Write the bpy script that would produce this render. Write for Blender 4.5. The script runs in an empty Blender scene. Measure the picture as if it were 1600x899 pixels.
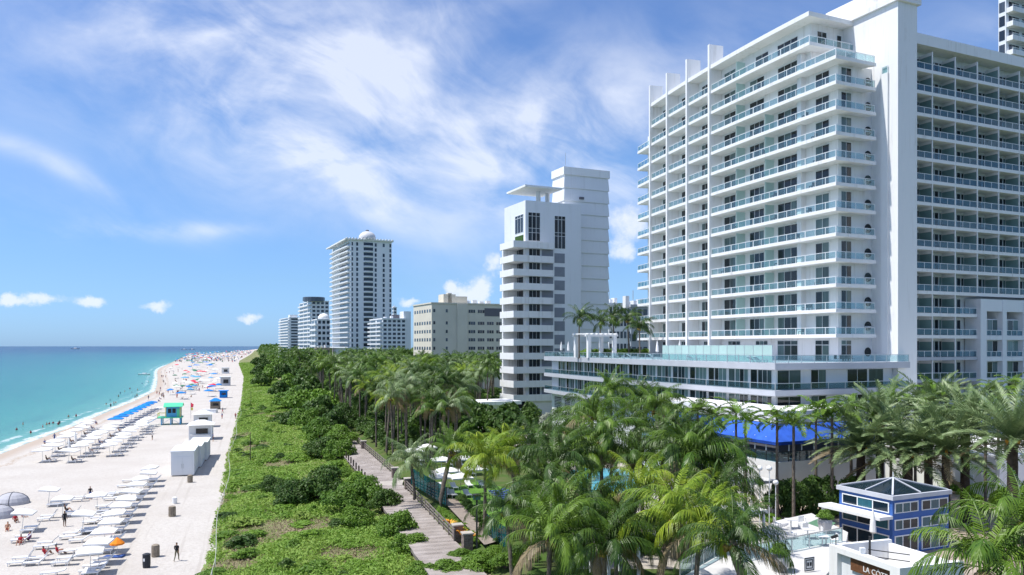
import bpy, math, random
import numpy as np
from math import sin, cos, tan, pi, radians as R, sqrt, exp, atan2
random.seed(7)
RNG = np.random.default_rng(7)
SC = bpy.context.scene
COL = SC.collection

# ------------------------------------------------------------------ camera
CAMZ = 20.0
F = 1244.0                      # focal length in pixels of the 1600 px wide photograph
cam_d = bpy.data.cameras.new('camera')
cam_d.sensor_width = 36.0
cam_d.lens = 36.0 * F / 1600.0
cam_d.shift_y = 91.5 / 1600.0   # the horizon sits below the middle, verticals stay vertical
cam_d.clip_start = 0.5
cam_d.clip_end = 120000.0
cam = bpy.data.objects.new('camera', cam_d)
cam.location = (0, 0, CAMZ)
cam.rotation_euler = (R(90), 0, 0)
COL.objects.link(cam)
SC.camera = cam

# ------------------------------------------------------------------ sun, sky, exposure
SUN_EL = R(62)
SUN_H = (-0.975, -0.222)         # horizontal direction towards the sun
sun_d = bpy.data.lights.new('sun', 'SUN')
sun_d.energy = 4.2
sun_d.angle = R(0.53)
sun_d.color = (1.0, 0.965, 0.91)
sun = bpy.data.objects.new('sun', sun_d)
from mathutils import Vector, Matrix
sd = Vector((SUN_H[0] * cos(SUN_EL), SUN_H[1] * cos(SUN_EL), sin(SUN_EL)))
sun.rotation_euler = sd.to_track_quat('Z', 'Y').to_euler()
sun.location = (-60, -20, 140)
COL.objects.link(sun)

SC.view_settings.view_transform = 'Standard'
SC.view_settings.look = 'None'
SC.view_settings.exposure = 0.42
SC.view_settings.gamma = 1.0
SC.view_settings.use_curve_mapping = False


class NT:
    """small helper for building shader node trees"""
    def __init__(self, tree):
        self.t = tree; self.n = tree.nodes; self.l = tree.links
    def put(self, sock, val):
        if isinstance(val, bpy.types.NodeSocket):
            self.l.new(val, sock)
        elif val is not None:
            sock.default_value = val
    def node(self, kind, **kw):
        nd = self.n.new(kind)
        for k, v in kw.items():
            setattr(nd, k, v)
        return nd
    def m(self, op, a, b=None, c=None, clamp=False):
        nd = self.n.new('ShaderNodeMath'); nd.operation = op; nd.use_clamp = clamp
        self.put(nd.inputs[0], a)
        if b is not None: self.put(nd.inputs[1], b)
        if c is not None: self.put(nd.inputs[2], c)
        return nd.outputs[0]
    def smooth(self, x, lo, hi):
        nd = self.n.new('ShaderNodeMapRange'); nd.interpolation_type = 'SMOOTHSTEP'
        self.put(nd.inputs['Value'], x)
        nd.inputs['From Min'].default_value = lo; nd.inputs['From Max'].default_value = hi
        return nd.outputs['Result']
    def noise(self, vec, scale, detail=4, rough=0.55, dist=0.0):
        nd = self.n.new('ShaderNodeTexNoise')
        if vec is not None: self.l.new(vec, nd.inputs['Vector'])
        nd.inputs['Scale'].default_value = scale; nd.inputs['Detail'].default_value = detail
        nd.inputs['Roughness'].default_value = rough; nd.inputs['Distortion'].default_value = dist
        return nd
    def mix(self, fac, a, b, mode='MIX'):
        nd = self.n.new('ShaderNodeMix'); nd.data_type = 'RGBA'; nd.blend_type = mode
        self.put(nd.inputs[0], fac)
        for s, v in ((nd.inputs[6], a), (nd.inputs[7], b)):
            if isinstance(v, tuple) and len(v) == 3: v = v + (1,)
            self.put(s, v)
        return nd.outputs[2]
    def ramp(self, fac, stops, interp='LINEAR'):
        nd = self.n.new('ShaderNodeValToRGB'); cr = nd.color_ramp; cr.interpolation = interp
        while len(cr.elements) < len(stops): cr.elements.new(0.5)
        for e, (p, c) in zip(cr.elements, stops):
            e.position = p; e.color = tuple(c) + (1,) if len(c) == 3 else c
        self.put(nd.inputs[0], fac)
        return nd.outputs[0]
    def xyz(self, x, y, z):
        nd = self.n.new('ShaderNodeCombineXYZ')
        for s, v in zip(nd.inputs, (x, y, z)): self.put(s, v)
        return nd.outputs[0]


world = bpy.data.worlds.new('World')
SC.world = world
world.use_nodes = True
w = NT(world.node_tree)
w.n.clear()
sky = w.node('ShaderNodeTexSky', sky_type='NISHITA', sun_disc=False)
sky.sun_elevation = SUN_EL
sky.sun_rotation = atan2(SUN_H[0], SUN_H[1])
sky.altitude = 0.0
sky.air_density = 1.0
sky.dust_density = 0.25
sky.ozone_density = 2.6
tc = w.node('ShaderNodeTexCoord')
sep = w.node('ShaderNodeSeparateXYZ'); w.l.new(tc.outputs['Generated'], sep.inputs[0])
AZ = w.m('ARCTAN2', sep.outputs[0], sep.outputs[1])
EL = w.m('ARCSINE', sep.outputs[2])

def sky_ae(px, py):
    a = atan2(px - 800, F)
    return a, atan2((541 - py), sqrt(F * F + (px - 800) ** 2))

ae = w.xyz(AZ, EL, 0.0)
warp = w.noise(ae, 2.6, 3, 0.5)
wv = w.node('ShaderNodeVectorMath', operation='MULTIPLY_ADD')
w.l.new(warp.outputs['Color'], wv.inputs[0]); wv.inputs[1].default_value = (0.22, 0.16, 0.0)
w.l.new(ae, wv.inputs[2])
wsep = w.node('ShaderNodeSeparateXYZ'); w.l.new(wv.outputs[0], wsep.inputs[0])
WA = w.m('SUBTRACT', wsep.outputs[0], 0.11); WE = w.m('SUBTRACT', wsep.outputs[1], 0.08)

def blob(px, py, rx, ry, ang, A=AZ, E=EL):
    """a soft elliptical patch of the sky round one direction (radii in photo pixels)"""
    a0, e0 = sky_ae(px, py)
    da = w.m('SUBTRACT', A, a0); de = w.m('SUBTRACT', E, e0)
    c, s = cos(R(ang)), sin(R(ang))
    p = w.m('MULTIPLY_ADD', da, c, w.m('MULTIPLY', de, s))
    q = w.m('MULTIPLY_ADD', de, c, w.m('MULTIPLY', da, -s))
    p = w.m('MULTIPLY', p, F / rx); q = w.m('MULTIPLY', q, F / ry)
    r2 = w.m('MULTIPLY_ADD', p, p, w.m('MULTIPLY', q, q))
    return w.m('POWER', 2.718, w.m('MULTIPLY', r2, -1.0))

def total(lst):
    acc = lst[0]
    for x in lst[1:]: acc = w.m('ADD', acc, x)
    return acc

# thin high cloud: sheets and streaks
cir = total([w.m('MULTIPLY', blob(*b[:5], WA, WE), b[5]) for b in [
    (330, 130, 220, 70, -24, .7), (560, 150, 260, 120, -12, .85), (640, 60, 240, 60, 25, .6),
    (470, 215, 200, 60, -35, .7), (760, 210, 280, 80, 8, .75), (900, 250, 210, 100, 15, .8),
    (540, 290, 110, 26, -28, .8), (100, 245, 150, 16, -24, .75), (140, 352, 170, 16, 3, .95),
    (380, 345, 70, 12, 4, .6), (960, 290, 130, 60, 10, .7), (1500, 90, 120, 40, 10, .35),
    (60, 300, 90, 20, -10, .4), (150, 110, 170, 70, -20, .32), (420, 60, 200, 50, -10, .45), (1050, 160, 160, 70, 15, .4), (870, 330, 150, 16, -5, .35)]])
far_m = w.noise(ae, 0.9, 2, 0.5)
elsewhere = w.m('MULTIPLY', w.smooth(far_m.outputs['Fac'], 0.28, 0.58),
                w.m('MAXIMUM', w.smooth(w.m('ABSOLUTE', AZ), 0.75, 1.0), w.smooth(EL, 0.45, 0.6)))
elsewhere = w.m('MULTIPLY', elsewhere, w.smooth(EL, 0.0, 0.12))  # unseen cloud beside, behind and overhead, thickened to brighten the shaded sides
veil = w.m('MULTIPLY', w.smooth(EL, 0.08, 0.22), 0.10)
cir = w.m('ADD', w.m('ADD', cir, veil), elsewhere)
c30, s30 = cos(R(24)), sin(R(24))
sx = w.m('MULTIPLY_ADD', WA, c30, w.m('MULTIPLY', WE, -s30))
sy = w.m('MULTIPLY_ADD', WE, c30, w.m('MULTIPLY', WA, s30))
st = w.noise(w.xyz(w.m('MULTIPLY', sx, 3.2), w.m('MULTIPLY', sy, 9.0), 0.3), 1.5, 7, 0.6, 0.5)
st2 = w.noise(w.xyz(w.m('MULTIPLY', WA, 5.0), w.m('MULTIPLY', WE, 8.0), 4.0), 1.3, 6, 0.55, 0.3)
stv = w.m('MULTIPLY_ADD', st.outputs['Fac'], 0.45, w.m('MULTIPLY', st2.outputs['Fac'], 0.55))
cirrus = w.m('MULTIPLY', cir, w.smooth(stv, 0.34, 0.74))
cirrus = w.m('MULTIPLY', w.m('MINIMUM', cirrus, 1.0), 0.72)
# small heaps of fair-weather cloud low over the horizon
cu_w = w.noise(ae, 60.0, 5, 0.6)
cwv = w.node('ShaderNodeVectorMath', operation='MULTIPLY_ADD')
w.l.new(cu_w.outputs['Color'], cwv.inputs[0]); cwv.inputs[1].default_value = (0.024, 0.020, 0.0); w.l.new(ae, cwv.inputs[2])
csp = w.node('ShaderNodeSeparateXYZ'); w.l.new(cwv.outputs[0], csp.inputs[0])
CA = w.m('SUBTRACT', csp.outputs[0], 0.012); CE = w.m('SUBTRACT', csp.outputs[1], 0.010)
cu_n = w.noise(ae, 45.0, 6, 0.65)
cum = total([blob(*b, CA, CE) for b in [
    (728, 462, 26, 15, 0), (752, 452, 17, 20, 0), (772, 412, 16, 17, 0), (705, 448, 12, 10, 0), (640, 472, 18, 8, 0),
    (62, 468, 26, 9, 8), (142, 470, 22, 9, 10), (242, 480, 22, 8, 0), (392, 497, 20, 7, 0), (12, 470, 16, 8, 0),
    (985, 345, 34, 26, 0), (975, 390, 22, 20, 0)]])
cumd = w.m('ADD', cum, w.m('MULTIPLY', w.m('SUBTRACT', cu_n.outputs['Fac'], 0.5), 1.3))
cumulus = w.m('MULTIPLY', w.smooth(cumd, 0.22, 1.05), w.smooth(cum, 0.05, 0.5))
cumulus = w.m('MULTIPLY', cumulus, 0.72)

hsv = w.node('ShaderNodeHueSaturation'); hsv.inputs['Saturation'].default_value = 1.04
hsv.inputs['Value'].default_value = 1.0
w.l.new(sky.outputs[0], hsv.inputs['Color'])
skyc = w.mix(1.0, hsv.outputs[0], (0.92, 0.97, 1.12), 'MULTIPLY')
tint = w.ramp(w.m('MULTIPLY', EL, 2.0), [(0.0, (0.43, 0.70, 1.22)), (0.16, (0.60, 0.78, 1.0)), (0.45, (0.86, 0.97, 1.05)), (1.0, (0.95, 1.0, 1.10))])
skyc = w.mix(1.0, skyc, tint, 'MULTIPLY')
CLOUD = (6.9, 7.25, 8.1)
skyc = w.mix(cirrus, skyc, CLOUD)
skyc = w.mix(cumulus, skyc, (7.2, 7.4, 7.9))
bg = w.node('ShaderNodeBackground'); bg.inputs['Strength'].default_value = 0.105
w.l.new(skyc, bg.inputs['Color'])
wo = w.node('ShaderNodeOutputWorld'); w.l.new(bg.outputs[0], wo.inputs['Surface'])

SC.cycles.max_bounces = 7
SC.cycles.diffuse_bounces = 3
SC.cycles.adaptive_threshold = 0.02
SC.cycles.glossy_bounces = 3
SC.cycles.transparent_max_bounces = 12
SC.cycles.use_denoising = True
world.cycles.sampling_method = 'MANUAL'
world.cycles.sample_map_resolution = 256

# ------------------------------------------------------------------ materials
MATS = {}
def principled(name, col, rough=0.6, spec=0.4, metal=0.0, vary=0.0, nscale=1.0, rand=0.0, bump=0.0, bscale=8.0, col2=None):
    m = bpy.data.materials.new(name); m.use_nodes = True
    t = NT(m.node_tree); b = t.n['Principled BSDF']
    b.inputs['Roughness'].default_value = rough
    b.inputs['Specular IOR Level'].default_value = spec
    b.inputs['Metallic'].default_value = metal
    c = tuple(col) + (1,)
    geo = None
    out = None
    if vary or col2 or bump:
        geo = t.node('ShaderNodeNewGeometry').outputs['Position']
    if vary or col2:
        nz = t.noise(geo, nscale, 5, 0.6)
        if col2 is None:
            col2 = tuple(x * (1 - vary) for x in col)
        out = t.mix(t.smooth(nz.outputs['Fac'], 0.35, 0.68), c, tuple(col2) + (1,))
    if rand:
        oi = t.node('ShaderNodeObjectInfo')
        h = t.node('ShaderNodeHueSaturation')
        t.l.new(t.m('MULTIPLY_ADD', oi.outputs['Random'], rand * 2, 1 - rand), h.inputs['Value'])
        t.put(h.inputs['Color'], out if out is not None else c)
        out = h.outputs[0]
    if out is None: b.inputs['Base Color'].default_value = c
    else: t.l.new(out, b.inputs['Base Color'])
    if bump:
        bn = t.noise(geo, bscale, 5, 0.6)
        bp = t.node('ShaderNodeBump'); bp.inputs['Strength'].default_value = bump
        bp.inputs['Distance'].default_value = 0.1
        t.l.new(bn.outputs['Fac'], bp.inputs['Height']); t.l.new(bp.outputs[0], b.inputs['Normal'])
    MATS[name] = m
    return m

def leafmat(name, c1, c2, trans=0.3, rough=0.5, scale=0.6):
    """foliage: varied by place and from object to object, lets some light through"""
    m = bpy.data.materials.new(name); m.use_nodes = True
    t = NT(m.node_tree); b = t.n['Principled BSDF']
    g = t.node('ShaderNodeNewGeometry')
    nz = t.noise(g.outputs['Position'], scale, 4, 0.6)
    oi = t.node('ShaderNodeObjectInfo')
    f = t.m('MULTIPLY_ADD', oi.outputs['Random'], 0.45, t.m('MULTIPLY_ADD', nz.outputs['Fac'], 0.9, -0.2), clamp=True)
    f = t.m('MULTIPLY_ADD', g.outputs['Random Per Island'], 0.4, t.m('SUBTRACT', f, 0.2), clamp=True)
    col = t.mix(f, tuple(c1) + (1,), tuple(c2) + (1,))
    t.l.new(col, b.inputs['Base Color'])
    b.inputs['Roughness'].default_value = rough; b.inputs['Specular IOR Level'].default_value = 0.32
    tr = t.node('ShaderNodeBsdfTranslucent'); t.l.new(col, tr.inputs['Color'])
    mx = t.node('ShaderNodeMixShader'); mx.inputs[0].default_value = trans
    t.l.new(b.outputs[0], mx.inputs[1]); t.l.new(tr.outputs[0], mx.inputs[2])
    t.l.new(mx.outputs[0], t.n['Material Output'].inputs['Surface'])
    MATS[name] = m
    return m

def glassmat(name, tint, refl=0.22, opac=0.25, body=(0.3, 0.5, 0.5)):
    m = bpy.data.materials.new(name); m.use_nodes = True
    t = NT(m.node_tree); t.n.clear()
    tr = t.node('ShaderNodeBsdfTransparent'); tr.inputs[0].default_value = tuple(tint) + (1,)
    df = t.node('ShaderNodeBsdfDiffuse'); df.inputs[0].default_value = tuple(body) + (1,)
    gl = t.node('ShaderNodeBsdfGlossy'); gl.inputs['Roughness'].default_value = 0.03
    m1 = t.node('ShaderNodeMixShader'); m1.inputs[0].default_value = opac
    t.l.new(tr.outputs[0], m1.inputs[1]); t.l.new(df.outputs[0], m1.inputs[2])
    m2 = t.node('ShaderNodeMixShader')
    lw = t.node('ShaderNodeLayerWeight'); lw.inputs['Blend'].default_value = 0.35
    t.l.new(t.m('MULTIPLY_ADD', lw.outputs['Fresnel'], 0.14, refl * 0.3), m2.inputs[0])
    t.l.new(m1.outputs[0], m2.inputs[1]); t.l.new(gl.outputs[0], m2.inputs[2])
    o = t.node('ShaderNodeOutputMaterial'); t.l.new(m2.outputs[0], o.inputs['Surface'])
    MATS[name] = m
    return m

def windowmat(name, dark, curtain, share=0.5):
    """window pane: dark room or drawn curtain behind a reflecting pane, differing pane by pane"""
    m = bpy.data.materials.new(name); m.use_nodes = True
    t = NT(m.node_tree); b = t.n['Principled BSDF']
    oi = t.node('ShaderNodeObjectInfo')
    g = t.node('ShaderNodeNewGeometry')
    sp = t.node('ShaderNodeSeparateXYZ'); t.l.new(g.outputs['Position'], sp.inputs[0])
    wv = t.noise(t.xyz(sp.outputs[0], sp.outputs[1], t.m('MULTIPLY', sp.outputs[2], 0.05)), 3.0, 2, 0.5)
    cur = t.m('MULTIPLY', t.smooth(oi.outputs['Random'], 1 - share, 1 - share * 0.4), t.m('MULTIPLY_ADD', wv.outputs['Fac'], 1.2, 0.3))
    t.l.new(t.mix(cur, tuple(dark) + (1,), tuple(curtain) + (1,)), b.inputs['Base Color'])
    b.inputs['Roughness'].default_value = 0.06; b.inputs['Specular IOR Level'].default_value = 0.5
    b.inputs['IOR'].default_value = 1.5
    MATS[name] = m
    return m

def weathered(name, col, dirt, amount=0.35):
    m = principled(name, col, 0.6, 0.3)
    t = NT(m.node_tree); b = t.n['Principled BSDF']
    g = t.node('ShaderNodeNewGeometry').outputs['Position']
    sp = t.node('ShaderNodeSeparateXYZ'); t.l.new(g, sp.inputs[0])
    st = t.noise(t.xyz(t.m('MULTIPLY', sp.outputs[0], 1.6), t.m('MULTIPLY', sp.outputs[1], 1.6), t.m('MULTIPLY', sp.outputs[2], 0.09)), 1.0, 5, 0.65)
    bl = t.noise(g, 0.22, 5, 0.6)
    f_ = t.m('MULTIPLY', t.m('MULTIPLY', t.smooth(st.outputs['Fac'], 0.48, 0.80), t.smooth(bl.outputs['Fac'], 0.35, 0.7)), amount)
    t.l.new(t.mix(f_, tuple(col) + (1,), tuple(dirt) + (1,)), b.inputs['Base Color'])
weathered('white', (0.80, 0.80, 0.79), (0.46, 0.43, 0.38), 0.8)
principled('white_stucco', (0.76, 0.75, 0.73), 0.7, 0.2, vary=0.09, nscale=0.25)
weathered('cool_white', (0.74, 0.76, 0.78), (0.48, 0.48, 0.47), 0.55)
principled('slab_grey', (0.46, 0.48, 0.52), 0.6, 0.3, vary=0.08, nscale=0.4)
principled('panel_grey', (0.24, 0.26, 0.30), 0.6, 0.3, vary=0.10, nscale=0.5)
principled('beige', (0.66, 0.62, 0.52), 0.75, 0.2, vary=0.08, nscale=0.15)
principled('frame_white', (0.74, 0.77, 0.78), 0.4, 0.4)
principled('steel', (0.55, 0.58, 0.6), 0.35, 0.5, metal=0.6)
principled('dark_metal', (0.03, 0.032, 0.035), 0.45, 0.4)
principled('louvre', (0.13, 0.13, 0.15), 0.6, 0.3)
principled('screen_green', (0.42, 0.58, 0.54), 0.25, 0.5, rand=0.08)
principled('screen_grey', (0.19, 0.30, 0.29), 0.3, 0.5, rand=0.15)
principled('blue_paint', (0.045, 0.135, 0.42), 0.5, 0.35, vary=0.12, nscale=0.8)
principled('blue_awning', (0.045, 0.14, 0.62), 0.8, 0.1, vary=0.25, nscale=0.9, rand=0.10, bump=0.3, bscale=1.2)
principled('blue_canvas', (0.02, 0.22, 0.62), 0.8, 0.1, rand=0.15)
principled('white_canvas', (0.82, 0.81, 0.78), 0.85, 0.1, rand=0.05)
principled('red_canvas', (0.70, 0.06, 0.10), 0.8, 0.1)
principled('green_canvas', (0.05, 0.20, 0.12), 0.8, 0.1)
principled('mint_roof', (0.10, 0.60, 0.34), 0.5, 0.3)
principled('tower_blue', (0.08, 0.36, 0.62), 0.55, 0.3)
principled('tower_yellow', (0.75, 0.62, 0.12), 0.55, 0.3)
principled('lounger_frame', (0.74, 0.74, 0.74), 0.4, 0.4)
principled('lounger_navy', (0.05, 0.08, 0.20), 0.8, 0.1)
principled('wood', (0.30, 0.25, 0.21), 0.8, 0.15, vary=0.25, nscale=2.5)
principled('sign_wood', (0.17, 0.075, 0.035), 0.6, 0.3, vary=0.3, nscale=6)
principled('rail_wood', (0.23, 0.20, 0.18), 0.8, 0.15, vary=0.2, nscale=3)
principled('stone', (0.26, 0.21, 0.18), 0.85, 0.15, vary=0.4, nscale=5, bump=0.4)
principled('concrete', (0.46, 0.42, 0.37), 0.85, 0.15, vary=0.2, nscale=1.0)
principled('terrace_white', (0.60, 0.59, 0.57), 0.7, 0.2, vary=0.12, nscale=0.8)
principled('paving', (0.45, 0.37, 0.30), 0.85, 0.15, vary=0.25, nscale=0.7)
principled('turf_mat', (0.12, 0.24, 0.15), 0.9, 0.1, vary=0.2, nscale=3)
principled('container_grey', (0.55, 0.57, 0.62), 0.6, 0.3, vary=0.10, nscale=0.8)
principled('bin_wood', (0.33, 0.28, 0.22), 0.8, 0.1, vary=0.3, nscale=4)
principled('black_plastic', (0.025, 0.028, 0.035), 0.5, 0.3)
principled('tent_grey', (0.42, 0.42, 0.45), 0.7, 0.2)
principled('trunk', (0.19, 0.16, 0.13), 0.9, 0.1, vary=0.45, nscale=3.0, bump=0.6, bscale=6)
principled('trunk_dark', (0.075, 0.06, 0.05), 0.9, 0.1, vary=0.4, nscale=3.0, bump=0.6, bscale=6)
principled('bark', (0.11, 0.09, 0.07), 0.9, 0.1, vary=0.4, nscale=3.0)
principled('coconut', (0.32, 0.24, 0.06), 0.6, 0.2, rand=0.3)
principled('date_fruit', (0.62, 0.30, 0.04), 0.7, 0.2)
principled('bromeliad', (0.75, 0.24, 0.03), 0.6, 0.2, col2=(0.55, 0.42, 0.05), nscale=3)
principled('rope', (0.7, 0.7, 0.66), 0.8, 0.1)
principled('skin_tan', (0.36, 0.20, 0.13), 0.6, 0.3, rand=0.45)
principled('hair', (0.03, 0.02, 0.015), 0.6, 0.2)
for nm, c in (('cloth_red', (0.42, 0.03, 0.045)), ('cloth_black', (0.025, 0.025, 0.028)), ('cloth_white', (0.75, 0.75, 0.75)),
              ('cloth_blue', (0.05, 0.10, 0.30)), ('cloth_olive', (0.16, 0.15, 0.10)), ('cloth_purple', (0.16, 0.06, 0.16)),
              ('cloth_orange', (0.85, 0.26, 0.03))):
    principled(nm, c, 0.85, 0.1)
principled('copper_dome', (0.60, 0.60, 0.62), 0.5, 0.3, vary=0.15, nscale=0.1)
principled('lamp_globe', (0.85, 0.85, 0.83), 0.3, 0.4)
principled('planter', (0.42, 0.41, 0.42), 0.6, 0.3)
principled('pool_tile', (0.10, 0.48, 0.62), 0.1, 0.5)
principled('fence_teal', (0.03, 0.16, 0.17), 0.4, 0.4)
windowmat('pane_dark', (0.012, 0.020, 0.024), (0.11, 0.17, 0.165), 0.5)
windowmat('pane_teal', (0.02, 0.032, 0.036), (0.17, 0.27, 0.27), 0.65)
windowmat('pane_blue', (0.008, 0.014, 0.022), (0.03, 0.045, 0.06), 0.5)
windowmat('pane_far', (0.02, 0.03, 0.045), (0.07, 0.09, 0.12), 0.5)
windowmat('pane_pavilion', (0.010, 0.022, 0.035), (0.03, 0.12, 0.16), 0.5)
glassmat('rail_glass', (0.74, 0.87, 0.89), 0.10, 0.05, (0.45, 0.62, 0.64))
glassmat('rail_glass_dark', (0.55, 0.70, 0.75), 0.12, 0.06, (0.20, 0.34, 0.40))
glassmat('roof_glass', (0.20, 0.30, 0.36), 0.4, 0.55, (0.02, 0.04, 0.06))
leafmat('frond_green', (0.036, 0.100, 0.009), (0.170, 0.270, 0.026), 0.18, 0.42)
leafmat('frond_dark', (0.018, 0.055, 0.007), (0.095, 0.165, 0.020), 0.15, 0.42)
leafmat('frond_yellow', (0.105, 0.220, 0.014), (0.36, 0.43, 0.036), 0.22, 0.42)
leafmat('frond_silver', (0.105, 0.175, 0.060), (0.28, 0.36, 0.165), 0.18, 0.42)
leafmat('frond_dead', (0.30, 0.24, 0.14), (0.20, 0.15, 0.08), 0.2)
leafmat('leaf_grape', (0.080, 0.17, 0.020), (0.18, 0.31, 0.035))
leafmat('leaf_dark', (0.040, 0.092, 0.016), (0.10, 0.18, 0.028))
leafmat('leaf_bright', (0.125, 0.25, 0.025), (0.24, 0.39, 0.050))
leafmat('leaf_grey', (0.30, 0.34, 0.27), (0.45, 0.48, 0.40))
leafmat('grass_dune', (0.15, 0.30, 0.030), (0.38, 0.47, 0.11), 0.3, 0.6, 0.16)
leafmat('grass_dry', (0.34, 0.27, 0.17), (0.22, 0.18, 0.10), 0.2, 0.7)

# ------------------------------------------------------------------ mesh helpers
def smooth_mesh(me):
    me.polygons.foreach_set('use_smooth', [True] * len(me.polygons))

class MB:
    def __init__(s):
        s.v = []; s.f = []; s.mi = []
    def add(s, vs, fs, mi=0):
        o = len(s.v); s.v.extend(vs)
        for f in fs:
            s.f.append([i + o for i in f]); s.mi.append(mi)
        return s
    def quad(s, a, b, c, d, mi=0): return s.add([a, b, c, d], [(0, 1, 2, 3)], mi)
    def box(s, x0, x1, y0, y1, z0, z1, mi=0):
        return s.prism([(x0, y0), (x1, y0), (x1, y1), (x0, y1)], z0, z1, mi)
    def obox(s, O, u, v, s0, s1, w0, w1, z0, z1, mi=0):
        p = lambda a, b: (O[0] + u[0] * a + v[0] * b, O[1] + u[1] * a + v[1] * b)
        return s.prism([p(s0, w0), p(s1, w0), p(s1, w1), p(s0, w1)], z0, z1, mi)
    def prism(s, poly, z0, z1, mi=0):
        ar = sum(poly[i][0] * poly[(i + 1) % len(poly)][1] - poly[(i + 1) % len(poly)][0] * poly[i][1] for i in range(len(poly)))
        if ar < 0: poly = poly[::-1]
        n = len(poly)
        vs = [(x, y, z0) for x, y in poly] + [(x, y, z1) for x, y in poly]
        fs = [tuple(range(n - 1, -1, -1)), tuple(range(n, 2 * n))]
        fs += [(i, (i + 1) % n, n + (i + 1) % n, n + i) for i in range(n)]
        return s.add(vs, fs, mi)
    def bar(s, a, b, wd, ht, mi=0):
        """a beam of width wd and height ht between two 3-D points"""
        a = Vector(a); b = Vector(b); d = (b - a)
        if d.length < 1e-6: return s
        d.normalize()
        side = d.cross(Vector((0, 0, 1)))
        if side.length < 1e-3: side = Vector((1, 0, 0))
        side.normalize(); up = side.cross(d).normalized()
        sv = side * wd / 2; uv = up * ht / 2
        vs = [tuple(p + x * sv + y * uv) for p in (a, b) for x, y in ((-1, -1), (1, -1), (1, 1), (-1, 1))]
        return s.add(vs, [(3, 2, 1, 0), (4, 5, 6, 7), (0, 1, 5, 4), (1, 2, 6, 5), (2, 3, 7, 6), (3, 0, 4, 7)], mi)
    def tube(s, pts, rad, n=8, mi=0, cap=True):
        pts = [Vector(p) for p in pts]
        if not hasattr(rad, '__len__'): rad = [rad] * len(pts)
        o = len(s.v)
        for i, p in enumerate(pts):
            d = (pts[min(i + 1, len(pts) - 1)] - pts[max(i - 1, 0)]).normalized()
            a = d.cross(Vector((0, 1, 0)))
            if a.length < 1e-2: a = d.cross(Vector((1, 0, 0)))
            a.normalize(); b = d.cross(a)
            for k in range(n):
                q = p + (a * cos(2 * pi * k / n) + b * sin(2 * pi * k / n)) * rad[i]
                s.v.append(tuple(q))
        for i in range(len(pts) - 1):
            for k in range(n):
                s.f.append([o + i * n + k, o + i * n + (k + 1) % n, o + (i + 1) * n + (k + 1) % n, o + (i + 1) * n + k]); s.mi.append(mi)
        if cap:
            s.f.append([o + k for k in range(n)][::-1]); s.mi.append(mi)
            s.f.append([o + (len(pts) - 1) * n + k for k in range(n)]); s.mi.append(mi)
        return s
    def lathe(s, cx, cy, prof, n=16, mi=0):
        o = len(s.v)
        for r, z in prof:
            for k in range(n):
                s.v.append((cx + r * cos(2 * pi * k / n), cy + r * sin(2 * pi * k / n), z))
        for i in range(len(prof) - 1):
            for k in range(n):
                s.f.append([o + i * n + k, o + i * n + (k + 1) % n, o + (i + 1) * n + (k + 1) % n, o + (i + 1) * n + k]); s.mi.append(mi)
        s.f.append([o + k for k in range(n)][::-1]); s.mi.append(mi)
        s.f.append([o + (len(prof) - 1) * n + k for k in range(n)]); s.mi.append(mi)
        return s
    def mesh(s, name, mats, smooth=False):
        me = bpy.data.meshes.new(name)
        me.from_pydata(s.v, [], s.f)
        if not isinstance(mats, (list, tuple)): mats = [mats]
        for m in mats: me.materials.append(MATS[m] if isinstance(m, str) else m)
        if len(mats) > 1: me.polygons.foreach_set('material_index', s.mi)
        if smooth: smooth_mesh(me)
        me.update()
        return me
    def build(s, name, mats, parent=None, smooth=False):
        return obj(name, s.mesh(name, mats, smooth), parent)

def obj(name, me, parent=None, local=False, loc=None, rz=0.0, scale=None, rot=None):
    """one mesh object; mesh given in world coordinates unless a local place is given"""
    o = bpy.data.objects.new(name, me); COL.objects.link(o)
    if loc is not None:
        o.location = loc
        o.rotation_euler = rot if rot is not None else (0, 0, rz)
        if scale is not None: o.scale = scale if hasattr(scale, '__len__') else (scale,) * 3
    elif parent is not None and not local and parent.parent is None:
        o.location = -Vector(parent.location)
    if parent is not None: o.parent = parent
    return o

def tag(o, label=None, cat=None, group=None, kind=None):
    if label: o['label'] = label
    if cat: o['category'] = cat
    if group: o['group'] = group
    if kind: o['kind'] = kind
    return o

def thing(name, loc, label, cat, group=None, rz=0.0):
    o = bpy.data.objects.new(name, None); COL.objects.link(o)
    o.empty_display_size = 0.3
    o.location = loc; o.rotation_euler = (0, 0, rz)
    return tag(o, label, cat, group)

def copy_tree(o, parent=None):
    c = o.copy(); COL.objects.link(c)
    if parent is not None: c.parent = parent
    for ch in o.children: copy_tree(ch, c)
    return c

def at(px, py, Y):               # the point at depth Y that the photograph shows at a pixel
    return ((px - 800) / F * Y, Y, CAMZ - (py - 541) / F * Y)
def on(px, py, z):               # the point at height z that the photograph shows at a pixel
    Y = (CAMZ - z) * F / (py - 541)
    return ((px - 800) / F * Y, Y, z)
def px_of(x, y): return 800 + F * x / y
ORD = ['first', 'second', 'third', 'fourth', 'fifth', 'sixth', 'seventh', 'eighth', 'ninth', 'tenth', 'eleventh', 'twelfth',
       'thirteenth', 'fourteenth', 'fifteenth', 'sixteenth', 'seventeenth', 'eighteenth', 'nineteenth', 'twentieth']
UX, VX = (0.909, 0.417), (-0.417, 0.909)      # inland and along-the-coast directions of the street grid

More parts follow.
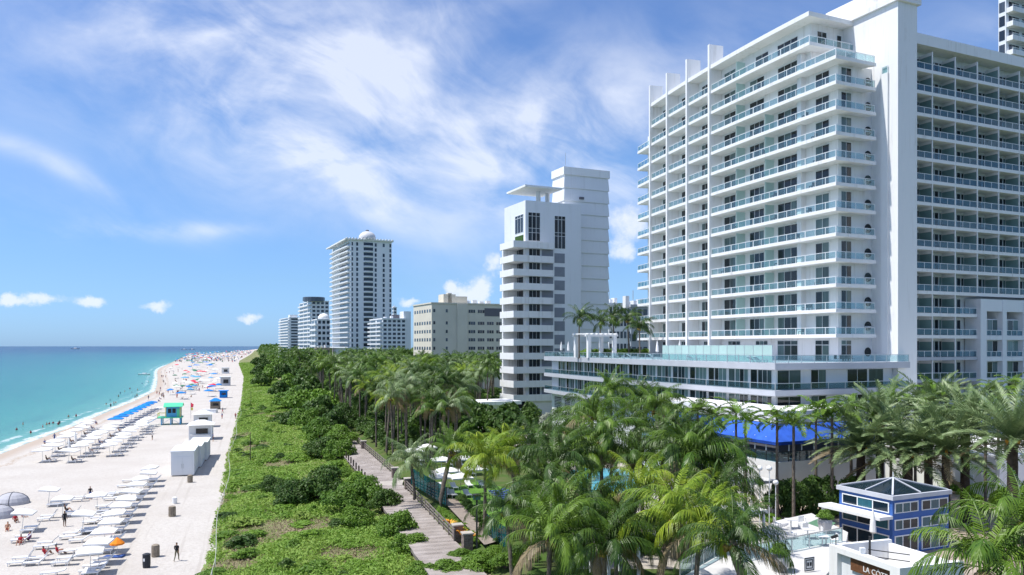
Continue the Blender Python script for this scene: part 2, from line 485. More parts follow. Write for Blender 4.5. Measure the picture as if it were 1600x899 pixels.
# ------------------------------------------------------------------ setting: beach, dune, gardens, sea
SH = [(-50, -40), (40, -64), (100, -82), (151, -97), (174, -104), (200, -111), (235, -122), (294, -140), (363, -163), (430, -192), (529, -236), (683, -305),
      (1082, -459), (1816, -739), (2565, -905), (3554, -1195), (6000, -1900), (70000, -21500)]
DL = [(-50, 0), (20, -13), (45, -20), (71, -27.5), (109, -40), (139, -50), (279, -95), (508, -171), (1037, -357), (2000, -655), (3554, -1150), (6000, -1840), (70000, -21400)]
def xs(y): return float(np.interp(y, [a for a, b in SH], [b for a, b in SH]))
def xd(y): return float(np.interp(y, [a for a, b in DL], [b for a, b in DL]))
def bwr(y):                       # right-hand edge of the boardwalk
    r = -16.6 - 0.331 * (y - 110) if y > 101 else -5.7 - 0.30 * (y - 73.4)
    return max(r, xd(y) + 16)
YS = [-40, -10, 10, 25] + list(np.arange(35, 140, 3.0)) + list(np.arange(140, 320, 8.0)) + [330, 360, 400, 450, 500, 560, 640, 720, 820, 950, 1082, 1300, 1550, 1816, 2200, 2565, 3000, 3554, 4500, 6000]
YS = [float(y) for y in YS]

def sheet(name, rows, mat, kind='structure', smooth=True, attr=None):
    vs = [p for r in rows for p in r]; n = len(rows[0])
    fs = [(i * n + k, i * n + k + 1, (i + 1) * n + k + 1, (i + 1) * n + k) for i in range(len(rows) - 1) for k in range(n - 1)]
    me = bpy.data.meshes.new(name); me.from_pydata(vs, [], fs); me.materials.append(mat)
    if smooth: smooth_mesh(me)
    if attr:
        a = me.attributes.new(attr[0], 'FLOAT', 'POINT'); a.data.foreach_set('value', attr[1])
    me.update()
    return tag(obj(name, me), kind=kind)

def wob(y, k=0.0): return 0.8 * sin(y * 0.21 + k) + 0.5 * sin(y * 0.53 + 1.3 * k)
def dune_z(x, y):
    a, b = xd(y), bwr(y)
    t = min(max((x - a) / max(b - a, 1), 0), 1)
    z = np.interp(t, [0, .06, .2, .5, .8, 1.0], [0.0, .35, .7, 1.0, 1.5, 2.2])
    return float(z + 0.16 * sin(x * .5 + y * .13) * min(1, t * 6) * (1 - t))

# beach sand
sm = bpy.data.materials.new('sand'); sm.use_nodes = True
t = NT(sm.node_tree); b = t.n['Principled BSDF']
g = t.node('ShaderNodeNewGeometry').outputs['Position']
at_ = t.node('ShaderNodeAttribute', attribute_name='inland')
n1 = t.noise(g, 0.12, 5, 0.6); n2 = t.noise(g, 2.2, 5, 0.7)
c = t.mix(t.smooth(n1.outputs['Fac'], 0.35, 0.7), (0.53, 0.50, 0.46), (0.475, 0.44, 0.40))
c = t.mix(t.smooth(n2.outputs['Fac'], 0.42, 0.75), c, (0.44, 0.405, 0.365))
edge = t.m('ADD', at_.outputs['Fac'], t.m('MULTIPLY', t.m('SUBTRACT', n1.outputs['Fac'], 0.5), 5.0))
c = t.mix(t.smooth(edge, 5.5, 2.0), c, (0.42, 0.35, 0.29))
wrack = t.m('MULTIPLY', t.smooth(edge, 5.2, 6.0), t.smooth(edge, 7.4, 6.4))
c = t.mix(t.m('MULTIPLY', wrack, t.smooth(n2.outputs['Fac'], 0.4, 0.6)), c, (0.38, 0.30, 0.23))
td = t.node('ShaderNodeAttribute', attribute_name='todune').outputs['Fac']
ps = t.node('ShaderNodeSeparateXYZ'); t.l.new(g, ps.inputs[0])
rn = t.noise(t.xyz(t.m('MULTIPLY', td, 0.9), t.m('MULTIPLY', ps.outputs[1], 0.02), 0.0), 1.0, 4, 0.7)
rut = t.m('MULTIPLY', t.smooth(rn.outputs['Fac'], 0.54, 0.66), t.m('MULTIPLY', t.smooth(td, 14.0, 9.0), t.smooth(td, 0.3, 1.5)))
c = t.mix(t.m('MULTIPLY', rut, 0.55), c, (0.40, 0.365, 0.325))
foot = t.node('ShaderNodeTexVoronoi'); t.l.new(g, foot.inputs['Vector']); foot.inputs['Scale'].default_value = 1.3
c = t.mix(t.m('MULTIPLY', t.smooth(foot.outputs['Distance'], 0.30, 0.12), 0.35), c, (0.40, 0.365, 0.33))
t.l.new(c, b.inputs['Base Color']); b.inputs['Roughness'].default_value = 0.95; b.inputs['Specular IOR Level'].default_value = 0.1
bp = t.node('ShaderNodeBump'); bp.inputs['Strength'].default_value = 0.8; bp.inputs['Distance'].default_value = 0.14
t.l.new(t.noise(g, 1.6, 6, 0.7).outputs['Fac'], bp.inputs['Height']); t.l.new(bp.outputs[0], b.inputs['Normal'])
rows, inl, tdn = [], [], []
for y in YS:
    a, d = xs(y), xd(y) + 2
    r = []
    for f_ in (-30, -6, 0, 3, 6, 10, 16):
        r.append((a + f_, y, np.interp(f_, [-30, 0, 6, 16], [-3.2, -0.32, -0.05, 0.0]))); inl.append(f_); tdn.append(d - a - f_)
    for k in (0.4, 0.7, 0.95, 1.0):
        x = a + 16 + (d - a - 16) * k
        r.append((x, y, 0.0)); inl.append(x - a); tdn.append(d - x)
    rows.append(r)
bs = sheet('beach_sand', rows, sm, attr=('inland', inl))
bs.data.attributes.new('todune', 'FLOAT', 'POINT').data.foreach_set('value', tdn)

# dune soil under the plants
principled('dune_soil', (0.13, 0.19, 0.05), 0.95, 0.05, nscale=0.16, col2=(0.27, 0.23, 0.15), bump=0.6, bscale=2.0)
rows = []
for y in YS:
    a, b_ = xd(y) + (0.7 * sin(y * 0.5) + .5 * sin(y * 1.3 + 1)) * (y < 300) + .5, bwr(y) + 0.6
    rows.append([(a + (b_ - a) * k / 14, y, dune_z(a + (b_ - a) * k / 14, y) + (0.02 if k else -0.06)) for k in range(15)])
sheet('dune_ground', rows, MATS['dune_soil'])
# gardens and hotel grounds
GZ = 3.2
principled('garden_soil', (0.06, 0.11, 0.025), 0.95, 0.05, nscale=0.3, col2=(0.11, 0.12, 0.05), bump=0.5, bscale=2.0)
rows = []
for y in YS:
    a = bwr(y) + 0.45
    rows.append([(a, y, 2.05), (a + .5, y, 2.35), (a + 3, y, GZ), (a + 40, y, GZ), (a + 120, y, GZ), (a + 420, y, GZ), (a + 4000, y, GZ)])
sheet('garden_ground', rows, MATS['garden_soil'])

# lawn, paths, pool
mg = principled('lawn_grass', (0.085, 0.19, 0.03), 0.9, 0.1, nscale=0.6, col2=(0.13, 0.25, 0.045), bump=0.5, bscale=12)
def flat(name, pts, z, mat, kind='structure'):
    b = MB(); n = len(pts)
    b.add([(x, y, z) for x, y in pts], [tuple(range(n))])
    return tag(b.build(name, mat), kind=kind)
L0 = [on(*p, GZ)[:2] for p in ((640, 690), (865, 690), (880, 672), (650, 674))]
flat('lawn', [on(640, 694, GZ)[:2], on(862, 700, GZ)[:2], on(850, 668, GZ)[:2], on(640, 676, GZ)[:2]], GZ + 0.010, 'lawn_grass')
flat('lawn', [on(700, 765, GZ)[:2], on(770, 842, GZ)[:2], on(830, 800, GZ)[:2], on(800, 765, GZ)[:2], on(745, 752, GZ)[:2]], GZ + 0.011, 'lawn_grass')
flat('path', [on(690, 781, GZ)[:2], on(757, 852, GZ)[:2], on(778, 846, GZ)[:2], on(712, 779, GZ)[:2]], GZ + 0.02, 'wood')
flat('path', [on(1190, 822, GZ)[:2], on(1330, 815, GZ)[:2], on(1330, 803, GZ)[:2], on(1200, 808, GZ)[:2]], GZ + 0.012, 'paving')
flat('path', [on(800, 700, GZ)[:2], on(870, 690, GZ)[:2], on(850, 676, GZ)[:2], on(815, 680, GZ)[:2]], GZ + 0.022, 'concrete')
flat('pool_deck', [(4, 60), (24, 60), (24, 112), (4, 118)], GZ + 0.006, 'concrete')
flat('paved_court', [(24.5, 55), (75, 55), (75, 92), (24.5, 92)], GZ + 0.004, 'paving')

# sea
wm = bpy.data.materials.new('sea_water'); wm.use_nodes = True
t = NT(wm.node_tree); b = t.n['Principled BSDF']
off = t.node('ShaderNodeAttribute', attribute_name='offshore').outputs['Fac']
g = t.node('ShaderNodeNewGeometry').outputs['Position']
sp = t.node('ShaderNodeSeparateXYZ'); t.l.new(g, sp.inputs[0])
pn = t.noise(t.xyz(t.m('MULTIPLY', sp.outputs[0], 0.012), t.m('MULTIPLY', sp.outputs[1], 0.008), 0), 1.0, 5, 0.6)
dd = t.m('MULTIPLY', off, t.m('MULTIPLY_ADD', pn.outputs['Fac'], 1.0, 0.5))
lg = t.m('DIVIDE', t.m('LOGARITHM', t.m('MAXIMUM', t.m('ADD', dd, 1.0), 1.0), 10.0), 4.0)
c = t.ramp(lg, [(0.0, (0.30, 0.40, 0.33)), (0.16, (0.11, 0.31, 0.265)), (0.36, (0.045, 0.225, 0.205)), (0.50, (0.022, 0.165, 0.17)),
                (0.62, (0.012, 0.115, 0.145)), (0.75, (0.005, 0.052, 0.105)), (0.9, (0.004, 0.034, 0.09))])
wn = t.noise(t.xyz(t.m('MULTIPLY', sp.outputs[0], 0.35), t.m('MULTIPLY', sp.outputs[1], 0.9), 0), 0.6, 5, 0.65)
swell = t.noise(t.xyz(t.m('MULTIPLY', t.m('MULTIPLY_ADD', sp.outputs[1], 0.36, sp.outputs[0]), 0.16), t.m('MULTIPLY', sp.outputs[1], 0.02), 0), 1.0, 6, 0.7)
c = t.mix(t.m('MULTIPLY', t.smooth(swell.outputs['Fac'], 0.46, 0.70), 0.42), c, t.mix(1.0, c, (0.55, 0.66, 0.78), 'MULTIPLY'))
fo = t.noise(t.xyz(t.m('MULTIPLY', sp.outputs[0], 0.25), t.m('MULTIPLY', sp.outputs[1], 0.08), 0), 1.0, 6, 0.7)
fpos = t.m('ADD', off, t.m('MULTIPLY', t.m('SUBTRACT', fo.outputs['Fac'], 0.5), 7.0))
foam = t.m('MULTIPLY', t.smooth(fpos, -0.6, 0.3), t.smooth(fpos, 2.6, 1.2))
foam2 = t.m('MULTIPLY', t.m('MULTIPLY', t.smooth(fpos, 5.0, 5.8), t.smooth(fpos, 7.6, 6.2)), t.smooth(fo.outputs['Fac'], 0.5, 0.62))
foam = t.m('MINIMUM', t.m('ADD', foam, foam2), 1.0)
foam = t.m('MULTIPLY', foam, t.smooth(t.noise(g, 1.1, 5, 0.7).outputs['Fac'], 0.34, 0.55))
c = t.mix(foam, c, (0.80, 0.80, 0.78))
t.l.new(c, b.inputs['Base Color'])
b.inputs['Roughness'].default_value = 0.22; b.inputs['Specular IOR Level'].default_value = 0.05
bp = t.node('ShaderNodeBump'); bp.inputs['Strength'].default_value = 0.7; bp.inputs['Distance'].default_value = 0.6
t.l.new(wn.outputs['Fac'], bp.inputs['Height']); t.l.new(bp.outputs[0], b.inputs['Normal'])
rows, offs = [], []
for y in YS + [10000.0, 20000.0, 40000.0, 70000.0]:
    r = []
    for f_ in (60000, 25000, 9000, 4000, 2000, 1000, 500, 250, 130, 70, 40, 22, 12, 6, 3, 0, -4):
        r.append((xs(y) - f_, y, -0.30)); offs.append(float(f_) + max(0, y - 2600) * 0.5 + max(0, y - 900) * 0.08)
    rows.append(r)
sheet('sea', rows, wm, attr=('offshore', offs))

# ------------------------------------------------------------------ the hotel in front
def unit(h): return (-sin(h), cos(h)), (cos(h), sin(h))
class Path:
    """a gently curving facade line; t runs along it, d is the distance inland"""
    def __init__(s, C, h0, dh, L, step=0.4):
        s.step = step; s.pts = [C]; s.h = [R(h0)]
        n = int(L / step) + 2
        x, y = C
        for i in range(n):
            h = R(h0 - dh * i * step); d, _ = unit(h)
            x += d[0] * step; y += d[1] * step
            s.pts.append((x, y)); s.h.append(h)
    def P(s, t, d=0.0):
        k = t / s.step; i = max(0, min(int(k), len(s.pts) - 2)); f = k - i
        a, b = s.pts[i], s.pts[i + 1]
        _, n = unit(s.h[i] + (s.h[i + 1] - s.h[i]) * min(max(f, 0), 1))
        return (a[0] + (b[0] - a[0]) * f + n[0] * d, a[1] + (b[1] - a[1]) * f + n[1] * d)
    def T(s, px, d=0.0, hi=None):
        lo, hi = -3.0, hi or (len(s.pts) - 2) * s.step
        for _ in range(40):
            m = (lo + hi) / 2
            x, y = s.P(m, d)
            if px_of(x, y) > px: lo = m
            else: hi = m
        return lo
    def line(s, t0, t1, d, seg=3.0):
        n = max(1, int(abs(t1 - t0) / seg))
        return [s.P(t0 + (t1 - t0) * i / n, d) for i in range(n + 1)]
    def strip(s, mb, t0, t1, d0, d1, z0, z1, mi=0, seg=3.0):
        mb.prism(s.line(t0, t1, d0, seg) + s.line(t1, t0, d1, seg), z0, z1, mi)

def wall_window(parent, a, b, z0, z1, n, pane_mat, name='window', fr=0.055, out=0.06, mull=(), frame_mat='frame_white', pane_name='pane'):
    """a window between plan points a and b (as seen from outside, left to right): frame with panes as its pieces"""
    ax, ay = a; bx, by = b
    L = sqrt((bx - ax) ** 2 + (by - ay) ** 2)
    e = ((bx - ax) / L, (by - ay) / L); nrm = (e[1], -e[0])         # outward
    m = MB()
    O = a
    q = lambda s0, s1, w0, w1, za, zb: m.obox(O, e, nrm, s0, s1, w0, w1, za, zb)
    q(0, fr, -0.05, out, z0, z1); q(L - fr, L, -0.05, out, z0, z1)
    q(fr, L - fr, -0.05, out, z1 - fr, z1); q(fr, L - fr, -0.05, out, z0, z0 + fr * 0.7)
    wdt = (L - fr) / n
    for k in range(1, n):
        q(k * wdt, k * wdt + fr, -0.05, out - .015, z0 + fr * 0.7, z1 - fr)
    zs = [z0 + fr * 0.7] + list(mull) + [z1 - fr]
    for zz in mull:
        q(fr, L - fr, -0.05, out - 0.03, zz - 0.04, zz + 0.04)
    w_ = m.build(name, frame_mat, parent)
    for k in range(n):
        for j in range(len(zs) - 1):
            p = MB()
            p.obox(O, e, nrm, k * wdt + fr * .8, (k + 1) * wdt + fr * .2, -0.04, 0.022, zs[j], zs[j + 1])
            pan = bpy.data.objects.new(pane_name, p.mesh(pane_name, pane_mat)); COL.objects.link(pan)
            pan.parent = w_
    return w_

def rail(parent, pts, z, h, post_gap, pane_name='glass_pane', glass='rail_glass', split=True, frame='frame_white', name='handrail', thick=0.07):
    """a glass balustrade along a polyline: handrail and posts as one part, the glass panes as parts of their own"""
    m = MB(); panes = MB()
    for a, b in zip(pts[:-1], pts[1:]):
        L = sqrt((b[0] - a[0]) ** 2 + (b[1] - a[1]) ** 2)
        if L < 0.05: continue
        n = max(1, round(L / post_gap))
        e = ((b[0] - a[0]) / L, (b[1] - a[1]) / L); nv = (-e[1], e[0])
        m.obox(a, e, nv, 0, L, -thick / 2, thick / 2, z + h - 0.07, z + h)
        for k in range(n + 1):
            s0 = min(max(k * L / n, 0.035), L - 0.035)
            m.obox(a, e, nv, s0 - 0.032, s0 + 0.032, -0.03, 0.03, z, z + h - 0.07)
        for k in range(n):
            pm = MB() if split else panes
            pm.obox(a, e, nv, k * L / n + 0.06, (k + 1) * L / n - 0.06, -0.008, 0.008, z + 0.06, z + h - 0.10)
            if split: pm.build(pane_name, glass, parent)
    m.build(name, frame, parent)
    if not split: panes.build(pane_name, glass, parent)

C0 = (42.2, 103.7)
TP = Path(C0, 24.65, 0.213, 60)
def lc(s, w): return (C0[0] + UX[0] * s + VX[0] * w, C0[1] + UX[1] * s + VX[1] * w)   # local: s inland, w along the coast
hotel = thing('beachfront_hotel', (C0[0], C0[1], GZ), 'tall white hotel with long glass-railed balconies and a curved podium, right', 'hotel')
PITCH = 3.308
TEND, TF = TP.T(996), [TP.T(p) for p in (1109.5, 1074.5, 1043.5, 1017.0)]
ROOFZ = 64.8
body_t = TEND - 0.4
# walls
m = MB()
m.prism([lc(2.0, 1.5)] + TP.line(2.0, body_t, 2.0)[0:] + [TP.P(body_t, 16), lc(18, 16), lc(18, 5.4), lc(9.6, 5.4), lc(9.6, 1.5)], 17.3, 57.7)
m.build('tower_wall', 'white', hotel)
m = MB()
m.prism([lc(2.2, 6.4)] + TP.line(6.6, TF[3], 2.0) + [TP.P(TF[3], 15), lc(17, 15), lc(9.5, 6.4)], 57.7, ROOFZ)
m.build('penthouse_wall', 'white', hotel)
m = MB(); m.prism(TP.line(TF[3], body_t, 2.0) + [TP.P(body_t, 15), TP.P(TF[3], 15)], 57.7, 60.9); m.build('end_wall', 'white', hotel)
m = MB()
m.prism([lc(-0.1, 4.6)] + TP.line(4.7, TF[3] + .2, -0.1) + [TP.P(TF[3] + .2, 15.5), lc(17.5, 15.5), lc(9.9, 4.6)], ROOFZ, ROOFZ + 0.62)
roof = m.build('roof', 'white', hotel)
m = MB(); m.obox(lc(5.6, 15), UX, VX, 0, 2.2, 0, 1.8, ROOFZ + .62, ROOFZ + 2.0); m.build('air_handler', 'cool_white', roof)
for k in range(3):
    p = TP.P(TF[1] + 3 + k * 5, 6); m = MB(); m.tube([(p[0], p[1], ROOFZ + .6), (p[0], p[1], ROOFZ + 3.2)], 0.05, 6); m.build('mast', 'steel', roof)

levels = [(60.85, 4.6, TF[3] + .1)] + [(57.5 - PITCH * i, 0.0, TEND) for i in range(12)]
TA = TP.T(1109.5)
for li, (zb, t0, t1) in enumerate(levels):
    zt = zb + 0.46
    first = li == 0
    m = MB()
    sea = TP.line(t0, t1, 0.0)
    back = TP.line(t1, t0 + 1.8, 2.2)
    if first: m.prism(sea + back + [lc(9.0, 4.6 + 1.9), lc(9.0, 4.6)], zb, zt)
    else: m.prism(sea + back + [lc(6.2, 1.7), lc(7.3, 0.0)], zb, zt)
    m.build('balcony_slab', 'white', hotel)
    # balustrades: near part pane by pane, bays between the fins one pane run each
    near = TP.line(t0 + .08, TF[0] - 0.3, 0.08, 5.2)
    rail(hotel, near, zt, 0.92, 1.75)
    south = [lc(0.08, t0 + .08), lc(8.9 if first else 7.1, t0 + .08)]
    rail(hotel, south, zt, 0.92, 1.6)
    for k in range(3):
        rail(hotel, [TP.P(TF[k] + .3, 0.08), TP.P(TF[k + 1] - .3, 0.08)], zt, 0.92, 1.5, 'bay_glass', split=False)
    if not first:
        rail(hotel, [TP.P(TF[3] + .3, 0.08), TP.P(t1 - .1, 0.08), TP.P(t1 - .1, 1.9)], zt, 0.92, 1.5, 'end_glass', split=False)
    # windows on the sea wall (pixel ranges as read from the photograph, on the set-back wall)
    top = zb + PITCH - 0.62
    z1 = zt + 2.58
    last = li == 12
    D = 1.99
    if first:
        wins = [(1215, 1247, 3), (1181, 1201, 2), (1132, 1150, 2)]
    elif li == 1: wins = [(1215.6, 1247, 3), (1171.8, 1194.5, 2), (1132, 1150, 2)]
    else:
        wins = [(1215.6, 1247, 3), (1274.6, 1296, 2), (1171.8, 1194.5, 2 if li < 3 else 3), (1132, 1150, 2)]
    for p0, p1, n in wins:
        ta, tb = TP.T(p0, D), TP.T(p1, D)
        wall_window(hotel, TP.P(ta, D), TP.P(tb, D), zt + 0.02, z1, n, 'pane_dark')
    for k, (p0, p1) in enumerate(((1097, 1107.5), (1065.5, 1073), (1036, 1042.5))):
        ta, tb = TP.T(p0, D), TP.T(p1, D)
        wall_window(hotel, TP.P(ta, D), TP.P(tb, D), zt + 0.02, z1, 2 if k == 0 else 1, 'pane_dark')
    if last:
        for p0, p1 in ((1081, 1087), (1050, 1055)):
            wall_window(hotel, TP.P(TP.T(p0, D), D), TP.P(TP.T(p1, D), D), zt + 0.02, z1, 1, 'pane_dark')
    # south wall
    if first:
        wall_window(hotel, lc(3.2, 6.39), lc(5.0, 6.39), zt + .02, z1, 2, 'pane_dark')
        wall_window(hotel, lc(6.9, 6.39), lc(7.8, 6.39), zt + .02, z1, 1, 'pane_dark')
    elif li > 1:
        wall_window(hotel, lc(2.45, 1.49), lc(4.35, 1.49), zt + .02, z1, 2, 'pane_dark')
    if li > 1:
        cx, cy = lc(7.4, 1.46); m = MB(); m2 = MB()
        ring = [(0.62 * cos(a), 0.62 * sin(a)) for a in np.linspace(0, 2 * pi, 21)[:-1]]
        zc = zt + 1.15
        vs = [(cx + UX[0] * r, cy + UX[1] * r, zc + q) for r, q in ring]
        vb = [(x - VX[0] * .05, y - VX[1] * .05, z) for x, y, z in vs]
        m.add(vs + vb, [tuple(range(20, 40))] + [(i, (i + 1) % 20, 20 + (i + 1) % 20, 20 + i) for i in range(20)])
        pw = m.build('round_window', 'pane_dark', hotel)
        m2.bar((cx - UX[0] * .6 - VX[0] * .07, cy - UX[1] * .6 - VX[1] * .07, zc - .08), (cx + UX[0] * .6 - VX[0] * .07, cy + UX[1] * .6 - VX[1] * .07, zc - .08), .05, .13)
        m2.build('mullion', 'frame_white', pw)
    # green glass privacy screens across the balcony
    for p in ((1152, 1197) if li > 2 else (1152,)):
        ts = TP.T(p + 4, 1.0); m = MB()
        a, b_ = TP.P(ts, 0.35), TP.P(ts, 1.95)
        L = sqrt((b_[0] - a[0]) ** 2 + (b_[1] - a[1]) ** 2); e = ((b_[0] - a[0]) / L, (b_[1] - a[1]) / L)
        m.obox(a, e, (-e[1], e[0]), 0, L, -.03, .03, zt + .03, zt + 2.6); m.build('privacy_screen', 'screen_green', hotel)
    if not first:       # wall pier that breaks the balcony wall
        ts = TP.T(1252, 1.6); m = MB()
        TP.strip(m, ts - .45, ts + .35, 1.15, 2.1, zt + .002, zb + PITCH - .002); m.build('wall_pier', 'white', hotel)
    # loungers and tables left out on the balconies
    if li > 2:
        for k in range(3):
            ts = random.uniform(3, TF[0] - 2); a = TP.P(ts, .9); m = MB()
            d_, n_ = unit(R(23))
            m.obox(a, d_, n_, -.35, .35, -.3, .3, zt + .38, zt + .46); m.obox(a, d_, n_, -.35, -.27, -.3, .3, zt + .46, zt + .85)
            for s1 in (-.3, .3):
                for s2 in (-.25, .25): m.obox(a, d_, n_, s1 - .03, s1 + .03, s2 - .03, s2 + .03, zt, zt + .38)
            tag(m.build('balcony_chair', 'dark_metal'), 'small dark chair left out on a white hotel balcony', 'chair', 'chairs on the hotel balconies')
# ground storey of the tower, behind the deck
for p0, p1, n in ((1215, 1247, 3), (1274, 1296, 2), (1181, 1200, 3), (1138, 1157, 3), (1100, 1107, 2), (1065, 1072, 2), (1081, 1087, 1), (1050, 1056, 1), (1036, 1042, 1)):
    wall_window(hotel, TP.P(TP.T(p0, 1.99), 1.99), TP.P(TP.T(p1, 1.99), 1.99), 17.97, 20.8, n, 'pane_dark', mull=(20.15,))
wall_window(hotel, lc(2.45, 1.49), lc(4.35, 1.49), 17.97, 20.8, 2, 'pane_dark', mull=(20.15,))
cx, cy = lc(7.4, 1.45); m = MB()
m.add([(cx + UX[0] * .62 * cos(a), cy + UX[1] * .62 * cos(a), 19.2 + .62 * sin(a)) for a in np.linspace(0, 2 * pi, 21)[:-1]], [tuple(range(20))]); m.build('round_window', 'pane_dark', hotel)
# tall fins
for k, tf in enumerate(TF):
    m = MB()
    TP.strip(m, tf - .24, tf + .24, -.30, 1.98, 17.95, ROOFZ - 0.01)
    TP.strip(m, tf - .24, tf + .24, -.30, 2.3, ROOFZ + .63, ROOFZ + 4.0)
    TP.strip(m, tf - .24, tf + .24, -.30, -.11, ROOFZ - 0.01, ROOFZ + .63)
    m.build('fin', 'white', hotel)
# stair core and low shoulder
m = MB(); m.obox(lc(8.15, -2.7), UX, VX, 0, 3.6, 0, 12, GZ - .2, 65.4); core = m.build('stair_core', 'white', hotel)
m = MB(); m.obox(lc(8.15, -2.7), UX, VX, -.4, 4.0, -.35, 12.2, 65.4, 66.1); m.obox(lc(8.15, -2.7), UX, VX, -.25, 3.85, -.2, 12.0, 66.1, 68.2); m.build('cornice', 'white', core)
m = MB(); m.obox(lc(7.9, -1.3), UX, VX, 0, .24, 0, 1.1, 17.95, 56.4); m.build('stair_shoulder', 'white', hotel)
rail(hotel, [lc(8.0, -1.25), lc(8.0, -.3)], 56.4, 1.0, 1.1, 'shoulder_glass', split=False)

# right-hand wing
W0 = lc(22.1, 5.7)
W0 = (60.0, 118.0)
def wl(k, w): return (W0[0] + UX[0] * k + VX[0] * w, W0[1] + UX[1] * k + VX[1] * w)
WK0, WK1 = -9.0, 44.0
m = MB(); m.prism([wl(WK0, 2.3), wl(WK1, 2.3), wl(WK1, 16), wl(WK0, 16)], GZ - .2, ROOFZ); m.build('wing_wall', 'white', hotel)
m = MB(); m.prism([wl(WK0, -.15), wl(WK1, -.15), wl(WK1, 16), wl(WK0, 16)], ROOFZ, ROOFZ + 1.6); m.build('wing_roof', 'white', hotel)
BAYS = [3.43 + 5.07 * j for j in range(-2, 9)]
zl = [60.85 - PITCH * i for i in range(16)]
KF = 13.2
for i, zb in enumerate(zl):
    if zb < 8: break
    zt = zb + .5
    kend = WK1 if i < 11 else KF + 0.3
    m = MB(); m.prism([wl(WK0, 0), wl(kend, 0), wl(kend, 2.4), wl(WK0, 2.4)], zb, zt); m.build('wing_slab', 'slab_grey' if i >= 13 else 'white', hotel)
    for j, k in enumerate(BAYS):
        k1 = k + 5.07
        if k >= kend - .5: continue
        if k1 < -2.5: continue
        k1 = min(k1, kend)
        m = MB(); m.obox(wl(k, 0), UX, VX, -.04, .04, .15, 2.35, zt + .002, zb + PITCH - .5); pt_ = m.build('wing_partition', 'screen_grey', hotel)
        m = MB(); m.obox(wl(k, 0), UX, VX, -.09, .09, .02, .15, zt + .002, zb + PITCH - .002); m.obox(wl(k, 0), UX, VX, -.06, .06, .151, 2.35, zb + PITCH - .5, zb + PITCH - .002); m.build('partition_frame', 'white', pt_)
        rail(hotel, [wl(k + .08, .08), wl(k1 - .08, .08)], zt, .95, 1.65, 'wing_glass', glass='rail_glass_dark', split=False)
        wall_window(hotel, wl(k + 3.3, 2.29), wl(k + 4.2, 2.29), zt + .02, zt + 2.45, 1, 'pane_blue', name='balcony_door', pane_name='door_pane')
        if k1 - k > 5: wall_window(hotel, wl(k + 4.3, 2.29), wl(k + 4.95, 2.29), zt + .02, zt + 2.45, 1, 'pane_teal')
        wall_window(hotel, wl(k + .4, 2.29), wl(k + 3.2, 2.29), zt + .02, zt + 2.45, 3, 'pane_teal')
        if random.random() < .5:
            m = MB(); a = wl(k + random.uniform(1, 4), 1.0)
            m.obox(a, UX, VX, -.3, .3, -.3, .3, zt + .36, zt + .44); m.obox(a, UX, VX, -.3, .3, .24, .3, zt + .44, zt + .85)
            for s1 in (-.27, .27):
                for s2 in (-.27, .27): m.obox(a, UX, VX, s1 - .03, s1 + .03, s2 - .03, s2 + .03, zt, zt + .36)
            tag(m.build('balcony_chair', 'dark_metal'), 'dark chair on a shaded balcony of the right hotel wing', 'chair', 'chairs on the wing balconies')
# framed grid on the lower right
m = MB()
zg = [zl[10] - .95, zl[11], zl[12], zl[13], zl[14]]
ztop = zl[10] - .45
for k in (KF + .35, KF + 5.6, KF + 10.7, KF + 15.8):
    m.obox(wl(k, -.5), UX, VX, 0, 1.0 if k != KF + .35 else 1.45, 0, 2.6, GZ, ztop)
m.build('frame_column', 'cool_white', hotel)
for k0, k1 in ((KF + 1.8, KF + 5.6), (KF + 6.6, KF + 10.7), (KF + 11.7, KF + 15.8)):
    m = MB(); m.obox(wl(0, -.42), UX, VX, k0, k1, 0, 2.55, ztop - 1.9, ztop - .02); m.build('frame_beam', 'cool_white', hotel)
    for z in zl[12:16]:
        if z < 8: continue
        m = MB(); m.obox(wl(0, -.42), UX, VX, k0, k1, 0, 2.55, z - .2, z + .5); m.build('frame_beam', 'cool_white', hotel)
        rail(hotel, [wl(k0, -.3), wl(k1, -.3)], z + .5, .85, 1.3, 'wing_glass', glass='rail_glass_dark', split=False)
        wall_window(hotel, wl(k0 + .06, .34), wl(k1 - .06, .34), z + .52, z + PITCH - .3, 3, 'pane_teal')
        m = MB(); m.obox(wl(0, .40), UX, VX, k0, k1, 0, .3, z + .501, z + PITCH - .201); m.build('frame_infill', 'cool_white', hotel)

# podium
Q0 = (31.4, 95.0)
PP = Path(Q0, 25.0, 0.115, 74)
def ql(s, w): return (Q0[0] + UX[0] * s + VX[0] * w, Q0[1] + UX[1] * s + VX[1] * w)
PT = PP.T(850)
S_END = 23.0
for nm, zb, zt, t1 in (('deck_slab', 17.15, 17.94, PT), ('podium_slab', 14.0, 14.66, PT), ('podium_slab', 10.75, 11.4, PT)):
    m = MB(); m.prism(PP.line(0, t1, 0) + PP.line(t1, 14, 14) + [ql(S_END, 14), ql(S_END, 0)], zb, zt)
    m.build(nm, 'slab_grey', hotel)
m = MB(); m.prism(PP.line(1.7, PT - .3, 1.6) + PP.line(PT - .3, 13, 13) + [ql(S_END - .2, 13), ql(S_END - .2, 1.6), ql(1.6, 1.6)], GZ - .2, 17.2)
m.build('podium_wall', 'cool_white', hotel)
rail(hotel, PP.line(.1, PT - .1, .12, 4.2), 17.94, .98, 2.1, 'deck_glass', frame='steel')
rail(hotel, [ql(.12, .12), ql(S_END - .1, .12)], 17.94, .98, 2.0, 'deck_glass', frame='steel')
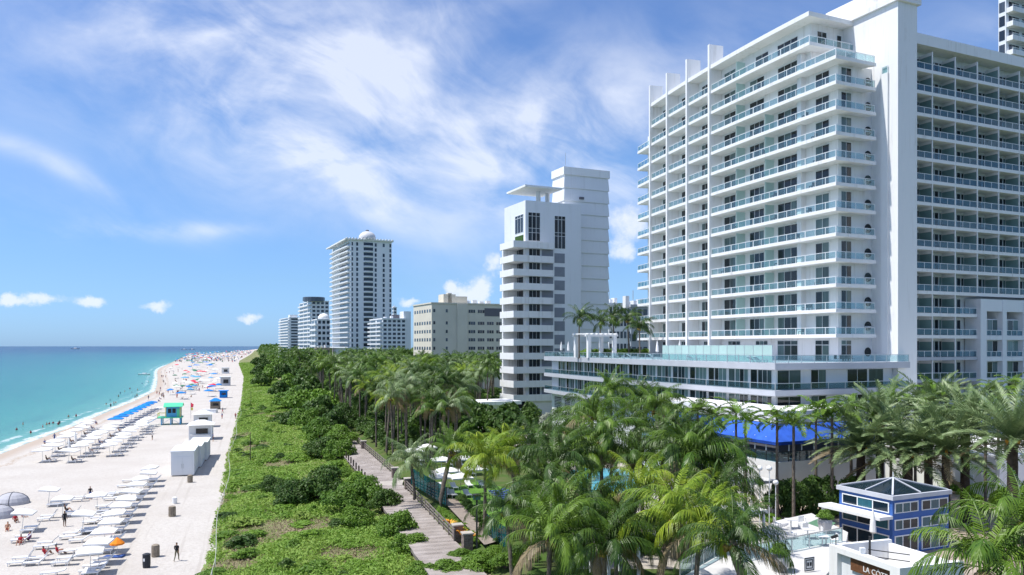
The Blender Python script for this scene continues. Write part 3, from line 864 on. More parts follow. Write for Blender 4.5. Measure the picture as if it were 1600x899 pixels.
for z in (14.66, 11.4):
    rail(hotel, PP.line(.1, PT - .1, .12, 4.2), z, .88, 4.2, 'terrace_glass', glass='rail_glass_dark', split=False, frame='steel', thick=.05)
    rail(hotel, [ql(.12, .12), ql(S_END - .1, .12)], z, .88, 3.0, 'terrace_glass', glass='rail_glass_dark', split=False, frame='steel', thick=.05)
    for s0, s1, n in ((1.75, 5.6, 2), (7.2, 9.8, 2), (13.4, 17.0, 2), (17.2, 19.9, 1)):
        wall_window(hotel, ql(s0, 1.59), ql(s1, 1.59), z + .03, z + 2.4, n, 'pane_dark')
    t_ = 2.2
    while t_ < PT - 5:
        for o0, o1, n in ((.0, 2.5, 3), (2.56, 3.85, 1)):
            wall_window(hotel, PP.P(t_ + o1, 1.59), PP.P(t_ + o0, 1.59), z + .03, z + 2.42, n, 'pane_teal' if n == 3 else 'pane_dark')
        t_ += 4.25
# louvres in the white base at the far end
for p0, p1 in ((866.5, 878.0), (882.5, 891.5)):
    a, b_ = PP.P(PP.T(p0, 1.59), 1.59), PP.P(PP.T(p1, 1.59), 1.59)
    for z0, z1 in ((7.9, 10.1), (4.6, 7.4)):
        wall_window(hotel, a, b_, z0, z1, 1, 'louvre', name='louvre_panel', pane_name='louvre_blade', mull=tuple(z0 + .3 * q for q in range(1, int((z1 - z0) / .3))), fr=.06)
# frosted glass screen, planting and pergola up on the deck
m = MB()
pts = PP.line(PP.T(1207, 3.6), PP.T(1035, 3.6), 3.6, 1.7)
for a, b_ in zip(pts[:-1], pts[1:]):
    L = sqrt((b_[0] - a[0]) ** 2 + (b_[1] - a[1]) ** 2); e = ((b_[0] - a[0]) / L, (b_[1] - a[1]) / L)
    p = MB(); p.obox(a, e, (-e[1], e[0]), .05, L - .05, -.02, .02, 17.98, 20.1); p.build('deck_screen', 'screen_green', hotel)
    m.obox(a, e, (-e[1], e[0]), -.04, .04, -.04, .04, 17.945, 20.15)
m.build('screen_post', 'steel', hotel)

# ------------------------------------------------------------------ neighbouring buildings
def local(O):
    return lambda s, w: (O[0] + UX[0] * s + VX[0] * w, O[1] + UX[1] * s + VX[1] * w)
def solve_s(O, px, w=0.0):        # distance inland along the front at which the photo shows px
    f_ = (px - 800) / F; x0 = O[0] + VX[0] * w; y0 = O[1] + VX[1] * w
    return (f_ * y0 - x0) / (UX[0] - f_ * UX[1])
def solve_w(O, px, s=0.0):
    f_ = (px - 800) / F; x0 = O[0] + UX[0] * s; y0 = O[1] + UX[1] * s
    return (f_ * y0 - x0) / (VX[0] - f_ * VX[1])
def simple_pane(parent, a, b, z0, z1, mat='pane_far', proud=0.05, name='window'):
    L = sqrt((b[0] - a[0]) ** 2 + (b[1] - a[1]) ** 2); e = ((b[0] - a[0]) / L, (b[1] - a[1]) / L)
    m = MB(); m.obox(a, e, (e[1], -e[0]), 0, L, -.1, proud, z0, z1)
    return m.build(name, mat, parent)

# white tower with stepped balconies beside the hotel
Y_ = 186.0
NO = at(821, 541, Y_)[:2]; nl = local(NO); N = NO
sc_ = F / Y_
zy = lambda y, Y=Y_: CAMZ + (541 - y) * Y / F
nt = thing('balcony_tower', (NO[0], NO[1], GZ), 'narrow white apartment tower with solid white balconies beside the hotel', 'tower')
s908, s950, s883, s866 = [solve_s(NO, p) for p in (908, 950, 883, 866)]
d802 = solve_w(NO, 802)
ztop = zy(313)
m = MB(); m.prism([nl(0, 0), nl(s908, 0), nl(s908, 12), nl(0, 12)], GZ - .2, ztop); m.build('wall', 'cool_white', nt)
# rear shaft with horizontal ribs
RO = nl(solve_s(NO, 882, 4.0), 4.0); rl = local(RO)
sw = solve_s(RO, 950); zr = zy(266, 190)
m = MB(); m.prism([rl(0, 0), rl(sw, 0), rl(sw, 6), rl(0, 6)], GZ - .2, zr); shaft = m.build('rear_shaft', 'cool_white', nt)
z = zr - 3.2
while z > 10:
    m = MB(); q0 = [rl(-.24, -.24), rl(sw + .24, -.24), rl(sw + .24, 6.3), rl(-.24, 6.3)]; q1 = [rl(-.04, -.04), rl(sw + .04, -.04), rl(sw + .04, 6.1), rl(-.04, 6.1)]
    m.add([(x, y, z) for x, y in q0] + [(x, y, z + .12) for x, y in q0] + [(x, y, z + 2.9) for x, y in q1], [(3, 2, 1, 0), (8, 9, 10, 11)] + [(i + o, (i + 1) % 4 + o, (i + 1) % 4 + 4 + o, i + 4 + o) for i in range(4) for o in (0, 4)])
    m.build('cladding_band', 'cool_white', shaft)
    z -= 3.15
m = MB(); m.prism([rl(-.35, -.35), rl(sw + .35, -.35), rl(sw + .35, 6.3), rl(-.35, 6.3)], zr, zr + 1.9); m.build('parapet', 'white', shaft)
m = MB(); m.tube([(*rl(.6, .6), zr + 1.9), (*rl(.6, .6), zr + 5.5)], .06, 6); m.build('mast', 'steel', shaft)
m = MB(); m.obox(rl(0, 0), UX, VX, 4.0, 5.2, -.55, 0, zy(310, 195), zy(306.5, 195)); m.build('vent_grille', 'louvre', shaft)
# flat canopy over the roof terrace
CO = at(823, 541, 185.0)[:2]; cl = local(CO)
m = MB(); zc_ = CAMZ + (541 - 291.6) * 185 / F
m.prism([cl(-.4, 0), cl(solve_s(CO, 878), 0), cl(solve_s(CO, 878), 10.5), cl(-.4, 10.5)], zc_, zc_ + .45); can = m.build('roof_canopy', 'white', nt)
for s_, w_ in ((5, 4), (8.5, 6)):
    m = MB(); p = cl(s_, w_); m.tube([(p[0], p[1], ztop), (p[0], p[1], zc_)], .55, 12); m.build('column', 'white', can)
# balconies
a_, b_ = 3.75, 1.5
BO = nl(-a_, -b_); bl = local(BO)
sb = solve_s(BO, 866); wb = solve_w(BO, 781)
for i in range(12):
    zt = zy(375.7, 183) - 3.235 * i
    zb = zt - 1.55
    m = MB(); e_ = 2.2
    # parapet front, parapet sea side, floor
    m.obox(BO, UX, VX, 0, sb, 0, .25, zb, zt); m.obox(BO, UX, VX, 0, .25, .25, wb, zb, zt); m.obox(BO, UX, VX, .25, sb, .25, wb, zb, zb + .3)
    m.build('balcony', 'white', nt)
    if i == 0: continue
    z0, z1 = zt + .1, zt + 1.75
    k0, k1 = solve_s(nl(0, 0), 826), solve_s(nl(0, 0), 844)
    wall_window(nt, nl(k0, -.01), nl(k1, -.01), zb + .32 + .4, z1, 3, 'pane_blue', fr=.08)
    simple_pane(nt, nl(k1 + .4, 0), nl(s866 - .3, 0), zb + .4, z1 - .05, 'panel_grey', .04, 'recess_panel')
    simple_pane(nt, nl(s866 + .05, 0), nl(s883 - .1, 0), zb + .25, zt + 1.0, 'panel_grey', .03, 'grey_panel')
    # sea side windows
    w0 = wall_window(nt, nl(-.01, 6.6), nl(-.01, 1.0), zb + .8, z1, 2, 'pane_blue', fr=.08)
    m = MB(); m.obox(BO, UX, VX, .05, a_, b_ + 4.5, b_ + 5.2, zb + .301, zb + 3.2); m.build('fin', 'white', nt)
for (p0, p1, ya, yb, n, mu) in ((825, 844, 331, 376, 3, (356, 363)), (866, 883.5, 333.5, 386, 3, (360.5, 366))):
    wall_window(nt, nl(solve_s(NO, p0), -.01), nl(solve_s(NO, p1), -.01), zy(yb), zy(ya), n, 'pane_blue', mull=tuple(zy(q) for q in mu[::-1]) + (zy(ya + 6),), fr=.1)
wall_window(nt, nl(-.01, solve_w(NO, 805)), nl(-.01, solve_w(NO, 818)), zy(362), zy(333), 3, 'pane_blue', mull=(zy(338),), fr=.1)
simple_pane(nt, nl(-.01, solve_w(NO, 805)), nl(-.01, solve_w(NO, 818)), zy(376), zy(366), 'leaf_dark', .05, 'planter_window')
m = MB(); m.prism([nl(-3.2, -1.0), nl(s883, -1.0), nl(s883, 10), nl(-3.2, 10)], GZ - .2, zy(375.7, 183) - 3.235 * 11 - 1.56); m.build('base_wall', 'white_stucco', nt)
simple_pane(nt, nl(-2.9, -1.0), nl(-.6, -1.0), 5.6, 7.2, 'pane_blue')

# broad beige block
Y_ = 305.0
BO_ = at(674.5, 541, Y_)[:2]; gl_ = local(BO_)
bg_ = thing('beige_block', (BO_[0], BO_[1], GZ), 'broad beige flat-roofed block with rows of small square windows', 'building')
zz = lambda y, Y=Y_: CAMZ + (541 - y) * Y / F
s_r = solve_s(BO_, 800); w_l = solve_w(BO_, 646)
s_in = solve_s(BO_, 757)
m = MB(); m.prism([gl_(0, 0), gl_(s_r, 0), gl_(s_r, 14), gl_(0, max(14, w_l))], GZ - .2, zz(474.5)); m.build('wall', 'beige', bg_)
m = MB(); m.prism([gl_(-.3, -.3), gl_(s_r, -.3), gl_(s_r, 14), gl_(-.3, w_l)], zz(474.5), zz(472.5)); m.build('parapet', 'beige', bg_)
for p0, p1, y0, ww in ((693, 712, 458, 6), (712, 730, 461, 5), (700, 706, 456, 2)):
    m = MB(); m.obox(gl_(0, 4), UX, VX, solve_s(gl_(0, 4), p0), solve_s(gl_(0, 4), p1), 0, ww, zz(472.5), zz(y0)); m.build('roof_housing', 'beige', bg_)
for q in range(4):
    m = MB(); m.obox(gl_(solve_s(BO_, 735) + q * 3.4, 5 + q), UX, VX, 0, 1.8, 0, 1.6, zz(472.5), zz(472.5) + 1.2 + .4 * (q % 2)); m.build('roof_unit', 'cool_white', bg_)
ROWS = (485.5, 504.5, 518, 531, 544.5, 558)
for r, y in enumerate(ROWS):
    z1, z0 = zz(y - 2.5), zz(y + 2.5)
    for k in range(7):
        w0 = w_l * (.05 + k * .135)
        simple_pane(bg_, gl_(0, w0 + w_l * .075), gl_(0, w0), z0, z1)
    pxs = [(677, 680), (696.5, 699.5)] + [(731 + 1.2 + q * 14.4 + h * 3.6, 731 + 4.2 + q * 14.4 + h * 3.6) for q in range(4) for h in range(3)]
    for p0, p1 in pxs:
        if r == 0 and p0 > 755: continue
        if p1 > 786: continue
        s0, s1 = solve_s(BO_, p0), solve_s(BO_, p1)
        simple_pane(bg_, gl_(s0, 0), gl_(s1, 0), z0, z1)
simple_pane(bg_, gl_(s_in, 0), gl_(s_r - .2, 0), zz(493), zz(480), 'louvre', .05, 'loggia')
simple_pane(bg_, gl_(solve_s(BO_, 714), 0), gl_(solve_s(BO_, 730), 0), GZ, zz(474.6), 'beige', .5, 'stair_panel')

# tall white tower with a domed roof
Y_ = 520.0
DO = at(548, 541, Y_)[:2]; dl_ = local(DO)
dt = thing('domed_tower', (DO[0], DO[1], GZ), 'tallest white condominium tower with a pale dome on its roof', 'tower')
zd = lambda y: CAMZ + (541 - y) * Y_ / F
s613 = solve_s(DO, 612); w516 = solve_w(DO, 519)
m = MB(); m.prism([dl_(0, 0), dl_(s613, 0), dl_(s613, 20), dl_(0, w516)], GZ - .2, zd(375)); m.build('wall', 'cool_white', dt)
for i in range(21):
    z = zd(381) - i * 3.32
    s = lambda p: solve_s(DO, p)
    for p0, p1 in ((549.5, 551.5), (556.5, 559.5), (585.5, 588.5), (598, 601), (608.5, 611)):
        if p0 == 598 and i == 1: continue
        simple_pane(dt, dl_(s(p0), 0), dl_(s(p1), 0), z - 1.1, z + 1.1, 'pane_far', .12)
    # curved balcony stack in the middle
    c0, c1 = s(567.5), s(583.5)
    m = MB(); m.prism([dl_(c0, -.05), dl_(c0 + 1, -1.1), dl_((c0 + c1) / 2, -1.6), dl_(c1 - 1, -1.1), dl_(c1, -.05)], z - 1.65, z - .75); m.build('balcony', 'cool_white', dt)
    simple_pane(dt, dl_(c0 + .3, 0), dl_(c1 - .3, 0), z - .7, z + 1.3, 'pane_far', .15)
    # left hand balconies
    e0, e1 = -2.0, s(548.5)
    simple_pane(dt, dl_(s(528.5), 0) if False else dl_(-.01, w516 * .55), dl_(-.01, w516 * .06), z - .9, z + 1.2, 'pane_far', .15)
    m = MB(); m.prism([dl_(-2.0, .4), dl_(-.02, .0), dl_(-.02, w516), dl_(-2.2, w516 * .97), dl_(-3.0, w516 * .55)], z - 1.75, z - 1.0); m.build('balcony', 'cool_white', dt)
m = MB(); m.prism([dl_(-4, -1.5), dl_(s613 + 1, -1.5), dl_(s613 + 1, 21), dl_(-4, w516 + 2)], zd(375), zd(373)); m.build('roof_slab', 'white', dt)
for k in range(16):
    m = MB(); s_ = -3 + (s613 + 3) * k / 15; m.obox(dl_(s_, -3.0), UX, VX, -.3, .3, 0, 2.6, zd(373), zd(372)); m.build('pergola_beam', 'white', dt)
dc = dl_((s(567.5) + s(583.5)) / 2 + .2, 3.5)
m = MB(); rr = 5.6
m.lathe(dc[0], dc[1], [(rr, zd(373)), (rr, zd(369)), (rr * .95, zd(366)), (rr * .8, zd(363)), (rr * .55, zd(360.5)), (rr * .2, zd(359))], 24); dome = m.build('dome', 'copper_dome', dt, smooth=True)
m = MB(); m.lathe(dc[0], dc[1], [(1.2, zd(359.2)), (1.2, zd(357.5)), (.3, zd(356.5))], 10); m.build('lantern', 'louvre', dome)

# plain generator for the far blocks
def far_block(name, label, px0, pxc, px1, ytop, Y, floors, dark=0.5, mat='cool_white', setback=None, pitch=None, nfront=3, nside=3, balc=True):
    O = at(pxc, 541, Y)[:2]; f2 = local(O)
    th = thing(name, (O[0], O[1], GZ), label, 'building')
    zt = CAMZ + (541 - ytop) * Y / F
    s1 = solve_s(O, px1); w1 = solve_w(O, px0) if pxc > px0 + .5 else 12
    m = MB(); m.prism([f2(0, 0), f2(s1, 0), f2(s1, 14), f2(0, w1)], GZ - .2, zt); m.build('wall', mat, th)
    m = MB(); m.prism([f2(-.4, -.4), f2(s1 + .3, -.4), f2(s1 + .3, 14), f2(-.4, w1)], zt, zt + .7); m.build('parapet', mat, th)
    for q in range(3):
        m = MB(); m.obox(f2(s1 * (.15 + .3 * q), 4 + q), UX, VX, 0, max(1.0, s1 * .1), 0, 2, zt + .001, zt + 1.6 + .5 * q); m.build('roof_unit', 'cool_white', th)
    m = MB(); p = f2(s1 * .5, 6); m.tube([(p[0], p[1], zt), (p[0], p[1], zt + 5)], .12, 5); m.build('antenna', 'steel', th)
    ph = (zt - GZ) / floors
    for i in range(floors):
        z = zt - (i + 1) * ph
        for k in range(nfront):
            a = s1 * (k + .18) / nfront; b = s1 * (k + .82) / nfront
            simple_pane(th, f2(a, 0), f2(b, 0), z + ph * .3, z + ph * .85, 'pane_far', .1)
        for k in range(nside):
            a = w1 * (k + .1) / nside; b = w1 * (k + .9) / nside
            simple_pane(th, f2(0, b), f2(0, a), z + ph * .3, z + ph * .9, 'pane_far', .1)
        if balc:
            m = MB(); m.prism([f2(-1.6, -.2), f2(-.02, -.2), f2(-.02, w1 - .2), f2(-1.6, w1 - .2)], z, z + ph * .34); m.build('balcony', mat, th)
    return th, f2, s1, w1, zt
th, f2, s1, w1, zt = far_block('balcony_block', 'white mid-rise block left of the beige building', 578, 598, 634, 499, 470, 13, nfront=5, nside=2)
m = MB(); m.obox(f2(s1 * .95, 2), UX, VX, 0, 4.5, 0, 8, GZ, zt + 5); m.build('stair_tower', 'cool_white', th)
m = MB(); m.obox(f2(s1 * .55, 5), UX, VX, 0, 4, 0, 5, zt, zt + 3); m.build('roof_housing', 'louvre', th)
th, f2, s1, w1, zt = far_block('glass_top_block', 'slim pale tower with a blue glass drum on top, far left', 468, 487, 514, 471, 720, 16, nfront=4, nside=3)
m = MB(); p = f2(s1 * .2, 6); m.lathe(p[0], p[1], [(10, zt), (10, zt + 3.6), (9.6, zt + 4.0)], 20); m.build('glass_drum', 'pane_far', th)
th, f2, s1, w1, zt = far_block('low_balcony_block', 'stepped white block with dark balconies before the domed tower', 487, 496, 516, 500, 600, 9, nfront=3, nside=2)
m = MB(); p = f2(s1 * .6, 5); m.lathe(p[0], p[1], [(4.5, zt), (4.2, zt + 2.5), (2.8, zt + 4.4), (.3, zt + 5.2)], 16); m.build('vault', 'white', th, smooth=True)
th, f2, s1, w1, zt = far_block('terraced_block', 'leftmost far block with dark window bands above the trees', 437, 452, 468, 497, 900, 15, nfront=1, nside=1)
m = MB(); m.obox(f2(s1 * .1, 4), UX, VX, 0, s1 * .75, 0, 10, zt + .7, zt + 3.8); m.build('penthouse', 'cool_white', th)
far_block('low_villa', 'low terracotta coloured house at the foot of the domed tower', 492, 495, 515, 545, 560, 2, mat='paving', nfront=3, nside=1, balc=False)
th, f2, s1, w1, zt = far_block('narrow_tower', 'thin pale far tower just right of the domed tower', 613, 615, 620, 481, 900, 16, nfront=1, nside=1, balc=False)
far_block('grey_block', 'low grey block seen between the narrow tower and the hotel', 951, 951.5, 985, 477, 235, 8, mat='cool_white', nfront=6, nside=1, balc=False)
th, f2, s1, w1, zt = far_block('slate_block', 'grey flat block with slatted crown just left of the hotel balconies', 985, 986, 1030, 480, 215, 8, mat='slab_grey', nfront=5, nside=1, balc=False)
m = MB(); m.obox(f2(.2, 3), UX, VX, 0, 1.2, 0, 1.5, zt, zt + 3.2); m.build('chimney', 'white', th)
# tall tower at the right edge
Y_ = 190.0
RO_ = at(1572, 541, Y_)[:2]; r2 = local(RO_)
rt = thing('tall_balcony_tower', (RO_[0], RO_[1], GZ), 'tall white balcony tower cut by the right edge behind the hotel', 'tower')
m = MB(); m.prism([r2(0, 0), r2(26, 0), r2(26, 14), r2(0, solve_w(RO_, 1560))], GZ - .2, 120); m.build('wall', 'cool_white', rt)
for i in range(21):
    z = 118 - 3.4 * i
    m = MB(); m.prism([r2(.1, -1.6), r2(26, -1.6), r2(26, -.02), r2(.1, -.02)], z - 1.5, z - .35); m.build('balcony', 'white', rt)
    for k in range(5): wall_window(rt, r2(.8 + 5 * k, -.01), r2(4.8 + 5 * k, -.01), z - .3, z + 1.5, 3, 'pane_far')
    w_ = solve_w(RO_, 1560)
    simple_pane(rt, r2(0, w_ * .9), r2(0, w_ * .15), z - 1.0, z + 1.4)
    rail(rt, [r2(.2, -1.5), r2(25.8, -1.5)], z - .35, .5, 3, 'glass_strip', split=False)

# low white pavilion among the palms below the narrow tower
PO = on(752, 634, 8.0)[:2]; pl = local(PO)
lp = thing('garden_pavilion', (PO[0], PO[1], GZ), 'low white flat-roofed pavilion among palms below the narrow tower', 'pavilion')
m = MB(); m.obox(PO, UX, VX, 0, 9, 0, 8, 8.0, 8.7); m.build('roof', 'white', lp)
m = MB(); m.obox(PO, UX, VX, .8, 8.2, .8, 7.2, GZ, 8.0); m.build('wall', 'white_stucco', lp)

# ------------------------------------------------------------------ garden structures in front of the hotel
# restaurant with blue awning
RO2 = at(1214, 541, 84.0)[:2]; rr2 = local(RO2)
ra = thing('awning_restaurant', (RO2[0], RO2[1], GZ), 'low white restaurant with a bright blue awning below the hotel podium', 'restaurant')
sR, wR = 16.0, 26.0
m = MB(); m.prism([rr2(0, 0), rr2(sR, 0), rr2(sR, 4.5), rr2(4.5, 4.5), rr2(4.5, wR), rr2(0, wR)], GZ - .1, 7.7); m.build('base_wall', 'white_stucco', ra)
m = MB(); m.prism([rr2(1.6, 1.6), rr2(sR, 1.6), rr2(sR, 8), rr2(8, 8), rr2(8, wR), rr2(1.6, wR)], 11.6, 12.9); m.build('roof', 'white', ra)
m = MB(); m.prism([rr2(3, 3), rr2(sR, 3), rr2(sR, 7.6), rr2(7.6, 7.6), rr2(7.6, wR), rr2(3, wR)], 7.7, 11.6); m.build('inner_wall', 'louvre', ra)
def awn(parent, a0, a1, b0, b1, za, zb, name='awning', mat='blue_awning', n=1):
    for k in range(n):
        f0, f1 = k / n, (k + 1) / n
        L = lambda p, q, f_: (p[0] + (q[0] - p[0]) * f_, p[1] + (q[1] - p[1]) * f_)
        p, q, r_, s_ = L(a0, a1, f0), L(a0, a1, f1), L(b0, b1, f1), L(b0, b1, f0)
        m = MB()
        top = [(*p, za), (*q, za), (*r_, zb), (*s_, zb)]; bot = [(x, y, z - .05) for x, y, z in top]; val = [(r_[0], r_[1], zb - .35), (s_[0], s_[1], zb - .35)]
        m.add(top + bot + val, [(0, 1, 2, 3), (7, 6, 5, 4), (0, 4, 5, 1), (1, 5, 6, 2), (3, 7, 4, 0), (2, 8, 9, 3), (7, 9, 8, 6)])
        m.build(name, mat, parent)
awn(ra, rr2(1.5, 1.5), rr2(sR, 1.5), rr2(-.3, -.3), rr2(sR, -.3), 11.55, 9.9, n=8)
awn(ra, rr2(1.5, wR), rr2(1.5, 1.5), rr2(-.3, wR), rr2(-.3, -.3), 11.55, 9.9, n=13)
rail(ra, [rr2(.1, wR), rr2(.1, .1), rr2(sR, .1)], 7.7, 1.1, 1.6, 'glass_pane', glass='rail_glass_dark', frame='dark_metal')
m = MB()
for k in range(16):
    p = rr2(.12, wR * k / 15); m.obox(p, UX, VX, -.05, .05, -.05, .05, 8.8, 10.3)
for k in range(1, 10):
    p = rr2(sR * k / 9, .12); m.obox(p, UX, VX, -.05, .05, -.05, .05, 8.8, 10.2)
m.build('awning_post', 'frame_white', ra)

# blue glass pavilion
EO = (30.5, 63.8); el_ = local(EO); ZE = 8.0
bp_ = thing('blue_pavilion', (EO[0], EO[1], GZ), 'blue square pavilion with white window frames and a glass pyramid roof', 'pavilion')
sE, wE = 6.6, 5.4
m = MB(); m.obox(EO, UX, VX, 0, sE, 0, wE, GZ - .1, ZE - .35); m.build('wall', 'blue_paint', bp_)
m = MB(); m.obox(EO, UX, VX, -.18, sE + .18, -.18, wE + .18, ZE - .35, ZE); m.build('eave', 'container_grey', bp_)
apx = (*el_(sE / 2, wE / 2), ZE + .8)
cr = [(*el_(0.05, .05), ZE + .01), (*el_(sE - .05, .05), ZE + .01), (*el_(sE - .05, wE - .05), ZE + .01), (*el_(.05, wE - .05), ZE + .01)]
m = MB(); m.add(cr + [apx], [(0, 1, 4), (1, 2, 4), (2, 3, 4), (3, 0, 4), (3, 2, 1, 0)]); gr = m.build('glass_roof', 'roof_glass', bp_)
for i in range(4):
    m = MB(); m.bar((cr[i][0], cr[i][1], cr[i][2] + .04), (apx[0], apx[1], apx[2] + .04), .14, .08); m.build('roof_bar', 'container_grey', gr)
    j = (i + 1) % 4; mid = [(cr[i][q] + cr[j][q]) / 2 for q in range(3)]
    m = MB(); m.bar((mid[0], mid[1], mid[2] + .04), (apx[0], apx[1], apx[2] + .03), .10, .07); m.build('roof_bar', 'container_grey', gr)
m = MB(); m.tube([(apx[0], apx[1], apx[2]), (apx[0], apx[1], apx[2] + .5)], .04, 6); m.build('finial', 'frame_white', gr)
for z0, z1 in ((6.55, 7.4), (5.2, 6.05), (3.35, 4.75)):
    wall_window(bp_, el_(-.01, wE - .35), el_(-.01, .3), z0, z1, 3, 'pane_pavilion', fr=.09)
    wall_window(bp_, el_(.2, -.01), el_(2.9, -.01), z0, z1, 3, 'pane_pavilion', fr=.09)
    wall_window(bp_, el_(3.3, -.01), el_(sE - .15, -.01), z0, z1, 3, 'pane_pavilion', fr=.09)
m = MB(); m.obox(EO, UX, VX, -1.5, -.02, -.05, wE + .9, 6.12, 6.38); m.build('sun_shelf', 'white', bp_)
m = MB(); m.obox(EO, UX, VX, -1.3, -1.15, wE + .3, wE + .75, GZ, 6.12); m.build('shelf_post', 'white', bp_)

# cafe building with the sign
SO = (20.95, 43.0); ZT = 8.0
CU, CV = (0.948, 0.318), (-0.318, 0.948)
sl_ = lambda s, w: (SO[0] + CU[0] * s + CV[0] * w, SO[1] + CU[1] * s + CV[1] * w)
cb = thing('sign_cafe', (SO[0], SO[1], GZ), 'white roofless parapet building with a brown LA CÔTE sign, bottom right', 'cafe')
sS, wS = 4.5, 5.5
def wallp(name, a, b, z0, z1, t0, mat='white'):
    m = MB(); m.obox(SO, CU, CV, a[0], b[0], a[1], b[1], z0, z1); return m.build(name, mat, cb)
wallp('pillar', (0, 0), (.5, .7), GZ - .1, ZT - .34, 0)
wallp('pillar', (0, wS - .7), (.5, wS), GZ - .1, ZT - .34, 0)
wallp('top_beam', (0, 0), (.5, wS), ZT - .34, ZT, 0)
wallp('recessed_wall', (.3, .7), (.499, wS - .7), GZ, ZT - .341, 0, 'cool_white')
wallp('side_wall', (.501, 0), (sS, .3), GZ, ZT - .002, 0)
wallp('back_wall', (.501, wS - .3), (sS, wS), GZ, ZT - .004, 0)
wallp('rear_wall', (sS - .3, .301), (sS, wS - .301), GZ, ZT - .2, 0)
wallp('roof_floor', (.501, .301), (sS - .301, wS - .301), 6.6, 6.8, 0, 'terrace_white')
sg = MB(); sg.obox(SO, CU, CV, .18, .298, .72, 3.9, 6.86, 7.58); sgn = sg.build('sign_board', 'sign_wood', cb)
def text_mesh(txt, size, mat, parent, origin, xdir, ext=0.01, name='lettering', align='LEFT'):
    cu = bpy.data.curves.new('text', 'FONT'); cu.body = txt; cu.size = size; cu.extrude = ext; cu.align_x = align; cu.resolution_u = 3
    to = bpy.data.objects.new('text', cu); COL.objects.link(to)
    dg = bpy.context.evaluated_depsgraph_get(); dg.update()
    me = bpy.data.meshes.new_from_object(to.evaluated_get(dg))
    bpy.data.objects.remove(to)
    me.materials.clear(); me.materials.append(MATS[mat])
    X = Vector((xdir[0], xdir[1], 0)).normalized(); Z = Vector((0, 0, 1)); Nn = X.cross(Z)
    M = Matrix((( X.x, Z.x, Nn.x, origin[0]), (X.y, Z.y, Nn.y, origin[1]), (X.z, Z.z, Nn.z, origin[2]), (0, 0, 0, 1)))
    me.transform(M)
    o = bpy.data.objects.new(name, me); COL.objects.link(o); o.parent = parent
    return o
text_mesh('LA CÔTE', .46, 'cloth_white', sgn, (*sl_(.165, 2.9), 7.05), (-CV[0], -CV[1]))
text_mesh('RESTAURANT', .15, 'cloth_white', sgn, (*sl_(.165, 2.35), 6.60), (-VX[0], -VX[1])) if False else None
m = MB(); p = sl_(.25, wS - .3); m.tube([(p[0], p[1], ZT), (p[0], p[1], ZT + .5)], .03, 6); m.bar((p[0] - .25, p[1] + .1, ZT + .42), (p[0] + .1, p[1] - .05, ZT + .6), .12, .16); m.build('floodlight', 'dark_metal', cb)
m = MB(); p = sl_(.25, wS * .55); m.box(p[0] - .12, p[0] + .12, p[1] - .1, p[1] + .1, ZT, ZT + .12); m.box(p[0] - .14, p[0] + .14, p[1] - .12, p[1] + .12, ZT + .12, ZT + .36); m.build('floodlight', 'cool_white', cb)
m = MB(); p = sl_(2.6, wS - .5)
m.tube([(p[0], p[1], 6.8), (p[0], p[1], 8.4)], .07, 8); m.bar((p[0] - .1, p[1], 7.6), (*sl_(3.9, 3.2), 7.6), .05, .05); m.bar((p[0] - .1, p[1], 7.2), (*sl_(3.9, 3.2), 7.2), .05, .05); m.build('pipe_rail', 'dark_metal', cb)
m = MB(); p = sl_(3.5, 1.7); m.tube([(p[0], p[1], 6.8), (p[0], p[1], 7.5)], .04, 6); m.box(p[0] - .2, p[0] + .2, p[1] - .15, p[1] + .15, 7.5, 7.6); m.box(p[0] - .18, p[0] - .05, p[1] - .1, p[1] + .1, 7.6, 7.85); m.box(p[0] + .05, p[0] + .18, p[1] - .1, p[1] + .1, 7.6, 7.85); m.build('camera_bracket', 'cool_white', cb)

# raised white terrace left of the cafe
TZ = 5.4
tp = [on(x, y, TZ)[:2] for x, y in ((1060, 905), (1165, 842), (1212, 814), (1268, 802), (1325, 832), (1318, 868), (1285, 905))]
te = thing('white_terrace', (*tp[0], GZ), 'raised white roof terrace with glass railing left of the cafe', 'terrace')
m = MB(); m.prism(tp, GZ - .1, TZ); m.build('terrace_base', 'terrace_white', te)
gm = [on(x, y, TZ)[:2] for x, y in ((1262, 818), (1290, 828), (1306, 818), (1283, 809))]
m = MB(); m.prism(gm, TZ + .004, TZ + .03); m.build('turf_mat', 'turf_mat', te)
rail(te, [on(1150, 880, TZ)[:2], on(1316, 846, TZ)[:2]], TZ, 1.05, 1.8, 'glass_pane', frame='steel')
rail(te, [on(1062, 903, TZ)[:2], on(1176, 840, TZ)[:2]], TZ, 1.05, 1.8, 'glass_pane', frame='steel')
# cafe tables, chairs and a low white box planter on it
def cafe_table(p, z, label):
    th = thing('cafe_table', (p[0], p[1], z), label, 'table')
    m = MB(); m.box(-.4, .4, -.4, .4, .71, .75); o = m.build('table_top', 'lounger_frame'); o.parent = th
    m = MB(); m.tube([(0, 0, .03), (0, 0, .71)], .05, 8); o = m.build('pedestal', 'steel'); o.parent = th
    m = MB(); m.box(-.25, .25, -.25, .25, 0, .03); o = m.build('base', 'steel'); o.parent = th
def cafe_chair(p, z, rz, label, mat='lounger_frame', group='white terrace chairs'):
    th = thing('cafe_chair', (p[0], p[1], z), label, 'chair', group, rz)
    m = MB(); m.box(-.23, .23, -.23, .23, .42, .46); o = m.build('seat', mat); o.parent = th
    m = MB(); m.box(-.23, .23, .2, .24, .46, .88); o = m.build('backrest', mat); o.parent = th
    for a in (-.2, .2):
        for b in (-.2, .2):
            m = MB(); m.box(a - .02, a + .02, b - .02, b + .02, 0, .42); o = m.build('leg', 'steel'); o.parent = th
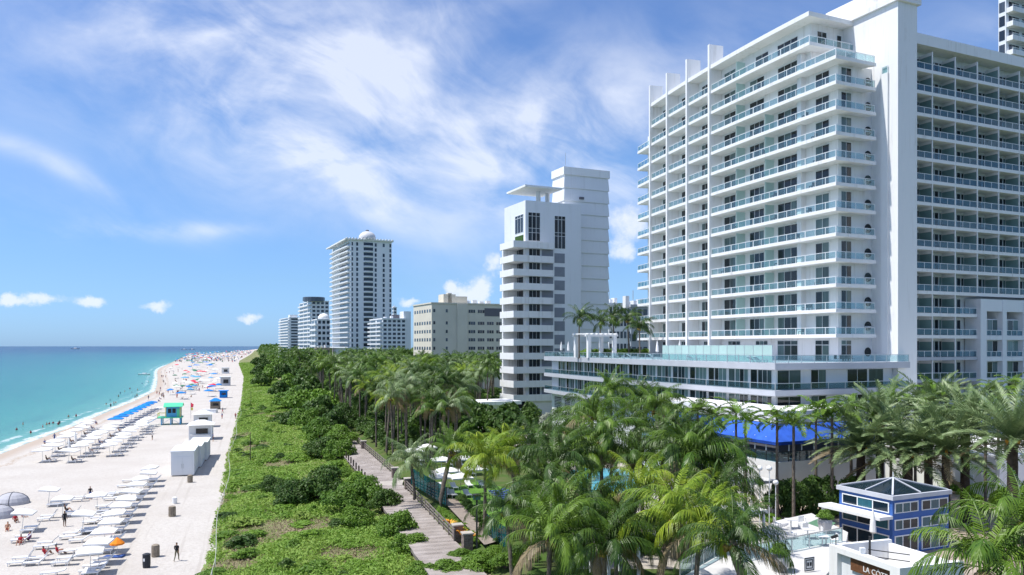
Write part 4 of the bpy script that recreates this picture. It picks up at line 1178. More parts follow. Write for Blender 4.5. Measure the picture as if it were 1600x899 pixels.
for k, (x, y) in enumerate(((1262, 842), (1236, 826), (1285, 853))):
    p = on(x, y, TZ)[:2]; cafe_table(p, TZ, ['square cafe table in the middle of the white terrace', 'square cafe table near the back of the white terrace', 'square cafe table beside the cafe wall'][k])
    for a in (.9, -1.1):
        cafe_chair((p[0] + a, p[1] + .1), TZ, pi / 2 * (-1 if a > 0 else 1), 'white chair drawn up to a cafe table on the terrace')
def planter(p, z, label, r=.55, h=1.1, plant=True, mat='planter'):
    th = thing('planter', (p[0], p[1], z), label, 'planter')
    m = MB(); m.lathe(0, 0, [(r * .62, 0), (r * .85, h * .35), (r, h * .8), (r * .92, h), (r * .8, h), (r * .8, h - .12)], 16); o = m.build('pot', mat, smooth=False); o.parent = th
    return th
PLANTERS = [planter(on(1289, 833, TZ)[:2], TZ, 'tall grey pot with a green shrub on the terrace'),
            planter(on(1218, 893, TZ)[:2], TZ, 'grey round pot behind the glass railing of the terrace', .6, 1.0)]
m = MB(); p = on(1255, 826, TZ)[:2]; m.obox(p, UX, VX, -.3, .3, -.25, .25, TZ + .03, TZ + .5); m.obox(p, UX, VX, -.3, .3, .2, .25, TZ + .5, TZ + .95)
for a in (-.25, .25): m.obox(p, UX, VX, a - .03, a + .03, -.2, .2, TZ, TZ + .03)
tag(m.build('white_armchair', 'white'), 'single white armchair at the back of the terrace', 'chair')
def closed_umbrella(p, z, label, h=2.6, mat='white_canvas', group=None):
    th = thing('closed_umbrella', (p[0], p[1], z), label, 'umbrella', group)
    m = MB(); m.tube([(0, 0, 0), (0, 0, h)], .03, 6); o = m.build('pole', 'steel'); o.parent = th
    m = MB(); m.lathe(0, 0, [(.16, h * .38), (.26, h * .42), (.2, h * .7), (.1, h * .9), (.03, h * 1.02)], 9); o = m.build('canopy', mat); o.parent = th
closed_umbrella(on(1364, 856, GZ + 1)[:2], GZ + 1, 'closed white umbrella in front of the blue pavilion', 3.0)
sgp = on(1262, 905, 4.0)
m = MB(); p = on(1262, 893, TZ); O_ = (p[0], p[1])
sq = thing('terrace_sign', (p[0], p[1], TZ), 'square white plaque with black frame emblem on the terrace railing', 'sign')
m.obox(O_, UX, VX, -.42, .42, -.14, -.10, TZ + .05, TZ + .95); m.build('plaque', 'white', sq)
m = MB()
for r_, w_ in ((.40, .05), (.27, .05)):
    for a in (-1, 1):
        m.obox(O_, UX, VX, a * r_ - w_ / 2, a * r_ + w_ / 2, -.16, -.14, TZ + .5 - r_ - w_ / 2, TZ + .5 + r_ + w_ / 2)
        m.obox(O_, UX, VX, -r_ + w_ / 2, r_ - w_ / 2, -.16, -.14, TZ + .5 + a * r_ - w_ / 2, TZ + .5 + a * r_ + w_ / 2)
for a in (-.11, .11): m.obox(O_, UX, VX, a - .07, a + .07, -.16, -.14, TZ + .38, TZ + .62)
m.build('emblem', 'black_plastic', sq)

# white service block at the right
WO = at(1562, 541, 87)[:2]
wb_ = thing('white_annex', (WO[0], WO[1], GZ), 'plain white low annex wall behind the date palms, right', 'building')
m = MB(); m.obox(WO, UX, VX, 0, 22, 0, 16, GZ - .1, 7.7); m.build('wall', 'white', wb_)
m = MB(); m.obox(WO, UX, VX, -.1, 22, -.1, 16, 7.7, 7.95); m.build('coping', 'white', wb_)
m = MB(); m.obox(WO, UX, VX, -.08, 0, 3, 4.2, GZ, 5.5); m.build('door', 'cool_white', wb_)
# flat-roofed cabanas and globe lamps by the pool
def cabana(p, z, w1, w2, h, label):
    th = thing('cabana', (p[0], p[1], z), label, 'cabana')
    m = MB(); m.obox((0, 0), UX, VX, -w1 / 2, w1 / 2, -w2 / 2, w2 / 2, h, h + .28); o = m.build('roof', 'terrace_white'); o.parent = th
    for a in (-1, 1):
        for b in (-1, 1):
            m = MB(); m.obox((a * (w1 / 2 - .25) * UX[0] + b * (w2 / 2 - .25) * VX[0], a * (w1 / 2 - .25) * UX[1] + b * (w2 / 2 - .25) * VX[1]), UX, VX, -.09, .09, -.09, .09, 0, h); o = m.build('post', 'white'); o.parent = th
for k, (x, y, w1, w2) in enumerate(((1168, 753, 4.5, 3.5), (1068, 752, 5.5, 3.2), (1130, 800, 6, 4), (960, 838, 3, 3))):
    cabana(on(x, y, 6.2)[:2], GZ, w1, w2, 3.0, ['white flat-roofed cabana under the blue awning restaurant', 'white flat cabana roof showing between the pool palms',
           'wide white cabana roof half hidden by palms left of terrace', 'small white cabana under the palms at bottom centre'][k])
for k, (x, y) in enumerate(((1173, 732), (1187, 732), (1202, 732), (1212, 754))):
    p = at(x, y, 72); th = thing('globe_lamp', (p[0], p[1], GZ), ['leftmost', 'second', 'third', 'lowest'][k] + ' white globe lamp before the blue awning restaurant', 'lamp', 'white globe lamps')
    h = p[2] - GZ
    m = MB(); m.tube([(0, 0, 0), (0, 0, h - .2)], .04, 6); o = m.build('post', 'frame_white'); o.parent = th
    m = MB(); m.lathe(0, 0, [(.05, h - .24), (.2, h - .15), (.27, h), (.2, h + .17), (.04, h + .26)], 12); o = m.build('globe', 'lamp_globe', smooth=True); o.parent = th
# pool
pc = on(955, 750, GZ)
m = MB(); ring = [(pc[0] + 6.5 * cos(a) + 1.2 * cos(2 * a), pc[1] + 9 * sin(a), ) for a in np.linspace(0, 2 * pi, 33)[:-1]]
m.prism([(x, y) for x, y in ring], GZ + .02, GZ + .10); tag(m.build('swimming_pool', 'pool_tile'), kind='structure')
# pergola and loungers on the hotel deck
PGO = at(920, 541, 139)[:2]
pg = thing('deck_pergola', (PGO[0], PGO[1], 17.94), 'white square pergola standing on the hotel deck below the palms', 'pergola')
for s_ in (0, 5.2):
    for w_ in (0, 4.5):
        m = MB(); m.obox(PGO, UX, VX, s_ - .3, s_ + .3, w_ - .3, w_ + .3, 17.94, 21.7); m.build('post', 'white', pg)
for w_ in (-.0, 4.5):
    m = MB(); m.obox(PGO, UX, VX, -.7, 5.9, w_ - .2, w_ + .2, 21.7, 22.05); m.build('beam', 'white', pg)
for k in range(7):
    m = MB(); m.obox(PGO, UX, VX, -.4 + .95 * k, -.2 + .95 * k, -.6, 5.1, 22.06, 22.25); m.build('slat', 'white', pg)
def chaise(p, z, rz, label, group, mat='lounger_frame', cush=None, back=35):
    th = thing('sun_lounger', (p[0], p[1], z), label, 'sun lounger', group, rz)
    for nm, me in chaise_meshes(mat, back):
        o = bpy.data.objects.new(nm, me); COL.objects.link(o); o.parent = th
    return th
_CH = {}
def chaise_meshes(mat, back):
    if (mat, back) not in _CH:
        a = R(back); L = .72
        s1 = MB(); s1.box(-.75, .55, -.32, .32, .30, .37)
        s2 = MB(); s2.add([(.55, -.32, .31), (.55, .32, .31), (.55 + L * cos(a), .32, .31 + L * sin(a)), (.55 + L * cos(a), -.32, .31 + L * sin(a)),
                           (.55, -.32, .38), (.55, .32, .38), (.55 + L * cos(a) - .03, .32, .38 + L * sin(a)), (.55 + L * cos(a) - .03, -.32, .38 + L * sin(a))],
                          [(3, 2, 1, 0), (4, 5, 6, 7), (0, 1, 5, 4), (1, 2, 6, 5), (2, 3, 7, 6), (3, 0, 4, 7)])
        s3 = MB()
        for x in (-.65, .5):
            for y in (-.29, .29): s3.box(x - .03, x + .03, y - .03, y + .03, 0, .30)
        _CH[(mat, back)] = [('mattress', s1.mesh('mattress', mat)), ('backrest', s2.mesh('backrest', mat)), ('frame', s3.mesh('frame', 'lounger_frame'))]
    return _CH[(mat, back)]
for k, (px, d_) in enumerate(((882, 3), (990, 2.2), (1025, 2.3), (1085, 2.0), (1180, 1.6), (1190, 1.6))):
    p = PP.P(PP.T(px, d_), d_)
    chaise(p, 17.95, R(200), ORD[k] + ' white lounger along the hotel deck edge counted from the far end', 'loungers on the hotel deck')
for k, (px, d_) in enumerate(((877, 5), (888, 5), (898, 5), (1027, 4.4), (1062, 4.4))):
    p = PP.P(PP.T(px, d_), d_)
    closed_umbrella(p, 17.95, ORD[k] + ' closed white umbrella on the hotel deck counted from the far end', 2.9, group='closed umbrellas on the hotel deck')
for k in range(4):
    p = ql(11.0 + k * .9, 1.0); cafe_chair(p, 17.95, R(24), 'dark dining chair at the deck railing near the stair core', 'dark_metal', 'dining chairs on the hotel deck')
for k, (a, b) in enumerate(((1025, 1036), )):
    pass

# ------------------------------------------------------------------ boardwalk
def bw_deck(name, label, y0, y1, wid, z):
    th = thing(name, (bwr((y0 + y1) / 2), (y0 + y1) / 2, z), label, 'boardwalk')
    m = MB(); y = y0; n = 0
    k = -.331 if y0 > 101 else -.30
    L = sqrt(1 + k * k); e = (k / L, 1 / L); nv = (-e[1], e[0])
    base = (bwr(y0 + .01), y0)
    tot = (y1 - y0) * L
    s = 0.0; i = 0
    th_planks = MB()
    while s < tot:
        wj = 0.02 * sin(i * 12.9); th_planks.obox(base, e, nv, s, s + .185, -.05 + wj, wid + wj, z - .06, z + .006 * sin(i * 5.3)); s += .20; i += 1
    pk = th_planks.build('deck_planks', 'deck_wood', th); pk['kind'] = 'stuff'
    m = MB()
    for d_ in (.2, wid / 2, wid - .2): m.obox(base, e, nv, 0, tot, d_ - .08, d_ + .08, z - .5, z - .061)
    m.build('joists', 'rail_wood', th)
    return th, base, e, nv, tot
dm = bpy.data.materials.new('deck_wood'); dm.use_nodes = True; MATS['deck_wood'] = dm
t = NT(dm.node_tree); b = t.n['Principled BSDF']
g = t.node('ShaderNodeNewGeometry')
c = t.mix(g.outputs['Random Per Island'], (0.34, 0.295, 0.265, 1), (0.25, 0.215, 0.19, 1))
c = t.mix(t.smooth(t.noise(g.outputs['Position'], .5, 5).outputs['Fac'], .4, .7), c, (0.40, 0.355, 0.325))
t.l.new(c, b.inputs['Base Color']); b.inputs['Roughness'].default_value = .85
def wood_rail(th, base, e, nv, s0, s1, d, z, h=1.1, gap=2.2, rails=(.35, .68, 1.02)):
    P = lambda s, dd, zz_: (base[0] + e[0] * s + nv[0] * dd, base[1] + e[1] * s + nv[1] * dd, zz_)
    n = int((s1 - s0) / gap)
    for i in range(n + 1):
        s = s0 + (s1 - s0) * i / n
        m = MB(); m.obox(base, e, nv, s - .06, s + .06, d - .06, d + .06, z - .4, z + h); m.build('rail_post', 'rail_wood', th)
        if i < n:
            for r_ in rails:
                m = MB(); m.bar(P(s + .06, d, z + r_), P(s0 + (s1 - s0) * (i + 1) / n - .06, d, z + r_), .06, .13); m.build('rail', 'rail_wood', th)
BZ = 2.5
tA, bA, eA, nA, LA = bw_deck('boardwalk', 'farther stretch of the grey wooden boardwalk beside the palm grove', 104, 190, 4.4, BZ)
wood_rail(tA, bA, eA, nA, 1.0, 70, .05, BZ)
for i in range(8):
    m = MB(); m.obox(bA, eA, nA, 2 + 3.0 * i - .09, 2 + 3.0 * i + .09, 4.2, 4.38, BZ - .5, BZ + .95); m.build('bollard_post', 'bark', tA)
tB, bB, eB, nB, LB = bw_deck('boardwalk', 'nearer stretch of the grey wooden boardwalk ending at stone pillars', 60, 100.5, 4.2, BZ)
wood_rail(tB, bB, eB, nB, 12, 40, .05, BZ)
wood_rail(tB, bB, eB, nB, 33, 41.5, -1.6, BZ)
flat('boardwalk_landing', [(bwr(100.6), 100.2), (bwr(100.6) - 3.4, 100.2), (bwr(104.2) - 4.2, 104.3), (bwr(104.2) + .5, 104.3)], BZ - .02, 'concrete')
PIL = [(564, 697), (612, 742), (632, 760), (707, 838), (722, 852)]
PL = ['stone pillar halfway along the far boardwalk railing', 'stone pillar where the two boardwalk stretches meet', 'stone pillar at the far end of the near boardwalk railing',
      'stone pillar at the near end of the boardwalk railing', 'stone pillar beside the gate, nearest the camera']
for k, (x, y) in enumerate(PIL):
    p = on(x, y + 4, BZ); th = thing('stone_pillar', (p[0] + .45, p[1], BZ - .4), PL[k], 'pillar', 'stone pillars of the boardwalk')
    m = MB()
    for r_ in range(6):
        for q in range(2):
            o_ = .0 if r_ % 2 else .08
            m = MB(); j = .012 * ((r_ * 3 + q) % 3)
            if r_ % 2: m.obox((0, 0), eB, nB, -.42 + q * .43, -.01 + q * .43, -.42 - j, .42 + j, r_ * .27, r_ * .27 + .25)
            else: m.obox((0, 0), eB, nB, -.42 - j, .42 + j, -.42 + q * .43, -.01 + q * .43, r_ * .27, r_ * .27 + .25)
            o = m.build('stone_block', 'stone'); o.parent = th
    m = MB(); m.obox((0, 0), eB, nB, -.38, .38, -.38, .38, 0, 1.6); o = m.build('mortar_core', 'concrete'); o.parent = th
    m = MB(); m.obox((0, 0), eB, nB, -.5, .5, -.5, .5, 1.62, 1.74); o = m.build('cap', 'concrete'); o.parent = th
# teal mesh fence
def mesh_fence(a, b, z, h, label):
    th = thing('mesh_fence', (a[0], a[1], z), label, 'fence')
    L = sqrt((b[0] - a[0]) ** 2 + (b[1] - a[1]) ** 2); e = ((b[0] - a[0]) / L, (b[1] - a[1]) / L); nv = (-e[1], e[0]); n = max(1, round(L / 1.5))
    for k in range(n + 1):
        m = MB(); m.obox(a, e, nv, k * L / n - .04, k * L / n + .04, -.04, .04, z, z + h + .05); m.build('post', 'dark_metal', th)
        if k < n:
            m = MB(); m.obox(a, e, nv, k * L / n + .05, (k + 1) * L / n - .05, -.012, .012, z + .06, z + h); m.build('panel', 'rail_glass_teal', th)
glassmat('rail_glass_teal', (0.16, 0.34, 0.36), 0.2, 0.45, (0.02, 0.14, 0.15))
mesh_fence((-12.3, 97), (-6.9, 83.5), GZ, 2.0, 'dark teal mesh fence beside the boardwalk entrance')
mesh_fence((-2.2, 71), (-.4, 65.5), GZ, 1.8, 'short dark teal gate fence by the nearest stone pillar')
# lamp post and poles
p = on(745, 856, GZ - .2); th = thing('lamp_post', (p[0], p[1], GZ - .2), 'black square-headed lamp post at the end of the boardwalk', 'lamp post')
m = MB(); m.box(-.07, .07, -.07, .07, 0, 4.1); o = m.build('post', 'dark_metal'); o.parent = th
m = MB(); m.box(-.3, .3, -.3, .3, 4.1, 4.42); o = m.build('lamp_head', 'fence_teal'); o.parent = th
m = MB(); m.box(-.34, .34, -.34, .34, 4.42, 4.5); o = m.build('lamp_cap', 'dark_metal'); o.parent = th
for k, (x, y, h) in enumerate(((391, 722, 4.8), (392, 633, 5.0))):
    p = on(x, y, .9); m = MB(); m.tube([(0, 0, 0), (0, 0, h)], [.09, .06], 7); m.lathe(0, 0, [(.12, 0), (.12, .25)], 7); m.lathe(0, 0, [(.08, h), (.03, h + .12)], 7)
    o = m.build('dune_pole', 'bark'); o.location = (p[0], p[1], dune_z(p[0], p[1])); tag(o, ['thin dark pole in the dune grass nearer the camera', 'thin dark pole in the dune grass farther along'][k], 'pole')
# rope fence along the dune foot
rf = thing('rope_fence', (xd(71), 71, 0), 'low white rope fence along the foot of the dune', 'fence')
yy = 58.0; prev = None; k = 0
while yy < 250:
    x = xd(yy) + .8 + .35 * sin(yy * .12); z = dune_z(x, yy)
    m = MB(); m.tube([(x, yy, z - .1), (x, yy, z + 1.0)], .035, 6); m.build('post', 'rope', rf)
    if prev:
        mid = ((x + prev[0]) / 2, (yy + prev[1]) / 2, (z + prev[2]) / 2 + .85)
        m = MB(); m.tube([(prev[0], prev[1], prev[2] + .95), mid, (x, yy, z + .95)], .016, 5); m.build('rope', 'rope', rf)
    prev = (x, yy, z); yy += 4.2 if yy < 130 else 8; k += 1

# ------------------------------------------------------------------ people
def body_mesh(name, joints, bones, mats):
    """one continuous figure: joints {name: (x, y, z, radius)} grown with a skin modifier; colours by body region"""
    me = bpy.data.meshes.new(name)
    ks = list(joints); ix = {k: i for i, k in enumerate(ks)}
    me.from_pydata([joints[k][:3] for k in ks], [(ix[a], ix[b]) for a, b in bones], [])
    o = bpy.data.objects.new(name, me); COL.objects.link(o)
    md = o.modifiers.new('skin', 'SKIN'); md.use_smooth_shade = True
    sv = me.skin_vertices[0].data
    for i, k in enumerate(ks):
        r = joints[k][3]; r = r if hasattr(r, '__len__') else (r, r)
        sv[i].radius = r; sv[i].use_root = (k == 'pelvis')
    sb = o.modifiers.new('sub', 'SUBSURF'); sb.levels = 1; sb.render_levels = 1
    dg = bpy.context.evaluated_depsgraph_get(); dg.update()
    out = bpy.data.meshes.new_from_object(o.evaluated_get(dg))
    bpy.data.objects.remove(o)
    out.name = name
    return out, joints
BONES = [('pelvis', 'waist'), ('waist', 'chest'), ('chest', 'neck'), ('neck', 'chin'), ('chin', 'head'), ('head', 'crown'), ('chin', 'nose'),
         ('chest', 'shl'), ('shl', 'ell'), ('ell', 'wrl'), ('wrl', 'hal'), ('chest', 'shr'), ('shr', 'elr'), ('elr', 'wrr'), ('wrr', 'har'),
         ('pelvis', 'hil'), ('hil', 'knl'), ('knl', 'anl'), ('anl', 'tol'), ('pelvis', 'hir'), ('hir', 'knr'), ('knr', 'anr'), ('anr', 'tor')]
def pose(kind):
    J = dict(pelvis=(0, 0, .95, (.15, .11)), waist=(0, 0, 1.10, (.13, .10)), chest=(0, 0, 1.33, (.16, .115)), neck=(0, 0, 1.50, .055), chin=(0, -.01, 1.57, .07),
             head=(0, 0, 1.66, .095), crown=(0, .01, 1.74, .075), nose=(0, -.09, 1.62, .022),
             shl=(-.19, 0, 1.42, .065), ell=(-.25, .03, 1.13, .045), wrl=(-.26, -.03, .88, .034), hal=(-.26, -.06, .78, .035),
             shr=(.19, 0, 1.42, .065), elr=(.25, .03, 1.13, .045), wrr=(.26, -.03, .88, .034), har=(.26, -.06, .78, .035),
             hil=(-.09, 0, .90, .10), knl=(-.10, -.02, .50, .065), anl=(-.10, .02, .09, .042), tol=(-.11, -.15, .035, .035),
             hir=(.09, 0, .90, .10), knr=(.10, -.02, .50, .065), anr=(.10, .02, .09, .042), tor=(.11, -.15, .035, .035))
    if kind == 'walk':
        J.update(knl=(-.10, -.20, .52, .065), anl=(-.10, -.22, .10, .042), tol=(-.11, -.38, .05, .035), knr=(.10, .06, .50, .065), anr=(.10, .34, .14, .042), tor=(.11, .24, .035, .035),
                 ell=(-.24, .14, 1.14, .045), wrl=(-.25, .16, .90, .034), hal=(-.25, .15, .80, .035), elr=(.24, -.08, 1.14, .045), wrr=(.23, -.26, .97, .034), har=(.23, -.34, .92, .035))
    if kind == 'sit':
        for k in ('pelvis', 'waist', 'chest', 'neck', 'chin', 'head', 'crown', 'nose', 'shl', 'ell', 'wrl', 'hal', 'shr', 'elr', 'wrr', 'har', 'hil', 'hir'):
            x, y, z, r = J[k]; J[k] = (x, y + (z - .95) * .22, z - .80, r)
        J.update(hil=(-.09, -.05, .14, .10), hir=(.09, -.05, .14, .10), knl=(-.14, -.42, .45, .065), knr=(.14, -.42, .45, .065), anl=(-.13, -.62, .09, .042), anr=(.13, -.62, .09, .042),
                 tol=(-.14, -.80, .04, .035), tor=(.14, -.80, .04, .035), wrl=(-.20, -.28, .42, .034), hal=(-.16, -.38, .44, .035), wrr=(.20, -.28, .42, .034), har=(.16, -.38, .44, .035))
    return J
_PB = {}
def person_mesh(kind, top, low):
    key = (kind, top, low)
    if key in _PB: return _PB[key]
    if kind not in _PB: _PB[kind] = body_mesh('person_' + kind, pose(kind), BONES, None)
    base, J = _PB[kind]
    me = base.copy()
    me.materials.clear()
    for mm in ('skin_tan', top or 'skin_tan', low or 'skin_tan', 'hair'): me.materials.append(MATS[mm])
    hz = J['chin'][2]; cy = J['chin'][1]; mi = []
    for p in me.polygons:
        c = p.center
        if kind == 'sit':
            v = 0
            if c.z > hz + .07 and c.y > cy - .045: v = 3
            elif c.z > hz + .13: v = 3
            elif .20 < c.z < J['neck'][2] - .02 and c.y > -.22 and abs(c.x) < .27: v = 1
            elif c.z <= .26 and c.y > -.35: v = 2
        else:
            v = 0
            if c.z > hz + .07 and c.y > cy - .045: v = 3
            elif c.z > hz + .13: v = 3
            elif 1.0 < c.z < 1.49 and abs(c.x) < .245: v = 1
            elif (.55 if low != 'cloth_olive' else .12) < c.z <= 1.0 and abs(c.x) < .215: v = 2
        mi.append(v)
    me.polygons.foreach_set('material_index', mi)
    _PB[key] = me
    return me
def person(kind, x, y, z, rz, top, low, label, group=None, s=1.0):
    o = obj('person', person_mesh(kind, top, low), loc=(x, y, z), rz=rz, scale=s)
    return tag(o, label, 'person', group)

# ------------------------------------------------------------------ beach furniture
_UM = {}
def umbrella_meshes(mat, w_, h, form):
    k = (mat, w_, h, form)
    if k not in _UM:
        c = MB(); n = 4 if form == 'square' else 8
        r = w_ / 2 * (1.414 if n == 4 else 1.0)
        ring = [(r * cos(2 * pi * (i + .5) / n), r * sin(2 * pi * (i + .5) / n)) for i in range(n)]
        rise = .42 if n == 4 else .55
        vs = [(0, 0, h + rise)] + [(x * .55, y * .55, h + rise * .52) for x, y in ring] + [(x, y, h) for x, y in ring] + [(x, y, h - .16) for x, y in ring]
        fs = []
        for i in range(n):
            j = (i + 1) % n
            fs += [(0, 1 + i, 1 + j), (1 + i, 1 + n + i, 1 + n + j, 1 + j), (1 + n + i, 1 + 2 * n + i, 1 + 2 * n + j, 1 + n + j)]
        c.add(vs, fs)
        p = MB(); p.tube([(0, 0, 0), (0, 0, h + rise - .03)], .03, 6); p.lathe(0, 0, [(.03, h + rise), (.01, h + rise + .1)], 6)
        rb = MB()
        for x, y in ring: rb.bar((0, 0, h - .25), (x * .55, y * .55, h + rise * .48), .025, .025)
        _UM[k] = [('canopy', c.mesh('canopy', mat)), ('pole', p.mesh('pole', 'steel')), ('rib', rb.mesh('rib', 'steel'))]
    return _UM[k]
def umbrella(x, y, z, mat, label, group=None, w_=2.5, h=2.05, form='square', rz=None, tilt=0.0):
    th = thing('beach_umbrella', (x, y, z), label, 'umbrella', group, R(18) if rz is None else rz)
    if tilt: th.rotation_euler[1] = tilt
    for nm, me in umbrella_meshes(mat, w_, h, form):
        o = bpy.data.objects.new(nm, me); COL.objects.link(o); o.parent = th
    return th
HB = R(108)     # along the coast

# near row by the sand track: square white umbrellas with a pair of loungers each
sh = [(247.5, 752), (241.9, 760.5), (232.9, 771), (226, 780.4), (217, 792.3), (209.3, 805.3), (203.6, 817), (195.8, 830.5), (190, 845.2), (180, 862), (172, 880), (160, 896)]
for k, (x, y) in enumerate(sh):
    p = on(x, y, 0); ux, uy = p[0] - .95, p[1] - .2
    umbrella(ux, uy, 0, 'white_canvas', f'{ORD[k]} white square umbrella in the row beside the sand track from far end', 'white umbrellas beside the sand track', 2.1, rz=R(18) + random.uniform(-.15, .15), tilt=random.uniform(-.10, .10))
    for j, q in enumerate((-.62, .62)):
        chaise((ux + .2 + q * -.33, uy + q), 0, R(18) + random.uniform(-.08, .08), f'{"nearer" if j == 0 else "farther"} white lounger under the {ORD[k]} umbrella beside the sand track', 'loungers beside the sand track', back=38)
    chaise((ux - 3.2, uy - .6), 0, R(18), f'white lounger on the sea side of the {ORD[k]} umbrella beside the sand track', 'loungers on the sea side of the track row', back=12 if k % 2 else 30)
# loose groups to their left
NL = [(75, 790),  (98, 806), (152, 800), (128, 832), (34, 830), (160, 777), (55, 855), (15, 880), (85, 880), (120, 865), (60, 812), (112, 782), (138, 815), (20, 845), (150, 850), (95, 840), (40, 880), (125, 893)]
for k, (x, y) in enumerate(NL):
    p = on(x, y, 0)
    if k in (0, 1, 2, 3, 4):
        umbrella(p[0], p[1], 0, 'white_canvas', f'white square umbrella standing loose on the near sand, {ORD[k]} from the sea tents' if k else 'white square umbrella standing loose beside the grey beach tents', 'loose white umbrellas on near sand', 2.1, tilt=random.uniform(-.12, .12))
    for j, q in enumerate((-.8, .8)):
        chaise((p[0] + .9 - q * .33, p[1] + q), 0, R(18) + random.uniform(-.1, .1), f'{"nearer" if j == 0 else "farther"} white lounger of the {ORD[k]} loose pair on the near sand', 'loose loungers on the near sand', back=[10, 40, 55][(k + j) % 3])
# people by the near loungers
for k, (px, py, kind, top, low, rz, lab) in enumerate([
        (35, 808, 'sit', 'cloth_red', 'cloth_red', 1.2, 'person in red sitting farthest back in the group near the tents'),
        (24, 816, 'sit', 'cloth_red', 'cloth_black', .8, 'person in dark red sitting behind the two loungers'),
        (12, 829, 'sit', 'skin_tan', 'cloth_red', .5, 'bare-backed person sitting at the left edge'),
        (32, 850, 'sit', 'cloth_red', 'cloth_red', .2, 'person in bright red sitting on the sand by a lounger'),
        (45, 845, 'sit', 'cloth_purple', 'cloth_black', -.4, 'person in purple sitting beside the person in bright red'),
        (70, 868, 'sit', 'cloth_red', 'cloth_red', 2.6, 'person in red sitting nearest the bottom of the beach'),
        (90, 866, 'sit', 'cloth_red', 'cloth_white', 1.9, 'person in red sitting by a half-raised lounger'),
        (103, 800, 'sit', 'cloth_black', 'cloth_blue', 2.2, 'person in dark clothes sitting on a lounger mid-sand'),
        (101, 823, 'stand', 'cloth_black', 'cloth_black', 1.0, 'person in black standing under a loose umbrella'),
        (141, 781, 'stand', 'cloth_black', 'cloth_blue', .4, 'person in black standing by the far loose loungers'),
        (276, 877, 'walk', 'cloth_black', 'cloth_olive', pi, 'person in black top and olive trousers walking along the sand track')]):
    p = on(px, py, 0); person(kind, p[0], p[1], 0, rz, top, low, lab)
p = on(183, 868, 0)
th = thing('orange_parasol', (p[0], p[1], 0), 'small orange parasol over a blue towel beside the track row', 'umbrella')
for nm, me in umbrella_meshes('cloth_orange', 1.3, 1.2, 'round'):
    o = bpy.data.objects.new(nm, me); COL.objects.link(o); o.parent = th
m = MB(); m.box(p[0] - .9, p[0] + .9, p[1] - 1.0, p[1] - .2, .02, .10); m.box(p[0] + .6, p[0] + .9, p[1] - 1.0, p[1] - .2, .10, .18); tag(m.build('blue_towel', 'cloth_blue'), 'blue towel spread under the orange parasol', 'towel')
# pop-up beach tents
for k, (px, py, r_) in enumerate(((20, 787, 1.9), (0, 808, 1.6))):
    p = on(px, py, 0); m = MB(); n = 18
    for i in range(7):
        for j in range(n): pass
    prof = [(r_, 0), (r_ * .97, .4), (r_ * .85, .8), (r_ * .62, 1.15), (r_ * .3, 1.36), (.04, 1.42)]
    m.lathe(0, 0, prof, n); th = thing('beach_tent', (p[0], p[1], 0), ['larger grey dome beach tent at the left edge', 'smaller grey dome beach tent cut by the left edge'][k], 'tent', rz=.3)
    o = m.build('tent_shell', 'tent_grey'); o.parent = th
    m = MB()
    for a in (0, pi / 2):
        m.tube([(cos(a) * rr_ * q, sin(a) * rr_ * q, z_ + .03) for q, seq in ((1, prof), (-1, prof[::-1])) for rr_, z_ in seq], .03, 5)
    o = m.build('tent_pole', 'dark_metal'); o.parent = th
    m = MB(); m.add([(-r_ * .75, -r_ * .72, .02), (r_ * .1, -r_ * 1.02, .02), (-r_ * .3, -r_ * .75, .85)], [(0, 1, 2)]); o = m.build('door_flap', 'black_plastic'); o.parent = th

# white umbrella field in the middle distance
fields = [((234, 667), (172, 712), 10, 'landward'), ((178, 676), (112, 722), 9, 'middle'), ((140, 672), (70, 722), 9, 'seaward')]
for (pa, pb, n, lab) in fields:
    a, b = on(*pa, 0), on(*pb, 0)
    for k in range(n):
        f_ = k / (n - 1); x = a[0] + (b[0] - a[0]) * f_ + random.uniform(-.6, .6); y = a[1] + (b[1] - a[1]) * f_ + random.uniform(-.8, .8)
        umbrella(x, y, 0, 'white_canvas', f'{ORD[k]} white umbrella from far end in the {lab} row of the white umbrella field', f'{lab} row of the white umbrella field', 2.8, 2.1, rz=R(18) + random.uniform(-.2, .2), tilt=random.uniform(-.12, .12))
        for j, q in enumerate((-.9, .9)):
            chaise((x + 1.2, y + q), 0, R(18), f'{"nearer" if j == 0 else "farther"} white lounger by the {ORD[k]} umbrella of the {lab} white row', f'loungers of the {lab} white row', back=30)
        if lab == 'landward': continue
        if k % 2 == 0:
            person('sit', x + 1.2, y - .9, .36, R(108), random.choice(['cloth_blue', 'cloth_black', None, 'cloth_white']), 'cloth_black', f'person resting on a lounger under the {ORD[k]} umbrella of the {lab} white row', 'people under the white umbrellas')
for k, (px, py) in enumerate(((108, 712), (118, 700))):
    p = on(px, py, 0); closed_umbrella(p, 0, ['closed pale umbrella at the near end of the white umbrella field', 'closed pale umbrella in the middle of the white umbrella field'][k], 3.2)
# blue umbrella row by the water
a, b = on(237, 640, 0), on(181, 669, 0)
for k in range(9):
    f_ = k / 8; x = a[0] + (b[0] - a[0]) * f_; y = a[1] + (b[1] - a[1]) * f_
    umbrella(x, y, 0, 'blue_canvas', f'{ORD[k]} blue umbrella from the far end of the row by the water', 'blue umbrellas in a row by the water', 3.3, 2.3)
    chaise((x + 2.0, y - 1), 0, R(18), f'lounger beside the {ORD[k]} blue umbrella of the row by the water', 'loungers of the blue row', mat='lounger_navy')
    chaise((x + 2.2, y + 1), 0, R(18), f'lounger just beyond the {ORD[k]} blue umbrella of the row by the water', 'loungers of the blue row', mat='lounger_frame')
